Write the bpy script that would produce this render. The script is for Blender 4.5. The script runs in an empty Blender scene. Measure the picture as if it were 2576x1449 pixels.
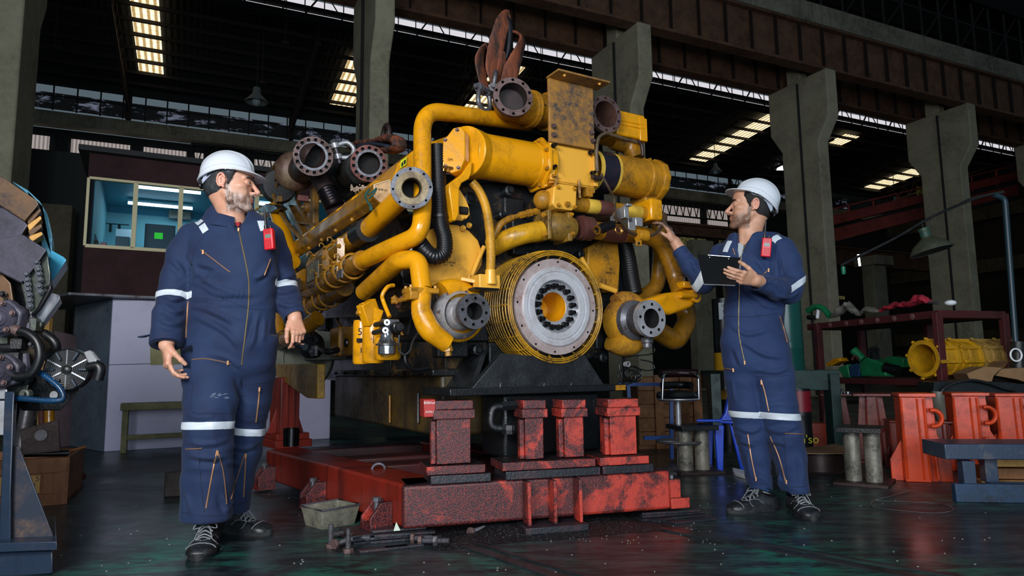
import bpy,math,random
import numpy as np
from mathutils import Vector as V,Matrix,noise
from mathutils.bvhtree import BVHTree
R=math.radians;PI=math.pi;sin,cos=math.sin,math.cos
random.seed(7)
SC=bpy.context.scene;COL=SC.collection
# ------------------------------------------------------------------ camera
FPX=1717.0;PITCH=R(6.84);ROLL=R(.72);CAM=V((0,0,.8))
_f=V((0,cos(PITCH),sin(PITCH)));_u0=V((0,-sin(PITCH),cos(PITCH)));_r0=V((1,0,0))
CR=_r0*cos(ROLL)-_u0*sin(ROLL);CU=_u0*cos(ROLL)+_r0*sin(ROLL);CF=_f
def ray(x,y):return(CF*FPX+CR*(x-1288)-CU*(y-724.5)).normalized()
def proj(p):
    d=V(p)-CAM;z=d.dot(CF)
    return(1288+FPX*d.dot(CR)/z,724.5-FPX*d.dot(CU)/z)
def onpl(x,y,o,n):
    d=ray(x,y);return CAM+d*((V(o)-CAM).dot(n)/d.dot(n))
def atY(x,y,Y):return onpl(x,y,(0,Y,0),V((0,1,0)))
def gnd(x,y,z=0.):return onpl(x,y,(0,0,z),V((0,0,1)))
def mpp(p):return(V(p)-CAM).dot(CF)/FPX
def setcam():
    cd=bpy.data.cameras.new('camera');co=bpy.data.objects.new('camera',cd);COL.objects.link(co)
    cd.sensor_width=36;cd.lens=36*FPX/2576;cd.clip_end=200;cd.clip_start=.05
    m=Matrix((CR,CU,-CF)).transposed().to_4x4();m.translation=CAM
    co.matrix_world=m;SC.camera=co
# ------------------------------------------------------------------ frames
class Fr:
    def __init__(s,o,az=0):
        s.o=V(o);s.u=V((sin(R(az)),cos(R(az)),0));s.w=V((-cos(R(az)),sin(R(az)),0));s.z=V((0,0,1))
    def p(s,u,w,z):return s.o+s.u*u+s.w*w+s.z*z
    def W(s,x,y,w):return onpl(x,y,s.o+s.w*w,s.w)
    def U(s,x,y,u):return onpl(x,y,s.o+s.u*u,s.u)
    def Z(s,x,y,z):return onpl(x,y,s.o+s.z*z,s.z)
    def loc(s,q):d=V(q)-s.o;return(d.dot(s.u),d.dot(s.w),d.z)
WF=Fr((0,0,0),90)
def axes(n,up=V((0,0,1))):
    n=V(n).normalized()
    if abs(n.dot(up))>.97:up=V((0,1,0))if abs(n.y)<.9 else V((1,0,0))
    a=up.cross(n).normalized();b=n.cross(a)
    return a,b,n
# ------------------------------------------------------------------ mesh builder
class M:
    def __init__(s):s.v=[];s.f=[];s.mi=[];s.k=0
    def add(s,vs,fs):
        b=len(s.v);s.v+=[tuple(q)for q in vs];s.f+=[tuple(b+i for i in f)for f in fs];s.mi+=[s.k]*len(fs);return s
    def box(s,fr,u0,u1,w0,w1,z0,z1):
        vs=[fr.p(u,w,z)for z in(z0,z1)for w in(w0,w1)for u in(u0,u1)]
        return s.add(vs,[(0,2,3,1),(4,5,7,6),(0,1,5,4),(2,6,7,3),(0,4,6,2),(1,3,7,5)])
    def bar(s,a,b,w,h=None,up=V((0,0,1))):
        h=h or w;a,b=V(a),V(b);x,y,n=axes(b-a,up)
        vs=[q+x*sx*w/2+y*sy*h/2 for q in(a,b)for sy in(-1,1)for sx in(-1,1)]
        return s.add(vs,[(0,2,3,1),(4,5,7,6),(0,1,5,4),(2,6,7,3),(0,4,6,2),(1,3,7,5)])
    def prism(s,pts,ext):
        n=len(pts);ext=V(ext);vs=[V(q)for q in pts]+[V(q)+ext for q in pts]
        return s.add(vs,[tuple(range(n))[::-1],tuple(range(n,2*n))]+[(i,(i+1)%n,n+(i+1)%n,n+i)for i in range(n)])
    def lathe(s,o,ax,prof,seg=32,cap=True,up=V((0,0,1)),sq=None):
        a,b,n=axes(ax,up);o=V(o);vs=[]
        for t,r in prof:
            for i in range(seg):
                th=2*PI*i/seg;k=1.
                if sq:k=1/((abs(cos(th))**sq+abs(sin(th))**sq)**(1/sq))
                vs.append(o+n*t+(a*cos(th)+b*sin(th))*r*k)
        m=len(prof);fs=[]
        for j in range(m-1):
            for i in range(seg):
                i2=(i+1)%seg;fs.append((j*seg+i,j*seg+i2,(j+1)*seg+i2,(j+1)*seg+i))
        if cap:
            if prof[0][1]>1e-5:fs.append(tuple(range(seg))[::-1])
            if prof[-1][1]>1e-5:fs.append(tuple((m-1)*seg+i for i in range(seg)))
        return s.add(vs,fs)
    def ring(s,o,ax,r0,r1,t0,t1,seg=40):
        return s.lathe(o,ax,[(t0,r0),(t0,r1),(t1,r1),(t1,r0),(t0,r0)],seg,False)
    def tube(s,pts,r,seg=16,cap=True,smooth=0,rad=None,closed=False,flat=None):
        pts=[V(q)for q in pts]
        rs=list(r)if isinstance(r,(list,tuple))else[r]*len(pts)
        if smooth:
            pts,rs=spline(pts,rs,smooth,closed)
        n=len(pts);vs=[];pa=None
        for i,q in enumerate(pts):
            if closed:d=(pts[(i+1)%n]-pts[i-1])
            else:d=(pts[min(i+1,n-1)]-pts[max(i-1,0)])
            d=d.normalized()if d.length>1e-9 else V((0,0,1))
            if pa is None:a=axes(d)[0]
            else:
                a=pa-d*pa.dot(d);a=a.normalized()if a.length>1e-6 else axes(d)[0]
            pa=a;b=d.cross(a)
            for k in range(seg):
                th=2*PI*k/seg;vs.append(q+(a*cos(th)+b*sin(th)*(flat or 1))*rs[i])
        fs=[]
        for i in range(n if closed else n-1):
            i2=(i+1)%n
            for k in range(seg):
                k2=(k+1)%seg;fs.append((i*seg+k,i*seg+k2,i2*seg+k2,i2*seg+k))
        if cap and not closed:fs+=[tuple(range(seg))[::-1],tuple((n-1)*seg+k for k in range(seg))]
        return s.add(vs,fs)
    def cyl(s,a,b,r,seg=20):return s.tube([a,b],r,seg)
    def hexb(s,o,ax,r,h):return s.lathe(o,ax,[(0,r),(h*.85,r),(h,r*.85)],6)
    def ball(s,c,r,seg=16,rings=10,sc=(1,1,1),ax=V((0,0,1))):
        a,b,n=axes(ax);c=V(c);vs=[c-n*r*sc[2]]
        for j in range(1,rings):
            ph=-PI/2+PI*j/rings
            for i in range(seg):
                th=2*PI*i/seg;vs.append(c+a*r*sc[0]*cos(ph)*cos(th)+b*r*sc[1]*cos(ph)*sin(th)+n*r*sc[2]*sin(ph))
        vs.append(c+n*r*sc[2]);L=len(vs)-1;fs=[]
        for i in range(seg):
            i2=(i+1)%seg;fs.append((0,1+i2,1+i));fs.append((L,L-seg+i,L-seg+i2))
            for j in range(rings-2):fs.append((1+j*seg+i,1+j*seg+i2,1+(j+1)*seg+i2,1+(j+1)*seg+i))
        return s.add(vs,fs)
    def loft(s,rings,cap=True):
        n=len(rings[0]);vs=[q for r_ in rings for q in r_];fs=[]
        for j in range(len(rings)-1):
            for i in range(n):
                i2=(i+1)%n;fs.append((j*n+i,j*n+i2,(j+1)*n+i2,(j+1)*n+i))
        if cap:fs+=[tuple(range(n))[::-1],tuple((len(rings)-1)*n+i for i in range(n))]
        return s.add(vs,fs)
    def grid(s,fn,nu,nv):
        vs=[fn(i/nu,j/nv)for j in range(nv+1)for i in range(nu+1)]
        return s.add(vs,[(j*(nu+1)+i,j*(nu+1)+i+1,(j+1)*(nu+1)+i+1,(j+1)*(nu+1)+i)for j in range(nv)for i in range(nu)])
    def mesh(s,name,mats):
        me=bpy.data.meshes.new(name);me.from_pydata(s.v,[],s.f)
        for m in(mats if isinstance(mats,(list,tuple))else[mats]):me.materials.append(m)
        if any(s.mi):me.polygons.foreach_set('material_index',s.mi)
        me.update();return me
def spline(pts,rs,k,closed=False):
    n=len(pts);out=[];ro=[]
    for i in range(n if closed else n-1):
        g=lambda j:pts[j%n]if closed else pts[max(0,min(n-1,j))]
        p0,p1,p2,p3=g(i-1),g(i),g(i+1),g(i+2);r1,r2=rs[i],rs[(i+1)%n]
        for t_ in range(k):
            t=t_/k;t2=t*t;t3=t2*t
            out.append(.5*((2*p1)+(p2-p0)*t+(2*p0-5*p1+4*p2-p3)*t2+(-p0+3*p1-3*p2+p3)*t3));ro.append(r1+(r2-r1)*t)
    if not closed:out.append(pts[-1]);ro.append(rs[-1])
    return out,ro
def fillet(pts,rad,n=7):
    pts=[V(q)for q in pts];out=[pts[0]]
    if not isinstance(rad,(list,tuple)):rad=[rad]*(len(pts)-2)
    for i in range(1,len(pts)-1):
        a,b,c=pts[i-1],pts[i],pts[i+1];d1=(a-b);d2=(c-b);l1,l2=d1.length,d2.length;d1.normalize();d2.normalize()
        ang=d1.angle(d2);t=min(rad[i-1]/max(math.tan(ang/2),.05),l1*.49,l2*.49)
        s,e=b+d1*t,b+d2*t
        for k in range(n+1):
            q=k/n;out.append(s*(1-q)**2+b*2*q*(1-q)+e*q*q)
    out.append(pts[-1]);return out
# ------------------------------------------------------------------ objects
def wloc(o):
    l=V((0,0,0))
    while o is not None:l=l+o.location;o=o.parent
    return l
def link(name,me,parent=None,sharp=40,bevel=0,seg=2,keep=False):
    o=bpy.data.objects.new(name,me);COL.objects.link(o)
    if me is not None and me.polygons and sharp:
        me.polygons.foreach_set('use_smooth',[True]*len(me.polygons));me.set_sharp_from_angle(angle=R(sharp))
    if not keep and me is not None and len(me.vertices):
        n=len(me.vertices);co=np.empty(n*3);me.vertices.foreach_get('co',co);co=co.reshape(-1,3)
        c=np.array([(co[:,0].min()+co[:,0].max())/2,(co[:,1].min()+co[:,1].max())/2,co[:,2].min()])
        co-=c;me.vertices.foreach_set('co',co.ravel());me.update()
        o.location=V(c)-(wloc(parent)if parent else V((0,0,0)))
    if parent:o.parent=parent
    if bevel:
        b=o.modifiers.new('bevel','BEVEL');b.width=bevel;b.segments=seg;b.limit_method='ANGLE';b.angle_limit=R(35);b.use_clamp_overlap=True
        b.harden_normals=False
    return o
def ob(name,m,mat,parent=None,**k):return link(name,m.mesh(name,mat),parent,**k)
def tag(o,label=None,cat=None,group=None,kind=None):
    if label:o['label']=label
    if cat:o['category']=cat
    if group:o['group']=group
    if kind:o['kind']=kind
    return o
def thing(name,label,cat,loc,group=None):
    o=bpy.data.objects.new(name,None);o.empty_display_size=.1;COL.objects.link(o);o.location=V(loc)
    return tag(o,label,cat,group)
def struct(name,m,mat,**k):o=ob(name,m,mat,**k);o['kind']='structure';return o
def dup(root,delta,label=None,rotz=0):
    def cp(o,par):
        c=o.copy();COL.objects.link(c);c.parent=par
        for ch in o.children:cp(ch,c)
        return c
    r=cp(root,root.parent);r.location=root.location+V(delta)
    if rotz:r.rotation_euler[2]=root.rotation_euler[2]+rotz
    if label:r['label']=label
    return r
def bolts(par,pts,ax,r,h,mat,name='bolt'):
    first=None
    for q in pts:
        if first is None:
            m=M();m.ring(q,ax,0.0001,r*1.35,0,h*.18,14);m.hexb(V(q)+V(ax).normalized()*h*.15,ax,r,h*.85);first=ob(name,m,mat,par)
            q0=V(q)
        else:
            c=first.copy();COL.objects.link(c);c.parent=par;c.location=first.location+(V(q)-q0)
    return first
def text(body,o,right,up,size,mat,parent,name='lettering',depth=.0006,align='CENTER'):
    cu=bpy.data.curves.new(name,'FONT');cu.body=body;cu.size=size;cu.extrude=depth;cu.align_x=align;cu.align_y='CENTER'
    tmp=bpy.data.objects.new('tmp_text',cu);COL.objects.link(tmp)
    bpy.context.view_layer.update();dg=bpy.context.evaluated_depsgraph_get()
    me=bpy.data.meshes.new_from_object(tmp.evaluated_get(dg));bpy.data.objects.remove(tmp)
    r,u=V(right).normalized(),V(up).normalized();n=r.cross(u);m4=Matrix((r,u,n)).transposed().to_4x4();m4.translation=V(o)
    me.transform(m4);me.materials.clear();me.materials.append(mat)
    return link(name,me,parent,sharp=0)
# ------------------------------------------------------------------ materials
def srgb(h):
    h=h.lstrip('#');c=[int(h[i:i+2],16)/255 for i in(0,2,4)]
    return tuple((x/12.92 if x<=.04045 else((x+.055)/1.055)**2.4)for x in c)+(1,)
class N:
    def __init__(s,name):
        s.m=bpy.data.materials.new(name);s.m.use_nodes=True;s.t=s.m.node_tree;s.t.nodes.clear()
        s.out=s.n('ShaderNodeOutputMaterial');s.b=s.n('ShaderNodeBsdfPrincipled');s.l(s.b.outputs[0],s.out.inputs[0])
        s.tc=None
    def n(s,t,**k):
        o=s.t.nodes.new(t)
        for a,b in k.items():setattr(o,a,b)
        return o
    def l(s,a,b):s.t.links.new(a,b)
    def obj(s,world=False):
        if s.tc is None:
            g=s.n('ShaderNodeNewGeometry');s.tc=g.outputs['Position']
        return s.tc
    def map(s,sc=(1,1,1),rot=(0,0,0),loc=(0,0,0)):
        mp=s.n('ShaderNodeMapping');s.l(s.obj(),mp.inputs[0]);mp.inputs['Scale'].default_value=sc;mp.inputs['Rotation'].default_value=rot;mp.inputs['Location'].default_value=loc
        return mp.outputs[0]
    def noise(s,scale,detail=4,rough=.6,sc=(1,1,1),dist=0,rot=(0,0,0),loc=(0,0,0)):
        q=s.n('ShaderNodeTexNoise');s.l(s.map(sc,rot,loc),q.inputs['Vector']);q.inputs['Scale'].default_value=scale;q.inputs['Detail'].default_value=detail
        q.inputs['Roughness'].default_value=rough;q.inputs['Distortion'].default_value=dist;return q.outputs[0]
    def ramp(s,f,stops):
        r=s.n('ShaderNodeValToRGB');s.l(f,r.inputs[0]);e=r.color_ramp.elements
        while len(e)<len(stops):e.new(.5)
        for i,(p,c)in enumerate(stops):
            e[i].position=p;e[i].color=c if isinstance(c,tuple)else(srgb(c)if isinstance(c,str)else(c,c,c,1))
        return r.outputs[0]
    def mix(s,f,a,b):
        m=s.n('ShaderNodeMix',data_type='RGBA')
        if isinstance(f,(int,float)):m.inputs[0].default_value=f
        else:s.l(f,m.inputs[0])
        for i,c in((6,a),(7,b)):
            if isinstance(c,str):c=srgb(c)
            if isinstance(c,tuple):m.inputs[i].default_value=c
            else:s.l(c,m.inputs[i])
        return m.outputs[2]
    def mul(s,a,b):
        m=s.n('ShaderNodeMath',operation='MULTIPLY')
        for i,c in((0,a),(1,b)):
            if isinstance(c,(int,float)):m.inputs[i].default_value=c
            else:s.l(c,m.inputs[i])
        return m.outputs[0]
    def set(s,col=None,rough=None,metal=None,bump=None,bs=.3,bd=.01,spec=None):
        def put(i,c):
            if c is None:return
            if isinstance(c,str):c=srgb(c)
            if isinstance(c,(int,float,tuple)):i.default_value=c
            else:s.l(c,i)
        put(s.b.inputs['Base Color'],col);put(s.b.inputs['Roughness'],rough);put(s.b.inputs['Metallic'],metal);put(s.b.inputs['Specular IOR Level'],spec)
        if bump is not None:
            b=s.n('ShaderNodeBump');b.inputs['Strength'].default_value=bs;b.inputs['Distance'].default_value=bd;s.l(bump,b.inputs['Height']);s.l(b.outputs[0],s.b.inputs['Normal'])
        return s.m
def plain(name,col,rough=.5,metal=0.,spec=.5):return N(name).set(col,rough,metal,spec=spec)
def grimy(name,base,dirt,amt=.5,scale=6,rough=(.25,.7),metal=0.,speck=None,streak=None,bs=.25,bd=.003):
    q=N(name);f=q.noise(scale,6,.65,dist=.4);m=q.ramp(f,[(max(0,amt-.16),1.),(min(1,amt+.14),0.)])
    fine=q.noise(scale*9,3,.7);m2=q.ramp(fine,[(.3,.25),(.62,1.)]);col=q.mix(q.mul(m,m2),base,dirt)
    if streak:
        st=q.noise(14,4,.6,sc=(1,1,.12));col=q.mix(q.ramp(st,[(.5,0.),(.72,.75)]),col,streak)
    if speck:
        sp=q.noise(scale*14,2,.5);col=q.mix(q.ramp(sp,[(.62,0.),(.68,1.)]),col,speck)
    rr=q.mix(q.mul(m,m2),(rough[0],)*3+(1,),(rough[1],)*3+(1,))
    return q.set(col,rr,metal,bump=fine,bs=bs,bd=bd)
def emit(name,col,st):
    q=N(name);q.b.inputs['Base Color'].default_value=(0,0,0,1);q.b.inputs['Emission Color'].default_value=srgb(col);q.b.inputs['Emission Strength'].default_value=st;return q.m
MT={}
MT['yel']=grimy('yellow_engine_paint','#d8940c','#3a2a10',.38,5,(.17,.55),streak=None)
MT['yeld']=grimy('dirty_yellow_paint','#b57d14','#2e2312',.47,6,(.32,.7))
MT['yelo']=grimy('oily_ochre_paint','#9c6a12','#261d0d',.46,5,(.22,.5))
MT['yelb']=grimy('bright_yellow_cover_paint','#dfa53a','#5d4418',.36,4,(.3,.6))
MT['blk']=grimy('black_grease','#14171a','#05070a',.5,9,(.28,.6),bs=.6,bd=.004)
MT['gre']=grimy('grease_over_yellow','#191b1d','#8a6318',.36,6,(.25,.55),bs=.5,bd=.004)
MT['rub']=plain('black_rubber','#0d0f12',.38)
MT['rub2']=grimy('dusty_rubber','#15171a','#2b2c2c',.5,8,(.35,.6))
MT['stl']=grimy('machined_steel','#b9bbc0','#5a5552',.42,7,(.28,.5),.5,bs=.1,bd=.001)
MT['stld']=grimy('dark_steel','#66676e','#2f2927',.5,8,(.32,.6),.45)
MT['rst']=grimy('rusty_flange_steel','#6e5a58','#3a2320',.52,9,(.45,.75),.35)
MT['rstr']=grimy('red_rusty_steel','#6b3a33','#2d1614',.5,9,(.5,.8),.2)
MT['rstk']=grimy('dark_rusty_iron','#3b2b29','#171213',.5,7,(.4,.7),.3)
MT['hole']=plain('bore_dark','#060505',.8)
MT['chr']=plain('chrome','#c9cbd0',.14,1.)
MT['blt']=plain('blackened_bolt_steel','#2c2d30',.3,.8)
MT['brs']=plain('brass','#c08d45',.3,.9)
MT['con']=grimy('weathered_concrete','#8f8b79','#66624f',.5,1.6,(.85,.95),bs=.3,bd=.01)
MT['dk']=plain('dark_roof_steel','#1a1d1f',.8)
MT['rbr']=grimy('rusty_brown_steel','#6b4a35','#33241b',.5,2.5,(.7,.9))
MT['wht']=plain('white_gloss_plastic','#e9edf2',.22)
MT['wood']=grimy('oily_wood','#8a5a30','#4b2f1b',.45,7,(.6,.85),streak='#6a4424')
MT['woodl']=grimy('pale_plywood','#c99a55','#8c6532',.42,6,(.6,.8))
# ================================================================== building shell
BAZ=64.9;B=Fr((0,0,0),BAZ)
WN=13.03
C1=V((-.21*13.1,13.1,0));U1=B.loc(C1)[0];SP=.457*13.1
WFAR=30.0
# ---- floor
q=N('oily_painted_floor')
wide=q.noise(.55,5,.6,dist=.5);streakn=q.noise(9,5,.75,sc=(.45,1.6,1),rot=(0,0,.25));fine=q.noise(60,3,.7)
green=q.ramp(q.noise(1.1,5,.7,dist=.6),[(.50,0.),(.68,1.)])
c=q.mix(q.ramp(streakn,[(.42,0.),(.66,1.)]),'#151b1e','#323f43')
c=q.mix(q.mul(green,q.ramp(streakn,[(.42,0.),(.56,1.)])),c,'#0d6a56')
c=q.mix(q.ramp(q.noise(2.2,4,.7,loc=(3,5,0)),[(.64,0.),(.72,.7)]),c,'#2b1f2c')
c=q.mix(q.ramp(q.noise(130,2,.5),[(.735,0.),(.76,.6)]),c,'#8c8f88')
q.set(c,q.ramp(wide,[(.35,.16),(.62,.5)]),0,bump=q.mul(streakn,1.),bs=.35,bd=.004)
MT['floor']=q.m
m=M();m.box(B,-22,60,-8,60,-.1,0);struct('floor',m,MT['floor'],sharp=0)
# ---- corrugated roof material
q=N('dark_corrugated_roof');w=q.n('ShaderNodeTexWave',wave_type='BANDS',bands_direction='X');q.l(q.map(rot=(0,0,R(-(90-BAZ)))),w.inputs[0]);w.inputs['Scale'].default_value=1.6
q.set(q.mix(q.noise(.8,3),'#14191a','#1f2424'),.85,0,bump=w.outputs[1],bs=.5,bd=.03);MT['roof']=q.m
E0=B.W(60,176,29);ZE=(E0.z+B.W(870,298,29).z)/2
S0=B.W(981,75,22);ZS=(S0.z+B.W(1611,206,22).z)/2;ZS2=(B.W(981,40,22).z+B.W(1619,178,22).z)/2
print('eave',ZE,'strip',ZS,ZS2)
RN=B.p(0,22,ZS)-B.p(0,29,ZE);ROOFN=B.u.cross(RN).normalized()
if ROOFN.z<0:ROOFN=-ROOFN
ROOFO=B.p(0,29,ZE)
m=M();pts=[B.p(-30,29.4,ZE-.17),B.p(60,29.4,ZE-.17),B.p(60,21.8,ZS+.07),B.p(-30,21.8,ZS+.07)]
m.prism(pts,V((0,0,.12)));struct('ceiling',m,MT['roof'],sharp=0)
SL2=.33
m=M();m.prism([B.p(-30,22,ZS2+.1),B.p(60,22,ZS2+.1),B.p(60,11.5,ZS2+.1+SL2*10.5),B.p(-30,11.5,ZS2+.1+SL2*10.5)],V((0,0,.12)))
struct('ceiling',m,MT['roof'],sharp=0)
UB=B.W(1998,64,WN+.2).z;UT=B.W(1998,15,WN+.2).z
m=M();m.prism([B.p(-30,WN+.3,UT+2.2),B.p(60,WN+.3,UT+2.2),B.p(60,2,UT+6.0),B.p(-30,2,UT+6.0)],V((0,0,.12)))
struct('ceiling',m,MT['roof'],sharp=0)
# ---- far clerestory strip, louvred daylight band
day=emit('daylight_haze_glass','#e2dfe6',.8);dayw=emit('warm_translucent_roof_panel','#ffe2a4',2.2);daylow=emit('low_daylight_glass','#b4aaa4',.42)
m=M();m.box(B,-30,60,22.0,22.06,ZS,ZS2);struct('window_1',m,day,sharp=0)
m=M()
zc=(ZS+ZS2)/2
m.box(B,-30,60,21.96,21.99,zc-.015,zc+.015);m.box(B,-30,60,21.85,21.98,ZS-.3,ZS-.05);m.box(B,-30,60,21.75,21.98,ZS2+.03,ZS2+.35)
for i in range(120):
    u=-12+i*.62;m.bar(B.p(u,21.7,ZS-.1),B.p(u,21.7,ZS2+.1),.03)
    if i%3==0:m.bar(B.p(u,21.65,ZS-.2),B.p(u+.6,21.65,ZS2+.2),.05)
    if i%3==1:m.bar(B.p(u+.6,21.65,ZS-.2),B.p(u,21.65,ZS2+.2),.03)
struct('trim_1',m,MT['dk'],sharp=0)
# ---- skylights on the far roof slope (corrugated translucent sheets crossed by purlins)
def roofpt(x,y):return onpl(x,y,ROOFO-V((0,0,.12)),ROOFN)
sq=N('warm_translucent_roof_panel_ribbed')
wv=sq.n('ShaderNodeTexWave',wave_type='BANDS',bands_direction='X');sq.l(sq.map(rot=(0,0,R(-(90-BAZ)))),wv.inputs[0]);wv.inputs['Scale'].default_value=1.5
rr=sq.ramp(wv.outputs[1],[(.25,.15),(.6,1.)]);mott=sq.ramp(sq.noise(6,4,.7),[(.35,.5),(.6,1.)])
sq.b.inputs['Base Color'].default_value=(0,0,0,1);sq.l(sq.mix(sq.mul(rr,mott),'#7d5c22','#fff0c8'),sq.b.inputs['Emission Color'])
sq.b.inputs['Emission Strength'].default_value=1.5
nwin=2
DIRP=(B.p(0,22,ZS)-B.p(0,29,ZE)).normalized()
for(x0,y0,x1,y1,wx)in[(350,180,425,-40,62),(830,260,880,140,58),(1160,270,1226,150,62),(1735,400,1868,272,38),(2175,470,2278,388,36),(2072,362,2094,330,36),(2490,432,2520,405,24)]:
    a=roofpt(x0,y0);a2=roofpt(x0+wx,y0+wx*.17);wd=(a2-a).dot(B.u);top=roofpt(x1,y1);ln=(top-a).dot(DIRP)
    m=M();z_=-V((0,0,.03));m.prism([a+z_,a+B.u*wd+z_,a+B.u*wd+DIRP*ln+z_,a+DIRP*ln+z_],V((0,0,.02)))
    struct('window_%d'%nwin,m,sq.m,sharp=0);nwin+=1
for(x0,y0,x1,y1)in[(1840,92,1975,66),(2122,164,2288,148),(2378,226,2520,214)]:
    o2=B.p(0,22,ZS2);d2=(B.p(0,21,ZS2+SL2)-o2).normalized();n2=B.u.cross(d2).normalized()
    a,b_=onpl(x0,y0,o2,n2),onpl(x1,y1,o2,n2);ln=(b_-a).dot(d2)
    m=M();z_=-V((0,0,.1));m.prism([a+z_,a+B.u*1.1+z_,a+B.u*1.1+d2*ln+z_,a+d2*ln+z_],V((0,0,.02)));struct('window_%d'%nwin,m,sq.m,sharp=0);nwin+=1
m=M()
for i in range(1,9):
    t=i/8;c0=B.p(0,29,ZE)*(1-t)+B.p(0,22,ZS)*t-V((0,0,.26));m.bar(c0-B.u*25,c0+B.u*60,.07,.12)
for i in range(1,8):
    t=i/8;c0=B.p(0,22-10*t,ZS2+SL2*10*t-.1);m.bar(c0-B.u*25,c0+B.u*60,.07,.12)
struct('trim_2',m,plain('purlin_steel','#211b18',.8),sharp=0)
rbm=plain('rafter_red_brown_steel','#2c1c18',.8)
for i in range(-2,9):
    u=U1+SP*i+.35;m=M();a=B.p(u,29,ZE-.3);b_=B.p(u,22,ZS-.25);a2=a-V((0,0,.7));b2=b_-V((0,0,.7))
    m.bar(a,b_,.1);m.bar(a2,b2,.1);k=10
    for j in range(k):m.bar(a.lerp(b_,j/k),a2.lerp(b2,(j+.5)/k),.04);m.bar(a2.lerp(b2,(j+.5)/k),a.lerp(b_,(j+1)/k),.04)
    m.bar(B.p(u,22,ZS2+.2),B.p(u,13.5,ZS2+SL2*8.5),.12)
    m.bar(B.p(u,29,ZE-.3),B.p(u,29,10.5),.16)
    tag(ob('roof_truss',m,rbm,sharp=0),'dark steel roof truss under the corrugated far roof, one of an even row','roof truss','trusses under the far roof')
m=M();eg=emit('daylight_gap','#dfe6f5',.9)
for i in range(150):
    u=-17+i*.42;rr_=.035+.02*random.random();c0=B.p(u,29.0,ZE-.02);m.prism([c0-B.u*rr_,c0+B.u*rr_,c0+V((0,0,rr_*2))],B.w*.03)
struct('window_%d'%nwin,m,eg,sharp=0);nwin+=1
m=M();m.box(B,-30,60,28.9,29.1,ZE-.35,ZE-.05);struct('trim_3',m,MT['dk'],sharp=0)
FB0=B.W(59,274,29.3).z;FB1=B.W(873,402,29.3).z
cb=grimy('stained_beam_concrete','#8e8b7a','#4c4c42',.5,.9,(.9,.95),streak='#5a564a')
m=M();m.box(B,-30,60,29.1,29.6,FB1,FB0);tag(ob('concrete_beam',m,cb,sharp=0),'long stained concrete beam under the far roof eave','beam')
m=M()
for i in range(100):
    u=-17+i*.75;m.bar(B.p(u,29.0,FB0),B.p(u,29.0,ZE-.1),.04)
m.bar(B.p(-20,29,FB0+.55),B.p(60,29,FB0+.55),.05)
struct('trim_4',m,MT['dk'],sharp=0)
zb=B.W(60,232,33).z
bl=N('distant_broken_glazing');bl.b.inputs['Base Color'].default_value=(0,0,0,1)
bl.l(bl.ramp(bl.noise(1.1,5,.7,sc=(1,1,3)),[(.54,(.0,.0,.0,1)),(.66,srgb('#8c93ac'))]),bl.b.inputs['Emission Color']);bl.b.inputs['Emission Strength'].default_value=.4
m=M();m.box(B,-18,50,33,33.05,zb-.55,zb+.15);struct('window_%d'%nwin,m,bl.m,sharp=0);nwin+=1
zt=B.W(200,345,29.9).z;z0_=B.W(330,372,29.9).z
m=M();m.box(B,-30,41.8,30.0,30.2,0,FB1+.1);struct('wall_far',m,MT['roof'],sharp=0)
wb=N('sheeted_window_band');ws=wb.n('ShaderNodeTexWave',wave_type='BANDS',bands_direction='X');wb.l(wb.map(rot=(0,0,R(-(90-BAZ)))),ws.inputs[0]);ws.inputs['Scale'].default_value=2.4
wb.b.inputs['Base Color'].default_value=(0,0,0,1);wb.l(wb.mix(ws.outputs[1],'#8f8178','#cfc6c6'),wb.b.inputs['Emission Color']);wb.b.inputs['Emission Strength'].default_value=.55
for(xa,ya,xb)in[(52,330,125),(180,341,328),(362,360,470),(490,384,512),(640,400,700),(720,408,860),(1660,520,1760),(1780,533,1830)]:
    a=B.W(xa,ya+2,29.9);ub=B.loc(B.W(xb,ya+10,29.9))[0];ua=B.loc(a)[0]
    m=M();m.box(B,ua,ub,29.9,29.95,zt-1.05,zt-.1);struct('window_%d'%nwin,m,wb.m,sharp=0);nwin+=1
for(xa,xb,y_,lab)in[(480,880,392,'left of the first column'),(1640,1840,520,'right of the engine')]:
    m=M();a=B.W(xa,y_,29.2);ua=B.loc(a)[0];ub=B.loc(B.W(xb,y_,29.2))[0];zz=FB1-.1
    k=int((ub-ua)/.45)
    m.bar(B.p(ua,29.2,zz),B.p(ub,29.2,zz),.08);m.bar(B.p(ua,29.2,zz-.9),B.p(ub,29.2,zz-.9),.08)
    for j in range(k):
        u=ua+(ub-ua)*j/k;m.bar(B.p(u,29.2,zz),B.p(u+.22,29.2,zz-.9),.04);m.bar(B.p(u+.22,29.2,zz-.9),B.p(u+.45,29.2,zz),.04)
    tag(ob('lattice_girder',m,MT['dk'],sharp=0),'black zigzag lattice girder below the far concrete beam, '+lab,'girder')
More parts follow.
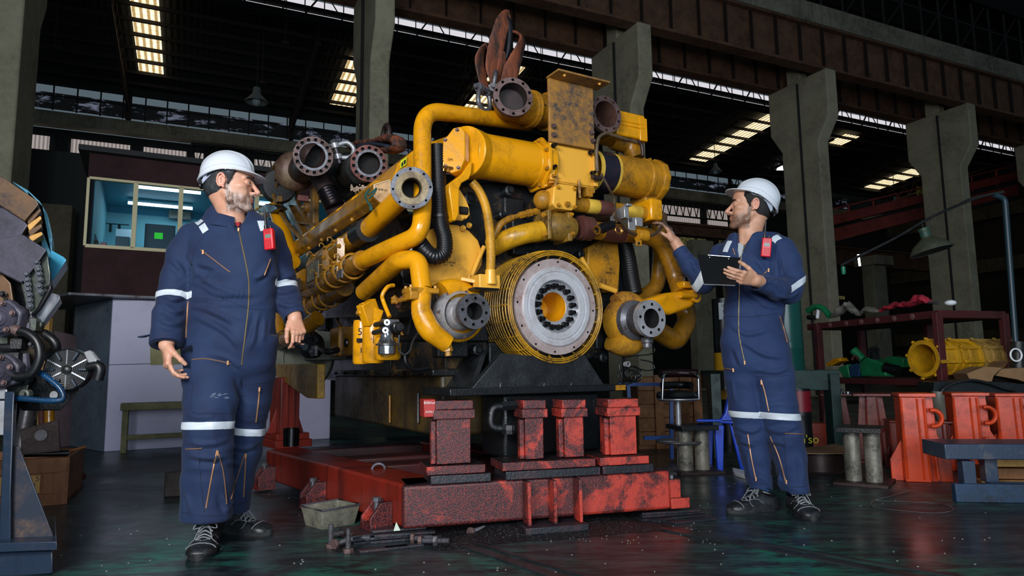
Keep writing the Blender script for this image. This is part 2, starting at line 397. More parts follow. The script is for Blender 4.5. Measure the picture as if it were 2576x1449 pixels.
# ---- near row of concrete columns with corbels
colm=grimy('column_concrete','#a9a389','#7c7764',.48,1.1,(.85,.95),bs=.35,bd=.01)
ZC=8.62
cl=['wide grey concrete column at the left picture edge with a pipe beside it','concrete column rising behind the two black exhaust flanges','concrete column behind the tall plate bracket of the yellow engine',
      'concrete column behind the man with the clipboard, dark pipe down its face','concrete column behind the hanging lamp shade','concrete column beyond the hanging lamp, rightmost and mostly hidden']
for n in range(-1,5):
    u=U1+SP*n;m=M();hw=.19 if n>-1 else .5;u0=u-hw;
    if n==-1:u0=u-.9;
    u1=u+hw if n>-1 else B.loc(B.W(40,300,WN-.6))[0]
    prof=[(-.62,0),(-.62,6.75),(-1.0,7.35),(-1.0,ZC),(1.0,ZC),(1.0,7.35),(.62,6.75),(.62,0)]
    m.prism([B.p(u0,WN+a,z)for a,z in prof],B.u*(u1-u0))
    m.box(B,(u0+u1)/2-.15,(u0+u1)/2+.15,WN-.1,WN+.35,ZC,UB)
    o=ob('concrete_column',m,colm,bevel=.03);tag(o,cl[n+1],'column','concrete columns of the crane row')
    m=M();m.tube([B.p(u0-.04,WN-.08,.05),B.p(u0-.04,WN-.08,ZC-.1)],.03,8);tag(ob('conduit',m,MT['dk'],o),'dark vertical conduit')
for k,(w0,w1)in enumerate([(WN-.95,WN-.62),(WN+.62,WN+.95)]):
    g=thing('crane_girder',['rust brown crane girder on the near side of the columns','rust brown crane girder on the far side of the columns, seen lower'][k],'girder',B.p(U1,(w0+w1)/2,ZC),'crane girders')
    m=M();zt_=ZC+1.15;wc=(w0+w1)/2;m.box(B,-18,41.5,wc-.02,wc+.02,ZC,zt_)
    ob('web',m,MT['rbr'],g,sharp=0)
    m=M();m.box(B,-18,41.5,w0,w1,ZC-.02,ZC+.05);ob('bottom_flange',m,MT['rbr'],g,sharp=0)
    m=M();m.box(B,-18,41.5,w0,w1,zt_,zt_+.06);ob('top_flange',m,MT['rbr'],g,sharp=0)
    m=M();st=.84
    for i in range(int((41.2+17.8)/st)):m.box(B,-17.8+i*st,-17.78+i*st,w0+.04,w1-.04,ZC+.05,zt_)
    tag(ob('stiffener',m,plain('dark_brown_steel','#241813',.8),g,sharp=0),kind='stuff')
    if k==0:
        m=M();m.box(B,-18,41.5,wc-.05,wc+.05,zt_+.06,zt_+.16);ob('crane_rail',m,plain('green_black_rail','#10201d',.6),g,sharp=0)
m=M();m.box(B,-18,41.5,WN-.15,WN+.5,UB,UT)
tag(ob('concrete_beam',m,cb,sharp=0),'upper stained concrete beam running above the crane girders, top right','beam')
m=M()
for i in range(60):
    u=U1+4+i*.9;m.bar(B.p(u,WN,UT),B.p(u,WN,UT+1.8),.05)
    if i%2:m.bar(B.p(u,WN,UT),B.p(u+1.6,WN,UT+1.8),.04)
m.bar(B.p(U1,WN,UT+1.0),B.p(41.5,WN,UT+1.0),.05)
struct('trim_5',m,MT['dk'],sharp=0)
# ---- end wall at the right: sheeting, concrete bands, posts
UE=42
m=M();m.box(B,UE,UE+.2,2,40,0,18);struct('wall_right',m,grimy('brown_sheet_wall','#2e2820','#171512',.5,.8,(.9,.95),streak='#15120f'),sharp=0)
bw=grimy('yellowed_concrete_band','#5d543f','#2b2820',.5,1.5,(.9,.95),streak='#38342a')
m=M()
for zz in(2.0,6.1,9.2):m.box(B,UE-.25,UE-.02,2,40,zz,zz+.75)
for w in(7.7,14.5,20.5):m.box(B,UE-.4,UE-.05,w,w+.45,0,10)
struct('trim_6',m,bw,sharp=0)
# ---- hanging lamps and rods under the far roof
def pendant(px,py,w,r,lab,drop=3.):
    c=B.W(px,py,w);t=thing('pendant_lamp',lab,'lamp',c,'small bell lamps under the far roof');m=M()
    m.lathe(c,V((0,0,-1)),[(-r*1.6,r*.35),(-r*.9,r*.45),(0,r*1.2),(.02,r*1.2),(.0,r*1.1)],20,False);ob('lamp_shade',m,plain('grey_enamel','#6c7474',.5),t)
    m=M();m.ball(c,r*.5,10,8);ob('bulb',m,plain('bulb_glass','#9fb1b5',.2),t)
    m=M();m.bar(c+V((0,0,r)),c+V((0,0,drop)),.025);ob('rod',m,MT['dk'],t)
pendant(645,256,23,.3,'bell lamp hanging under the far roof left of the first column')
pendant(1800,432,24,.25,'bell lamp hanging above the right man\'s helmet',2.2)
pendant(2252,545-34,24,.22,'small bell lamp above the red crane walkway',2.)
for(px,py,w,d_)in[(138,118,20,3.2),(718,108,20,3),(660,208,23,3),(1172,195,20,3),(1697,295,20,3),(1362,235,20,3)]:
    c=B.W(px,py,w);m=M();m.bar(c,c+V((0,0,d_)),.022);m.box(Fr(c,BAZ),-.1,.1,-.05,.05,-.03,.03)
    tag(ob('hanging_rod',m,rbm,sharp=0),'thin rod with a small foot hanging from the dark far roof','rod','thin rods hanging from the roof')
# ================================================================== the big yellow engine
E0_=atY(1400,771,3.78);EF=Fr(E0_,60);FW=-EF.w
def ew(x,y,w):return EF.W(x,y,w)
def eu(x,y,u):return EF.U(x,y,u)
def path(l):return[ew(*q)for q in l]
eng=thing('diesel_engine','large worn yellow V-type diesel engine standing on the red steel frame','engine',EF.p(.0,1.4,-.8))
def px(p,n):return mpp(p)*n
def flange(name,par,c,n,ro,ri,t,nh,rh,mat,bore=.12,rc=None,rot=0,lip=0,lipmat=None,label=None,bmat=None):
    a,b,n=axes(n);c=V(c);rc=rc or(ro+ri)/2;m=M();K=4;vs=[];ns=nh
    P=lambda r,th,z=0.:c+a*r*cos(th)+b*r*sin(th)+n*z
    for i in range(nh):
        t0,t1=rot+2*PI*i/nh,rot+2*PI*(i+1)/nh;bd=[]
        for k in range(K):bd.append((ri+(ro-ri)*k/K,t0))
        for k in range(K):bd.append((ro,t0+(t1-t0)*k/K))
        for k in range(K):bd.append((ro-(ro-ri)*k/K,t1))
        for k in range(K):bd.append((ri,t1-(t1-t0)*k/K))
        tm=(t0+t1)/2;hc=P(rc,tm);outer=[P(*q)for q in bd];cnt=len(outer);inn=[];inb=[]
        for q in outer:
            d=q-hc;d=d.normalized();inn.append(hc+d*rh);inb.append(hc+d*rh-n*t*.9)
        m.k=0;m.add(outer+inn,[(j,(j+1)%cnt,cnt+(j+1)%cnt,cnt+j)[::1]for j in range(cnt)])
        m.k=1;m.add(inn+inb,[(j,(j+1)%cnt,cnt+(j+1)%cnt,cnt+j)for j in range(cnt)]+[tuple(cnt+j for j in range(cnt))])
    m.k=0;S=max(32,nh*4);m.lathe(c,n,[(0,ro),(-t*.05,ro),(-t,ro),(-t,ri*1.0)],S,False)
    if lip:m.ring(c,n,ri*.985,ri+lip,-.001,.003,S)
    m.k=1
    if bore:m.lathe(c,n,[(0.001,ri),(-bore,ri*.97),(-bore,0.0005)],S,False)
    return ob(name,m,[mat,bmat or MT['hole']],par,sharp=50)if not label else tag(ob(name,m,[mat,bmat or MT['hole']],par,sharp=50),label)
Y,YD,YO,YB=MT['yel'],MT['yeld'],MT['yelo'],MT['yelb']
# ---------------- cylinder block, heads, front housing
m=M();prof=[(-.40,-.42),(-.47,.0),(-.72,.32),(-.58,.62),(-.1,.45),(.1,.45),(.58,.62),(.75,.32),(.50,.0),(.42,-.42)]
m.prism([EF.p(u,.42,z)for u,z in prof],EF.w*2.9);block=ob('cylinder_block',m,MT['gre'],eng,bevel=.02)
m=M();pts=[(1150,470),(1250,455),(1400,480),(1560,545),(1600,640),(1590,860),(1480,905),(1270,905),(1130,880),(1095,740),(1130,560)]
m.prism([ew(x,y,.28)for x,y in pts],EF.w*.18);ob('front_housing',m,MT['gre'],eng,bevel=.012)
for(x0,y0,x1,y1,w)in[(1270,500,1320,620,.24),(1300,440,1360,480,.3),(1390,500,1480,640,.26),(1440,470,1500,520,.3),(1150,720,1230,860,.26),(1100,830,1180,900,.24),(1500,760,1570,880,.26),(1230,860,1290,930,.24),(1290,560,1400,640,.22)]:
    a,b=ew(x0,y1,w),ew(x1,y0,w);m=M();m.prism([a,EF.p(EF.loc(b)[0],w,EF.loc(a)[2]),b,EF.p(EF.loc(a)[0],w,EF.loc(b)[2])],EF.w*.08);ob('housing_pad',m,MT['blk'],eng,bevel=.012)
for(x,y,r)in[(1290,590,12),(1345,560,14),(1262,540,10),(1420,655,14),(1330,640,10),(1460,640,10),(1255,640,8),(1120,850,12),(1200,880,14),(1545,830,16),(1515,900,12),(1180,500,16),(1280,480,14)]:
    p=ew(x,y,.22);m=M();m.lathe(p,FW,[(-.06,px(p,r)),(.015,px(p,r)),(.02,px(p,r*.6)),(.03,px(p,r*.5)),(.03,.0005)],14);ob('housing_boss',m,MT['blk'],eng,sharp=40)
cov=[(1072,600),(1082,577),(1128,563),(1152,566),(1180,580),(1203,604),(1216,640),(1212,668),(1196,694),(1176,710),(1090,716),(1068,704),(1062,650)]
m=M();m.prism([ew(x,y,.2)for x,y in cov],EF.w*.06);gl=ob('gear_cover',m,YB,eng,bevel=.006);gl['label']='left flat yellow gear cover'
bolts(gl,[ew(1180,567,.18),ew(1165,574,.18),ew(1207,634,.18),ew(1074,620,.18),ew(1150,706,.18)],FW,.012,.018,YB)
m=M();m.tube(path([(1075,716,.17),(1170,703,.17)]),px(ew(1100,700,.2),7),12);m.tube(path([(1184,700,.17),(1218,620,.17)]),px(ew(1100,700,.2),6),12)
p=ew(1183,698,.15);m.lathe(p,FW,[(-.03,px(p,9)),(.012,px(p,9)),(.014,px(p,4)),(.004,px(p,3)),(.004,.0003)],18);ob('cover_rib',m,YB,gl)
cov=[(1480,622),(1510,604),(1555,612),(1560,660),(1556,736),(1520,735),(1500,715),(1478,672)]
m=M();m.prism([ew(x,y,.2)for x,y in cov],EF.w*.06);gr_=ob('gear_cover',m,YD,eng,bevel=.006);gr_['label']='right flat yellow gear cover, half in grime'
m=M();m.tube(path([(1508,718,.17),(1548,732,.17)]),px(ew(1530,700,.2),7),12);m.tube(path([(1462,648,.17),(1500,715,.17)]),px(ew(1530,700,.2),6),12);ob('cover_rib',m,YB,gr_)
ink=plain('dark_ink','#33230c',.6)
tr,tu=EF.u,V((0,0,1))
text('T',ew(1104+22,651,.198),tr,tu,.02,ink,gl);text('5NO-1HNN',ew(1126,660,.198),tr,tu,.018,ink,gl);text('-<·>-  OK',ew(1128,667,.198),tr,tu,.015,ink,gl)
text('5B\nNNJCG',ew(1536,682,.198),tr,tu,.022,ink,gr_)
# ---------------- crankshaft damper with its finned cage
c=E0_
m=M();m.lathe(c,FW,[(-.30,.30),(-.06,.30),(-.055,.262),(-.04,.262),(-.04,.24)],64,False);m.lathe(c,FW,[(-.3,.30),(-.3,.05)],64,False);damper=ob('damper_housing',m,plain('black_damper_rubber','#0b0c0e',.45),eng)
dr=grimy('rust_speckled_steel_ring','#b5a6a4','#7a5448',.45,12,(.35,.6),.3)
ds=grimy('bright_machined_disc','#d2d4da','#9c8f87',.40,9,(.22,.4),.4,bs=.05,bd=.001)
flange('damper_ring',damper,c,FW,.268,.218,.05,12,.0065,dr,bore=0,rc=.252,rot=.2)
m=M();m.lathe(c,FW,[(0,.222),(.012,.219),(.013,.196),(.006,.193),(.006,.186),(.013,.183),(.012,.150),(.006,.146),(-.03,.146)],72,False);ob('damper_disc',m,ds,damper,sharp=25)
m=M();m.lathe(c,FW,[(-.028,.148),(-.028,.086),(-.03,.082)],64,False);ob('hub_face',m,MT['stl'],damper,sharp=25)
m=M();m.lathe(c,FW,[(-.026,.084),(-.22,.080),(-.22,.0005)],48,False);ob('hub_bore',m,Y,damper)
a_,b_,n_=axes(FW);first=None
for i in range(17):
    th=2*PI*i/17+.1;q0=c+a_*.116*cos(th)+b_*.116*sin(th)+FW*(-.028)
    if first is None:
        m=M();m.lathe(q0,FW,[(0,.0165),(.014,.0165),(.015,.0125)],16,False);m.lathe(q0,FW,[(.014,.0125),(.042,.0125),(.045,.010),(.045,.007),(.034,.007),(.034,.0003)],12);first=ob('hub_bolt',m,MT['blt'],damper);fq=q0
    else:
        o=first.copy();COL.objects.link(o);o.parent=damper;o.location=first.location+(q0-fq)
cm=grimy('worn_yellow_cage_wire','#c08e1e','#100f0c',.53,7,(.3,.6))
for i in range(14):
    w=-.005+i*.026;r=.312+.010*min(1,i/3);m=M();n_s=72
    m.tube([c-FW*w+a_*r*cos(2*PI*k/n_s)+b_*r*sin(2*PI*k/n_s)for k in range(n_s)],.0045,6,closed=True);ob('cage_ring',m,cm,damper)
for r in(.300,.290):
    m=M();m.tube([c+FW*.004+a_*r*cos(2*PI*k/72)+b_*r*sin(2*PI*k/72)for k in range(72)],.0045,6,closed=True);ob('cage_ring',m,cm,damper)
for i in range(22):
    th=2*PI*i/22;d=a_*cos(th)+b_*sin(th);m=M()
    m.tube([c+d*.272-FW*.03,c+d*.290+FW*.004,c+d*.312+FW*.0,c+d*.321-FW*.05,c+d*.323-FW*.34],.004,6);ob('cage_spoke',m,cm,damper)
# ---------------- pumps
def pump(cx,cy,w,rf,rh,rb,back,side):
    p=ew(cx,cy,w);s=mpp(p);d=FW
    f=flange('pump_flange',eng,p,d,s*rf,s*rh,.035,8,s*4.2,MT['stld']if side<0 else MT['stl'],bore=.11,rot=.3)
    m=M();m.lathe(p,d,[(-.03,s*rb),(-.12,s*rb),(-.14,s*rb*1.28),(-.17,s*rb*1.32),(-back,s*rb*1.35)],40,False);b=ob('pump_body',m,MT['stl']if side<0 else MT['stld'],eng)
    return p,s,f,b
p,s,f,b=pump(1194,783,-.14,45,22,34,.2,-1);f['label']='grey pump flange left of the damper'
pc=p-FW*.17;m=M()
m.lathe(pc,FW,[(.02,s*56),(.035,s*52),(-.0,s*66),(-.05,s*66),(-.055,.01)],40,False);plate=ob('pump_plate',m,MT['stl'],eng)
a2,b2,n2=axes(FW);bolts(plate,[pc+(a2*cos(t)+b2*sin(t))*s*60 for t in(.4,1.3,2.2,3.1,4.0,4.9,5.8)],FW,.010,.016,MT['rst'])
vpts=[];vr=[]
for k in range(22):
    t=k/21;th=R(-60)-t*R(245);rr=s*(60+6*t);vpts.append(pc-FW*.045+(a2*-cos(th)*1+b2*sin(th))*rr*1.0);vr.append(s*(10+24*t))
m=M();m.tube(vpts,vr,20);m.lathe(pc-FW*.045,FW,[(-.04,s*60),(.03,s*60)],32)
vol=ob('pump_volute',m,Y,eng);vol['label']='yellow snail shaped pump volute left of the damper'
m=M();m.tube(fillet(path([(1125,865,-.02),(1078,830,-.02),(1058,782,0.0),(1062,728,.02)]),.12),[s*24,s*26,s*27,s*28,s*28,s*28,s*28,s*28,s*28,s*27,s*27,s*26,s*26,s*25,s*25,s*25,s*25,s*25],22);ob('volute_neck',m,Y,eng)
m=M();q=ew(1126,878,-.03);m.lathe(q,V((0.1,0,-1)),[(-.03,s*11),(.012,s*13),(.013,s*8),(.035,s*8),(.036,.0003)],6);ob('drain_plug',m,YD,eng)
m=M();fx=ew(1060,733,.02);fr2=Fr(fx,60)
m.box(fr2,-s*42,s*40,-.05,.06,-s*7,s*7);m.box(fr2,-s*40,-s*16,-.05,.06,-s*24,s*8)
vj=ob('pipe_joint_flange',m,YD,eng,bevel=.006)
bolts(vj,[fr2.p(-s*34,-.03,s*7),fr2.p(s*32,-.03,s*7),fr2.p(-s*34,.04,s*7),fr2.p(s*32,.04,s*7)],V((0,0,1)),.009,.014,YD)
m=M();m.tube(fillet(path([(915,735,.70),(1005,655,.14),(1052,652,.06),(1062,728,.02)]),[.12,.14],9),s*25,22);ob('coolant_pipe',m,Y,eng)
p,s,f,b=pump(1639,801,-.10,47,25,40,.2,1);f['label']='scuffed pump flange right of the damper';PR=(p,s)
pc=p-FW*.2;m=M();vpts=[];vr=[]
for k in range(20):
    t=k/19;th=R(60)+t*R(250);vpts.append(pc-FW*.04+(a2*cos(th)*-1+b2*sin(th))*s*(52+8*t));vr.append(s*(26+10*t))
m.tube(vpts,vr,20);m.lathe(pc-FW*.045,FW,[(-.04,s*60),(.05,s*58),(.10,s*46)],32)
o=ob('pump_volute',m,grimy('rusty_orange_over_yellow','#c08a20','#5b3320',.52,6,(.35,.7)),eng);o['label']='rusty yellow pump volute right of the damper'
m=M();up=[(1615,778,-.02),(1630,752,-.02),(1680,736,-.02),(1742,728,-.02),(1768,732,-.02),(1766,752,-.02),(1740,775,-.02),(1690,792,-.02),(1660,790,-.02)]
m.prism(path(up),EF.w*.11);o=ob('pump_arm',m,Y,eng,bevel=.03,seg=4);o['label']='yellow cast arm reaching right from the pump'
m=M();q=ew(1752,744,-.05);m.tube([q,q+EF.w*.13],px(q,17),20);m.tube(path([(1712,742,-.04),(1750,744,-.04)]),px(q,8),14);ob('arm_boss',m,Y,o)
m=M();q2=ew(1752,744,-.052);m.lathe(q2,FW,[(0,px(q,9)),(.002,px(q,4)),(-.02,px(q,4)),(-.02,.0003)],16);ob('boss_bore',m,MT['stld'],o)
m=M();q=ew(1726,718,.03);m.box(Fr(q,60),-s*24,s*26,-.04,.05,-s*9,s*9);ob('arm_pad',m,Y,o,bevel=.008)
bolts(o,[ew(1722,706,.02),ew(1731,700,.05)],V((0,0,1)),.006,.03,MT['stld'],'stud')
m=M();q=ew(1628,862,.0);m.lathe(q,V((0,0,-1)),[(-.03,s*16),(0,s*16),(.004,s*12),(.03,s*13),(.032,.0003)],18);ob('pump_drain_cap',m,MT['stld'],eng)
# ---------------- right hand piping
m=M();m.tube(fillet(path([(1535,583,.12),(1660,598,.14),(1700,700,.12),(1712,740,.06)]),[.2,.15],10),px(ew(1700,680,.12),21),22)
o=ob('coolant_pipe',m,YO,eng);o['label']='yellow pipe bending down on the right side'
m=M();m.tube(fillet(path([(1700,740,.30),(1735,800,.28),(1700,860,.24),(1650,830,.2)]),[.12,.1],8),px(ew(1700,800,.3),24),22);o=ob('coolant_pipe',m,YO,eng);o['label']='oily elbow under the cast arm'
m=M();m.tube(fillet(path([(1655,560,.34),(1660,640,.36),(1655,720,.36),(1600,760,.36)]),[.2,.14],8),px(ew(1660,650,.34),19),20);o=ob('coolant_pipe',m,YO,eng);o['label']='grimy vertical pipe behind the right bend'
q=ew(1500,520,.04);s=mpp(q)
ax=(ew(1630,538,.1)-ew(1440,512,.1)).normalized();ax=EF.u
a=ew(1415,510,.10);L=(ew(1622,540,.10)-a).dot(EF.u)
m=M();m.tube([a,a+EF.u*L],s*19,28);bp=grimy('brown_primer','#5a2f27','#3c211c',.5,8,(.5,.75));pk=grimy('chipped_pale_yellow','#cda83a','#8a6a28',.4,10,(.5,.7))
tb=ob('cross_tube',m,YD,eng)
def band(par,a,r,u0,u1,mat,name='paint_band'):
    m=M();m.lathe(a+EF.u*u0,EF.u,[(0,r*1.0),(0.001,r*1.012),(u1-u0-.001,r*1.012),(u1-u0,r*1.0)],28,False);return ob(name,m,mat,par)
for(x0,x1,mt)in[(1484,1512,pk),(1512,1545,bp),(1580,1618,pk)]:
    u0=(ew(x0,520,.06)-a).dot(EF.u);u1=(ew(x1,525,.06)-a).dot(EF.u);band(tb,a,s*19,u0,u1,mt)
m=M();q=ew(1640,528,.08);m.box(Fr(q,60),-s*22,s*20,-.05,.14,-s*32,s*26);o=ob('tube_end_block',m,Y,eng,bevel=.012)
cv=[(1394,470),(1408,462),(1444,466),(1452,476),(1450,520),(1440,530),(1400,524),(1390,512)]
m=M();m.prism([ew(x,y,-.02)for x,y in cv],EF.w*.14);o=ob('thermostat_cover',m,YB,eng,bevel=.008,seg=3)
bolts(o,[ew(1404,471,-.025),ew(1445,475,-.025),ew(1405,516,-.025),ew(1446,521,-.025)],FW,.009,.014,YD)
bolts(o,[ew(1427,514,-.03)],FW,.013,.02,YD,'center_bolt')
m=M()
for(x,y)in[(1393,458),(1458,470)]:
    m.bar(ew(x,y+30,.04),ew(x+(8 if x<1400 else-2),y-16,.04),.016,.04)
ob('hanger_strap',m,YD,eng,bevel=.003)
bolts(eng,[ew(1385,496,.02),ew(1392,442,.02)],FW,.009,.016,YD,'strap_bolt')
m=M();q=ew(1377,505,.06);m.tube([q-EF.u*.02,q+EF.u*.05],[s*22,s*30],20);m.ball(q-EF.u*.03,s*24,16,10);ob('elbow_housing',m,YD,eng)
a=ew(1360,568,.02);m=M()
q=ew(1405,572,.05);fr2=Fr(q,60);m.tube([q-EF.u*.11,q-EF.u*.06,q,q+EF.u*.06,q+EF.u*.1],[s*24,s*33,s*36,s*33,s*26],26);m.box(fr2,-.115,-.09,-.07,.09,-s*37,s*34);m.box(fr2,.02,.05,-.07,.09,-s*37,s*34)
o=ob('thermostat_housing',m,grimy('sooty_yellow','#8d6a24','#1b1a1a',.50,5,(.35,.65)),eng,bevel=.006)
bolts(o,[ew(1367,541,-.02),ew(1369,590,-.02),ew(1437,540,-.02),ew(1440,588,-.02)],FW,.010,.016,YD)
m=M();q=ew(1466,574,.05);m.tube([q-EF.u*.035,q+EF.u*.055],s*30,28);m.tube([q-EF.u*.01,q-EF.u*.006],s*32,28);ob('collar',m,bp,eng)
m=M();q=ew(1480,577,.06);q3=ew(1565,590,.11);m.tube([q,q3],[s*22,s*23],24);cr=ob('cross_pipe',m,YD,eng);m=M();m.tube([q.lerp(q3,.35),q.lerp(q3,.98)],s*23.3,24);ob('primer_band',m,bp,cr)
m=M();m.tube(fillet(path([(1362,580,.05),(1300,592,.06),(1235,622,.2)]),.25,8),s*24,22);o=ob('coolant_pipe',m,grimy('yellow_pipe_sooty_below','#d09a17','#101112',.47,4,(.25,.6)),eng);o['label']='short yellow pipe with a sooty underside above the damper'
m=M();m.tube([ew(1240,598,.12),ew(1258,566,.1),ew(1278,552,.1),ew(1290,547,.1)],s*8,12,smooth=5);ob('oil_tube',m,YD,eng)
m=M();q=ew(1292,546,.1);d=(ew(1355,530,.1)-q)
for(t0,t1,r)in[(0,.25,6),(.22,.42,9),(.42,.5,7),(.5,.7,10),(.7,.8,7),(.8,1.,9)]:m.tube([q+d*t0,q+d*t1],s*r,6)
ob('hose_fitting',m,YD,eng,bevel=.001)
m=M();m.tube(path([(1512,437,.0),(1530,470,-.02),(1545,500,.0),(1548,530,-.02),(1552,560,-.05)]),s*3.2,8,smooth=5);m.tube(path([(1545,545,-.05),(1565,560,-.05),(1585,585,-.04),(1610,590,-.02),(1640,592,-.05),(1662,575,-.03),(1672,560,.0)]),s*4,8,smooth=5)
m.tube(path([(1672,560,.0),(1672,540,.03),(1662,545,.05)]),s*6,8,smooth=5);ob('wire_loom',m,plain('aged_wire_loom','#3a2a1c',.6),eng)
m=M();q=ew(1503,578,-.09);q2=ew(1540,566,-.07);m.tube([q,q2],s*11,16);m.tube([q.lerp(q2,.3),q.lerp(q2,.5)],s*13,16);ob('connector_plug',m,MT['blt'],eng)
m=M();m.ring(q-(q2-q)*.02,(q-q2),s*7,s*11.5,-.002,.006,18);ob('connector_ring',m,MT['brs'],eng)
m=M();m.tube(path([(1548,580,-.06),(1560,588,-.06),(1562,578,-.06),(1552,568,-.06)]),s*2,6,closed=True,smooth=4);m.tube(path([(1560,590,-.05),(1566,582,-.05),(1560,572,-.05)]),s*2,6,smooth=4);ob('wire_ring',m,MT['brs'],eng)
m=M();fr2=Fr(ew(1590,562,-.03),60);m.box(fr2,-.035,.02,-.01,.0,-.045,.035);m.box(fr2,.02,.075,-.012,-.006,-.015,.04);m.box(fr2,-.055,-.02,-.0,.14,.03,.10);m.box(fr2,-.05,-.01,-.02,.02,.10,.115);clp=ob('clamp_bracket',m,grimy('worn_zinc_plate','#b9bcbf','#6f6a62',.4,12,(.25,.5),.7),eng,bevel=.003)
bolts(clp,[ew(1585,552,-.05)],FW,.010,.014,MT['stld'])
m=M();q=ew(1610,592,-.03);m.tube([q-EF.u*.02,q+EF.u*.05],s*15,18);m.box(Fr(ew(1606,610,-.04),60),-.022,.022,-.006,.004,-.022,.015);ob('sensor_mount',m,YD,eng,bevel=.002)
m=M();m.ring(ew(1607,612,-.047),FW,.0004,.008,0,.003,14);ob('mount_hole',m,MT['hole'],eng)
def corr(name,pts,r,pitch,mat,parent,sm=8,depth=.10,seg=24):
    P_,_=spline([V(q)for q in pts],[1]*len(pts),sm*4);out=[];rs=[];acc=0
    d=[0]
    for i in range(1,len(P_)):d.append(d[-1]+(P_[i]-P_[i-1]).length)
    n=int(d[-1]/pitch*4);j=0
    for k in range(n+1):
        t=d[-1]*k/n
        while j<len(d)-2 and d[j+1]<t:j+=1
        f=(t-d[j])/max(1e-9,d[j+1]-d[j]);out.append(P_[j].lerp(P_[j+1],min(1,f)));rs.append(r*(1-depth*(0,.6,1,.6)[k%4]))
    m=M();m.tube(out,rs,seg);return ob(name,m,mat,parent,sharp=180)
corr('corrugated_hose',path([(1570,612,.22),(1580,650,.22),(1588,700,.22),(1596,740,.2)]),px(ew(1580,650,.22),21),.016,MT['rub'],eng)['label']='grey black corrugated hose on the right'
corr('corrugated_hose',path([(1100,366,.12),(1102,420,.12),(1104,490,.12),(1108,560,.11),(1118,600,.10),(1116,636,.09),(1092,646,.09),(1066,626,.11),(1046,596,.16)]),px(ew(1104,500,.12),21),.0135,MT['rub'],eng)['label']='long black corrugated hose with a U-bend, left'
m=M();q=ew(1106,546,.115);m.tube([q-V((0,0,.007)),q+V((0,0,.007))],px(q,23),24);ob('hose_tie',m,MT['rub'],eng)
corr('corrugated_conduit',path([(1187,458,.1),(1205,480,.09),(1222,520,.06),(1232,580,.03),(1235,630,.0),(1234,680,-.02)]),px(ew(1220,560,.05),12),.010,grimy('ochre_conduit','#c9932a','#33260f',.45,6,(.3,.5)),eng,depth=.16)
q=ew(1234,705,-.04);s=mpp(q);m=M();m.tube([q+V((0,0,s*28)),q+V((0,0,-s*12))],[s*13,s*16],18);fr2=Fr(q,60);m.box(fr2,-s*34,s*26,-.01,.07,-s*22,s*14);m.lathe(q-V((0,0,s*2))+FW*.02,FW,[(-.02,s*9),(.006,s*9),(.008,s*6),(.008,.0003)],16)
o=ob('speed_sensor_box',m,YB,eng,bevel=.008,seg=3);m=M();m.box(Fr(ew(1228,728,-.03),60),-s*44,s*26,-.02,.07,-s*3,s*3);ob('box_gasket',m,MT['blt'],o,bevel=.002)
m=M();m.bar(ew(1212,712,.0),ew(1160,702,.05),.03,.02);ob('box_arm',m,YB,o,bevel=.003)
# ---------------- aftercooler: big cylinders, centre block, plate bracket, end cap
wc=.16;a=ew(1178,388,wc);s=mpp(ew(1290,400,wc));b=a+EF.u*((ew(1372,404,wc)-a).dot(EF.u));rC=s*56
m=M();m.tube([a,b],rC,48);ac=ob('aftercooler_shell',m,Y,eng,sharp=30);ac['label']='smooth big yellow cylinder left of the plate'
Lc=(b-a).length
for(t0,t1,k)in[(.0,.07,1.06),(.10,.16,1.03),(.80,.86,1.03),(.86,1.0,1.10)]:m=M();m.tube([a+EF.u*Lc*t0,a+EF.u*Lc*t1],rC*k,48);ob('shell_collar',m,Y,ac,bevel=.003)
m=M();oct_=[(cos(R(22.5+45*i))*rC*1.28,sin(R(22.5+45*i))*rC*1.28)for i in range(8)]
m.prism([b-EF.u*.07+EF.w*x+V((0,0,z))for x,z in oct_],EF.u*.022);o=ob('bolt_flange',m,Y,ac,bevel=.004)
bolts(o,[b-EF.u*.072+EF.w*x*.88+V((0,0,z*.88))for x,z in oct_ if x<.02],-EF.u,.010,.016,YD)
capn=(-EF.u*.78+FW*.62).normalized();cc=ew(1146,379,.05)
cap=[(1128,340),(1142,322),(1160,318),(1172,330),(1172,400),(1160,428),(1138,436),(1118,428),(1114,400),(1116,352)]
m=M();m.prism([onpl(x-2,y,cc,-EF.u*.45+FW*.9)for x,y in cap],EF.u*.05+EF.w*.05)
o=ob('end_cap',m,Y,eng,bevel=.006,seg=3);nn=(-EF.u*.45+FW*.9).normalized()
m=M();m.tube([ew(1166,382,.12),a+EF.u*.02],rC*1.12,40);ob('cap_collar',m,Y,o,bevel=.006)
bolts(o,[onpl(x,y,cc+nn*.0,nn)for x,y in[(1150,327),(1153,422),(1120,352),(1121,418)]],nn,.008,.014,MT['rst'])
text('AMP01',onpl(1138,402,cc+nn*.001,nn),EF.u,V((0,0,1)),.02,YD,o)
m=M();q=onpl(1127,422,cc+nn*.012,nn);s0=mpp(q);m.tube([q+EF.u*s0*12,q-EF.u*s0*14],s0*4.5,8);m.tube([q,q-V((0,0,s0*12))],s0*4,8);m.tube([q-EF.u*s0*12-V((0,0,s0*10)),q-EF.u*s0*12+V((0,0,s0*12))],s0*1.8,6);ob('drain_valve',m,MT['brs'],o)
brk=[(1178,414),(1188,402),(1186,436),(1180,450),(1162,460),(1156,474),(1154,540),(1146,556),(1140,552),(1130,480),(1130,462),(1160,440)]
m=M();m.prism([ew(x,y,.04)for x,y in brk],EF.w*.09);ob('cooler_bracket',m,Y,eng,bevel=.005)
tab=[(1146,470),(1158,478),(1172,500),(1180,520),(1183,540),(1174,550),(1160,553),(1146,552),(1142,500)]
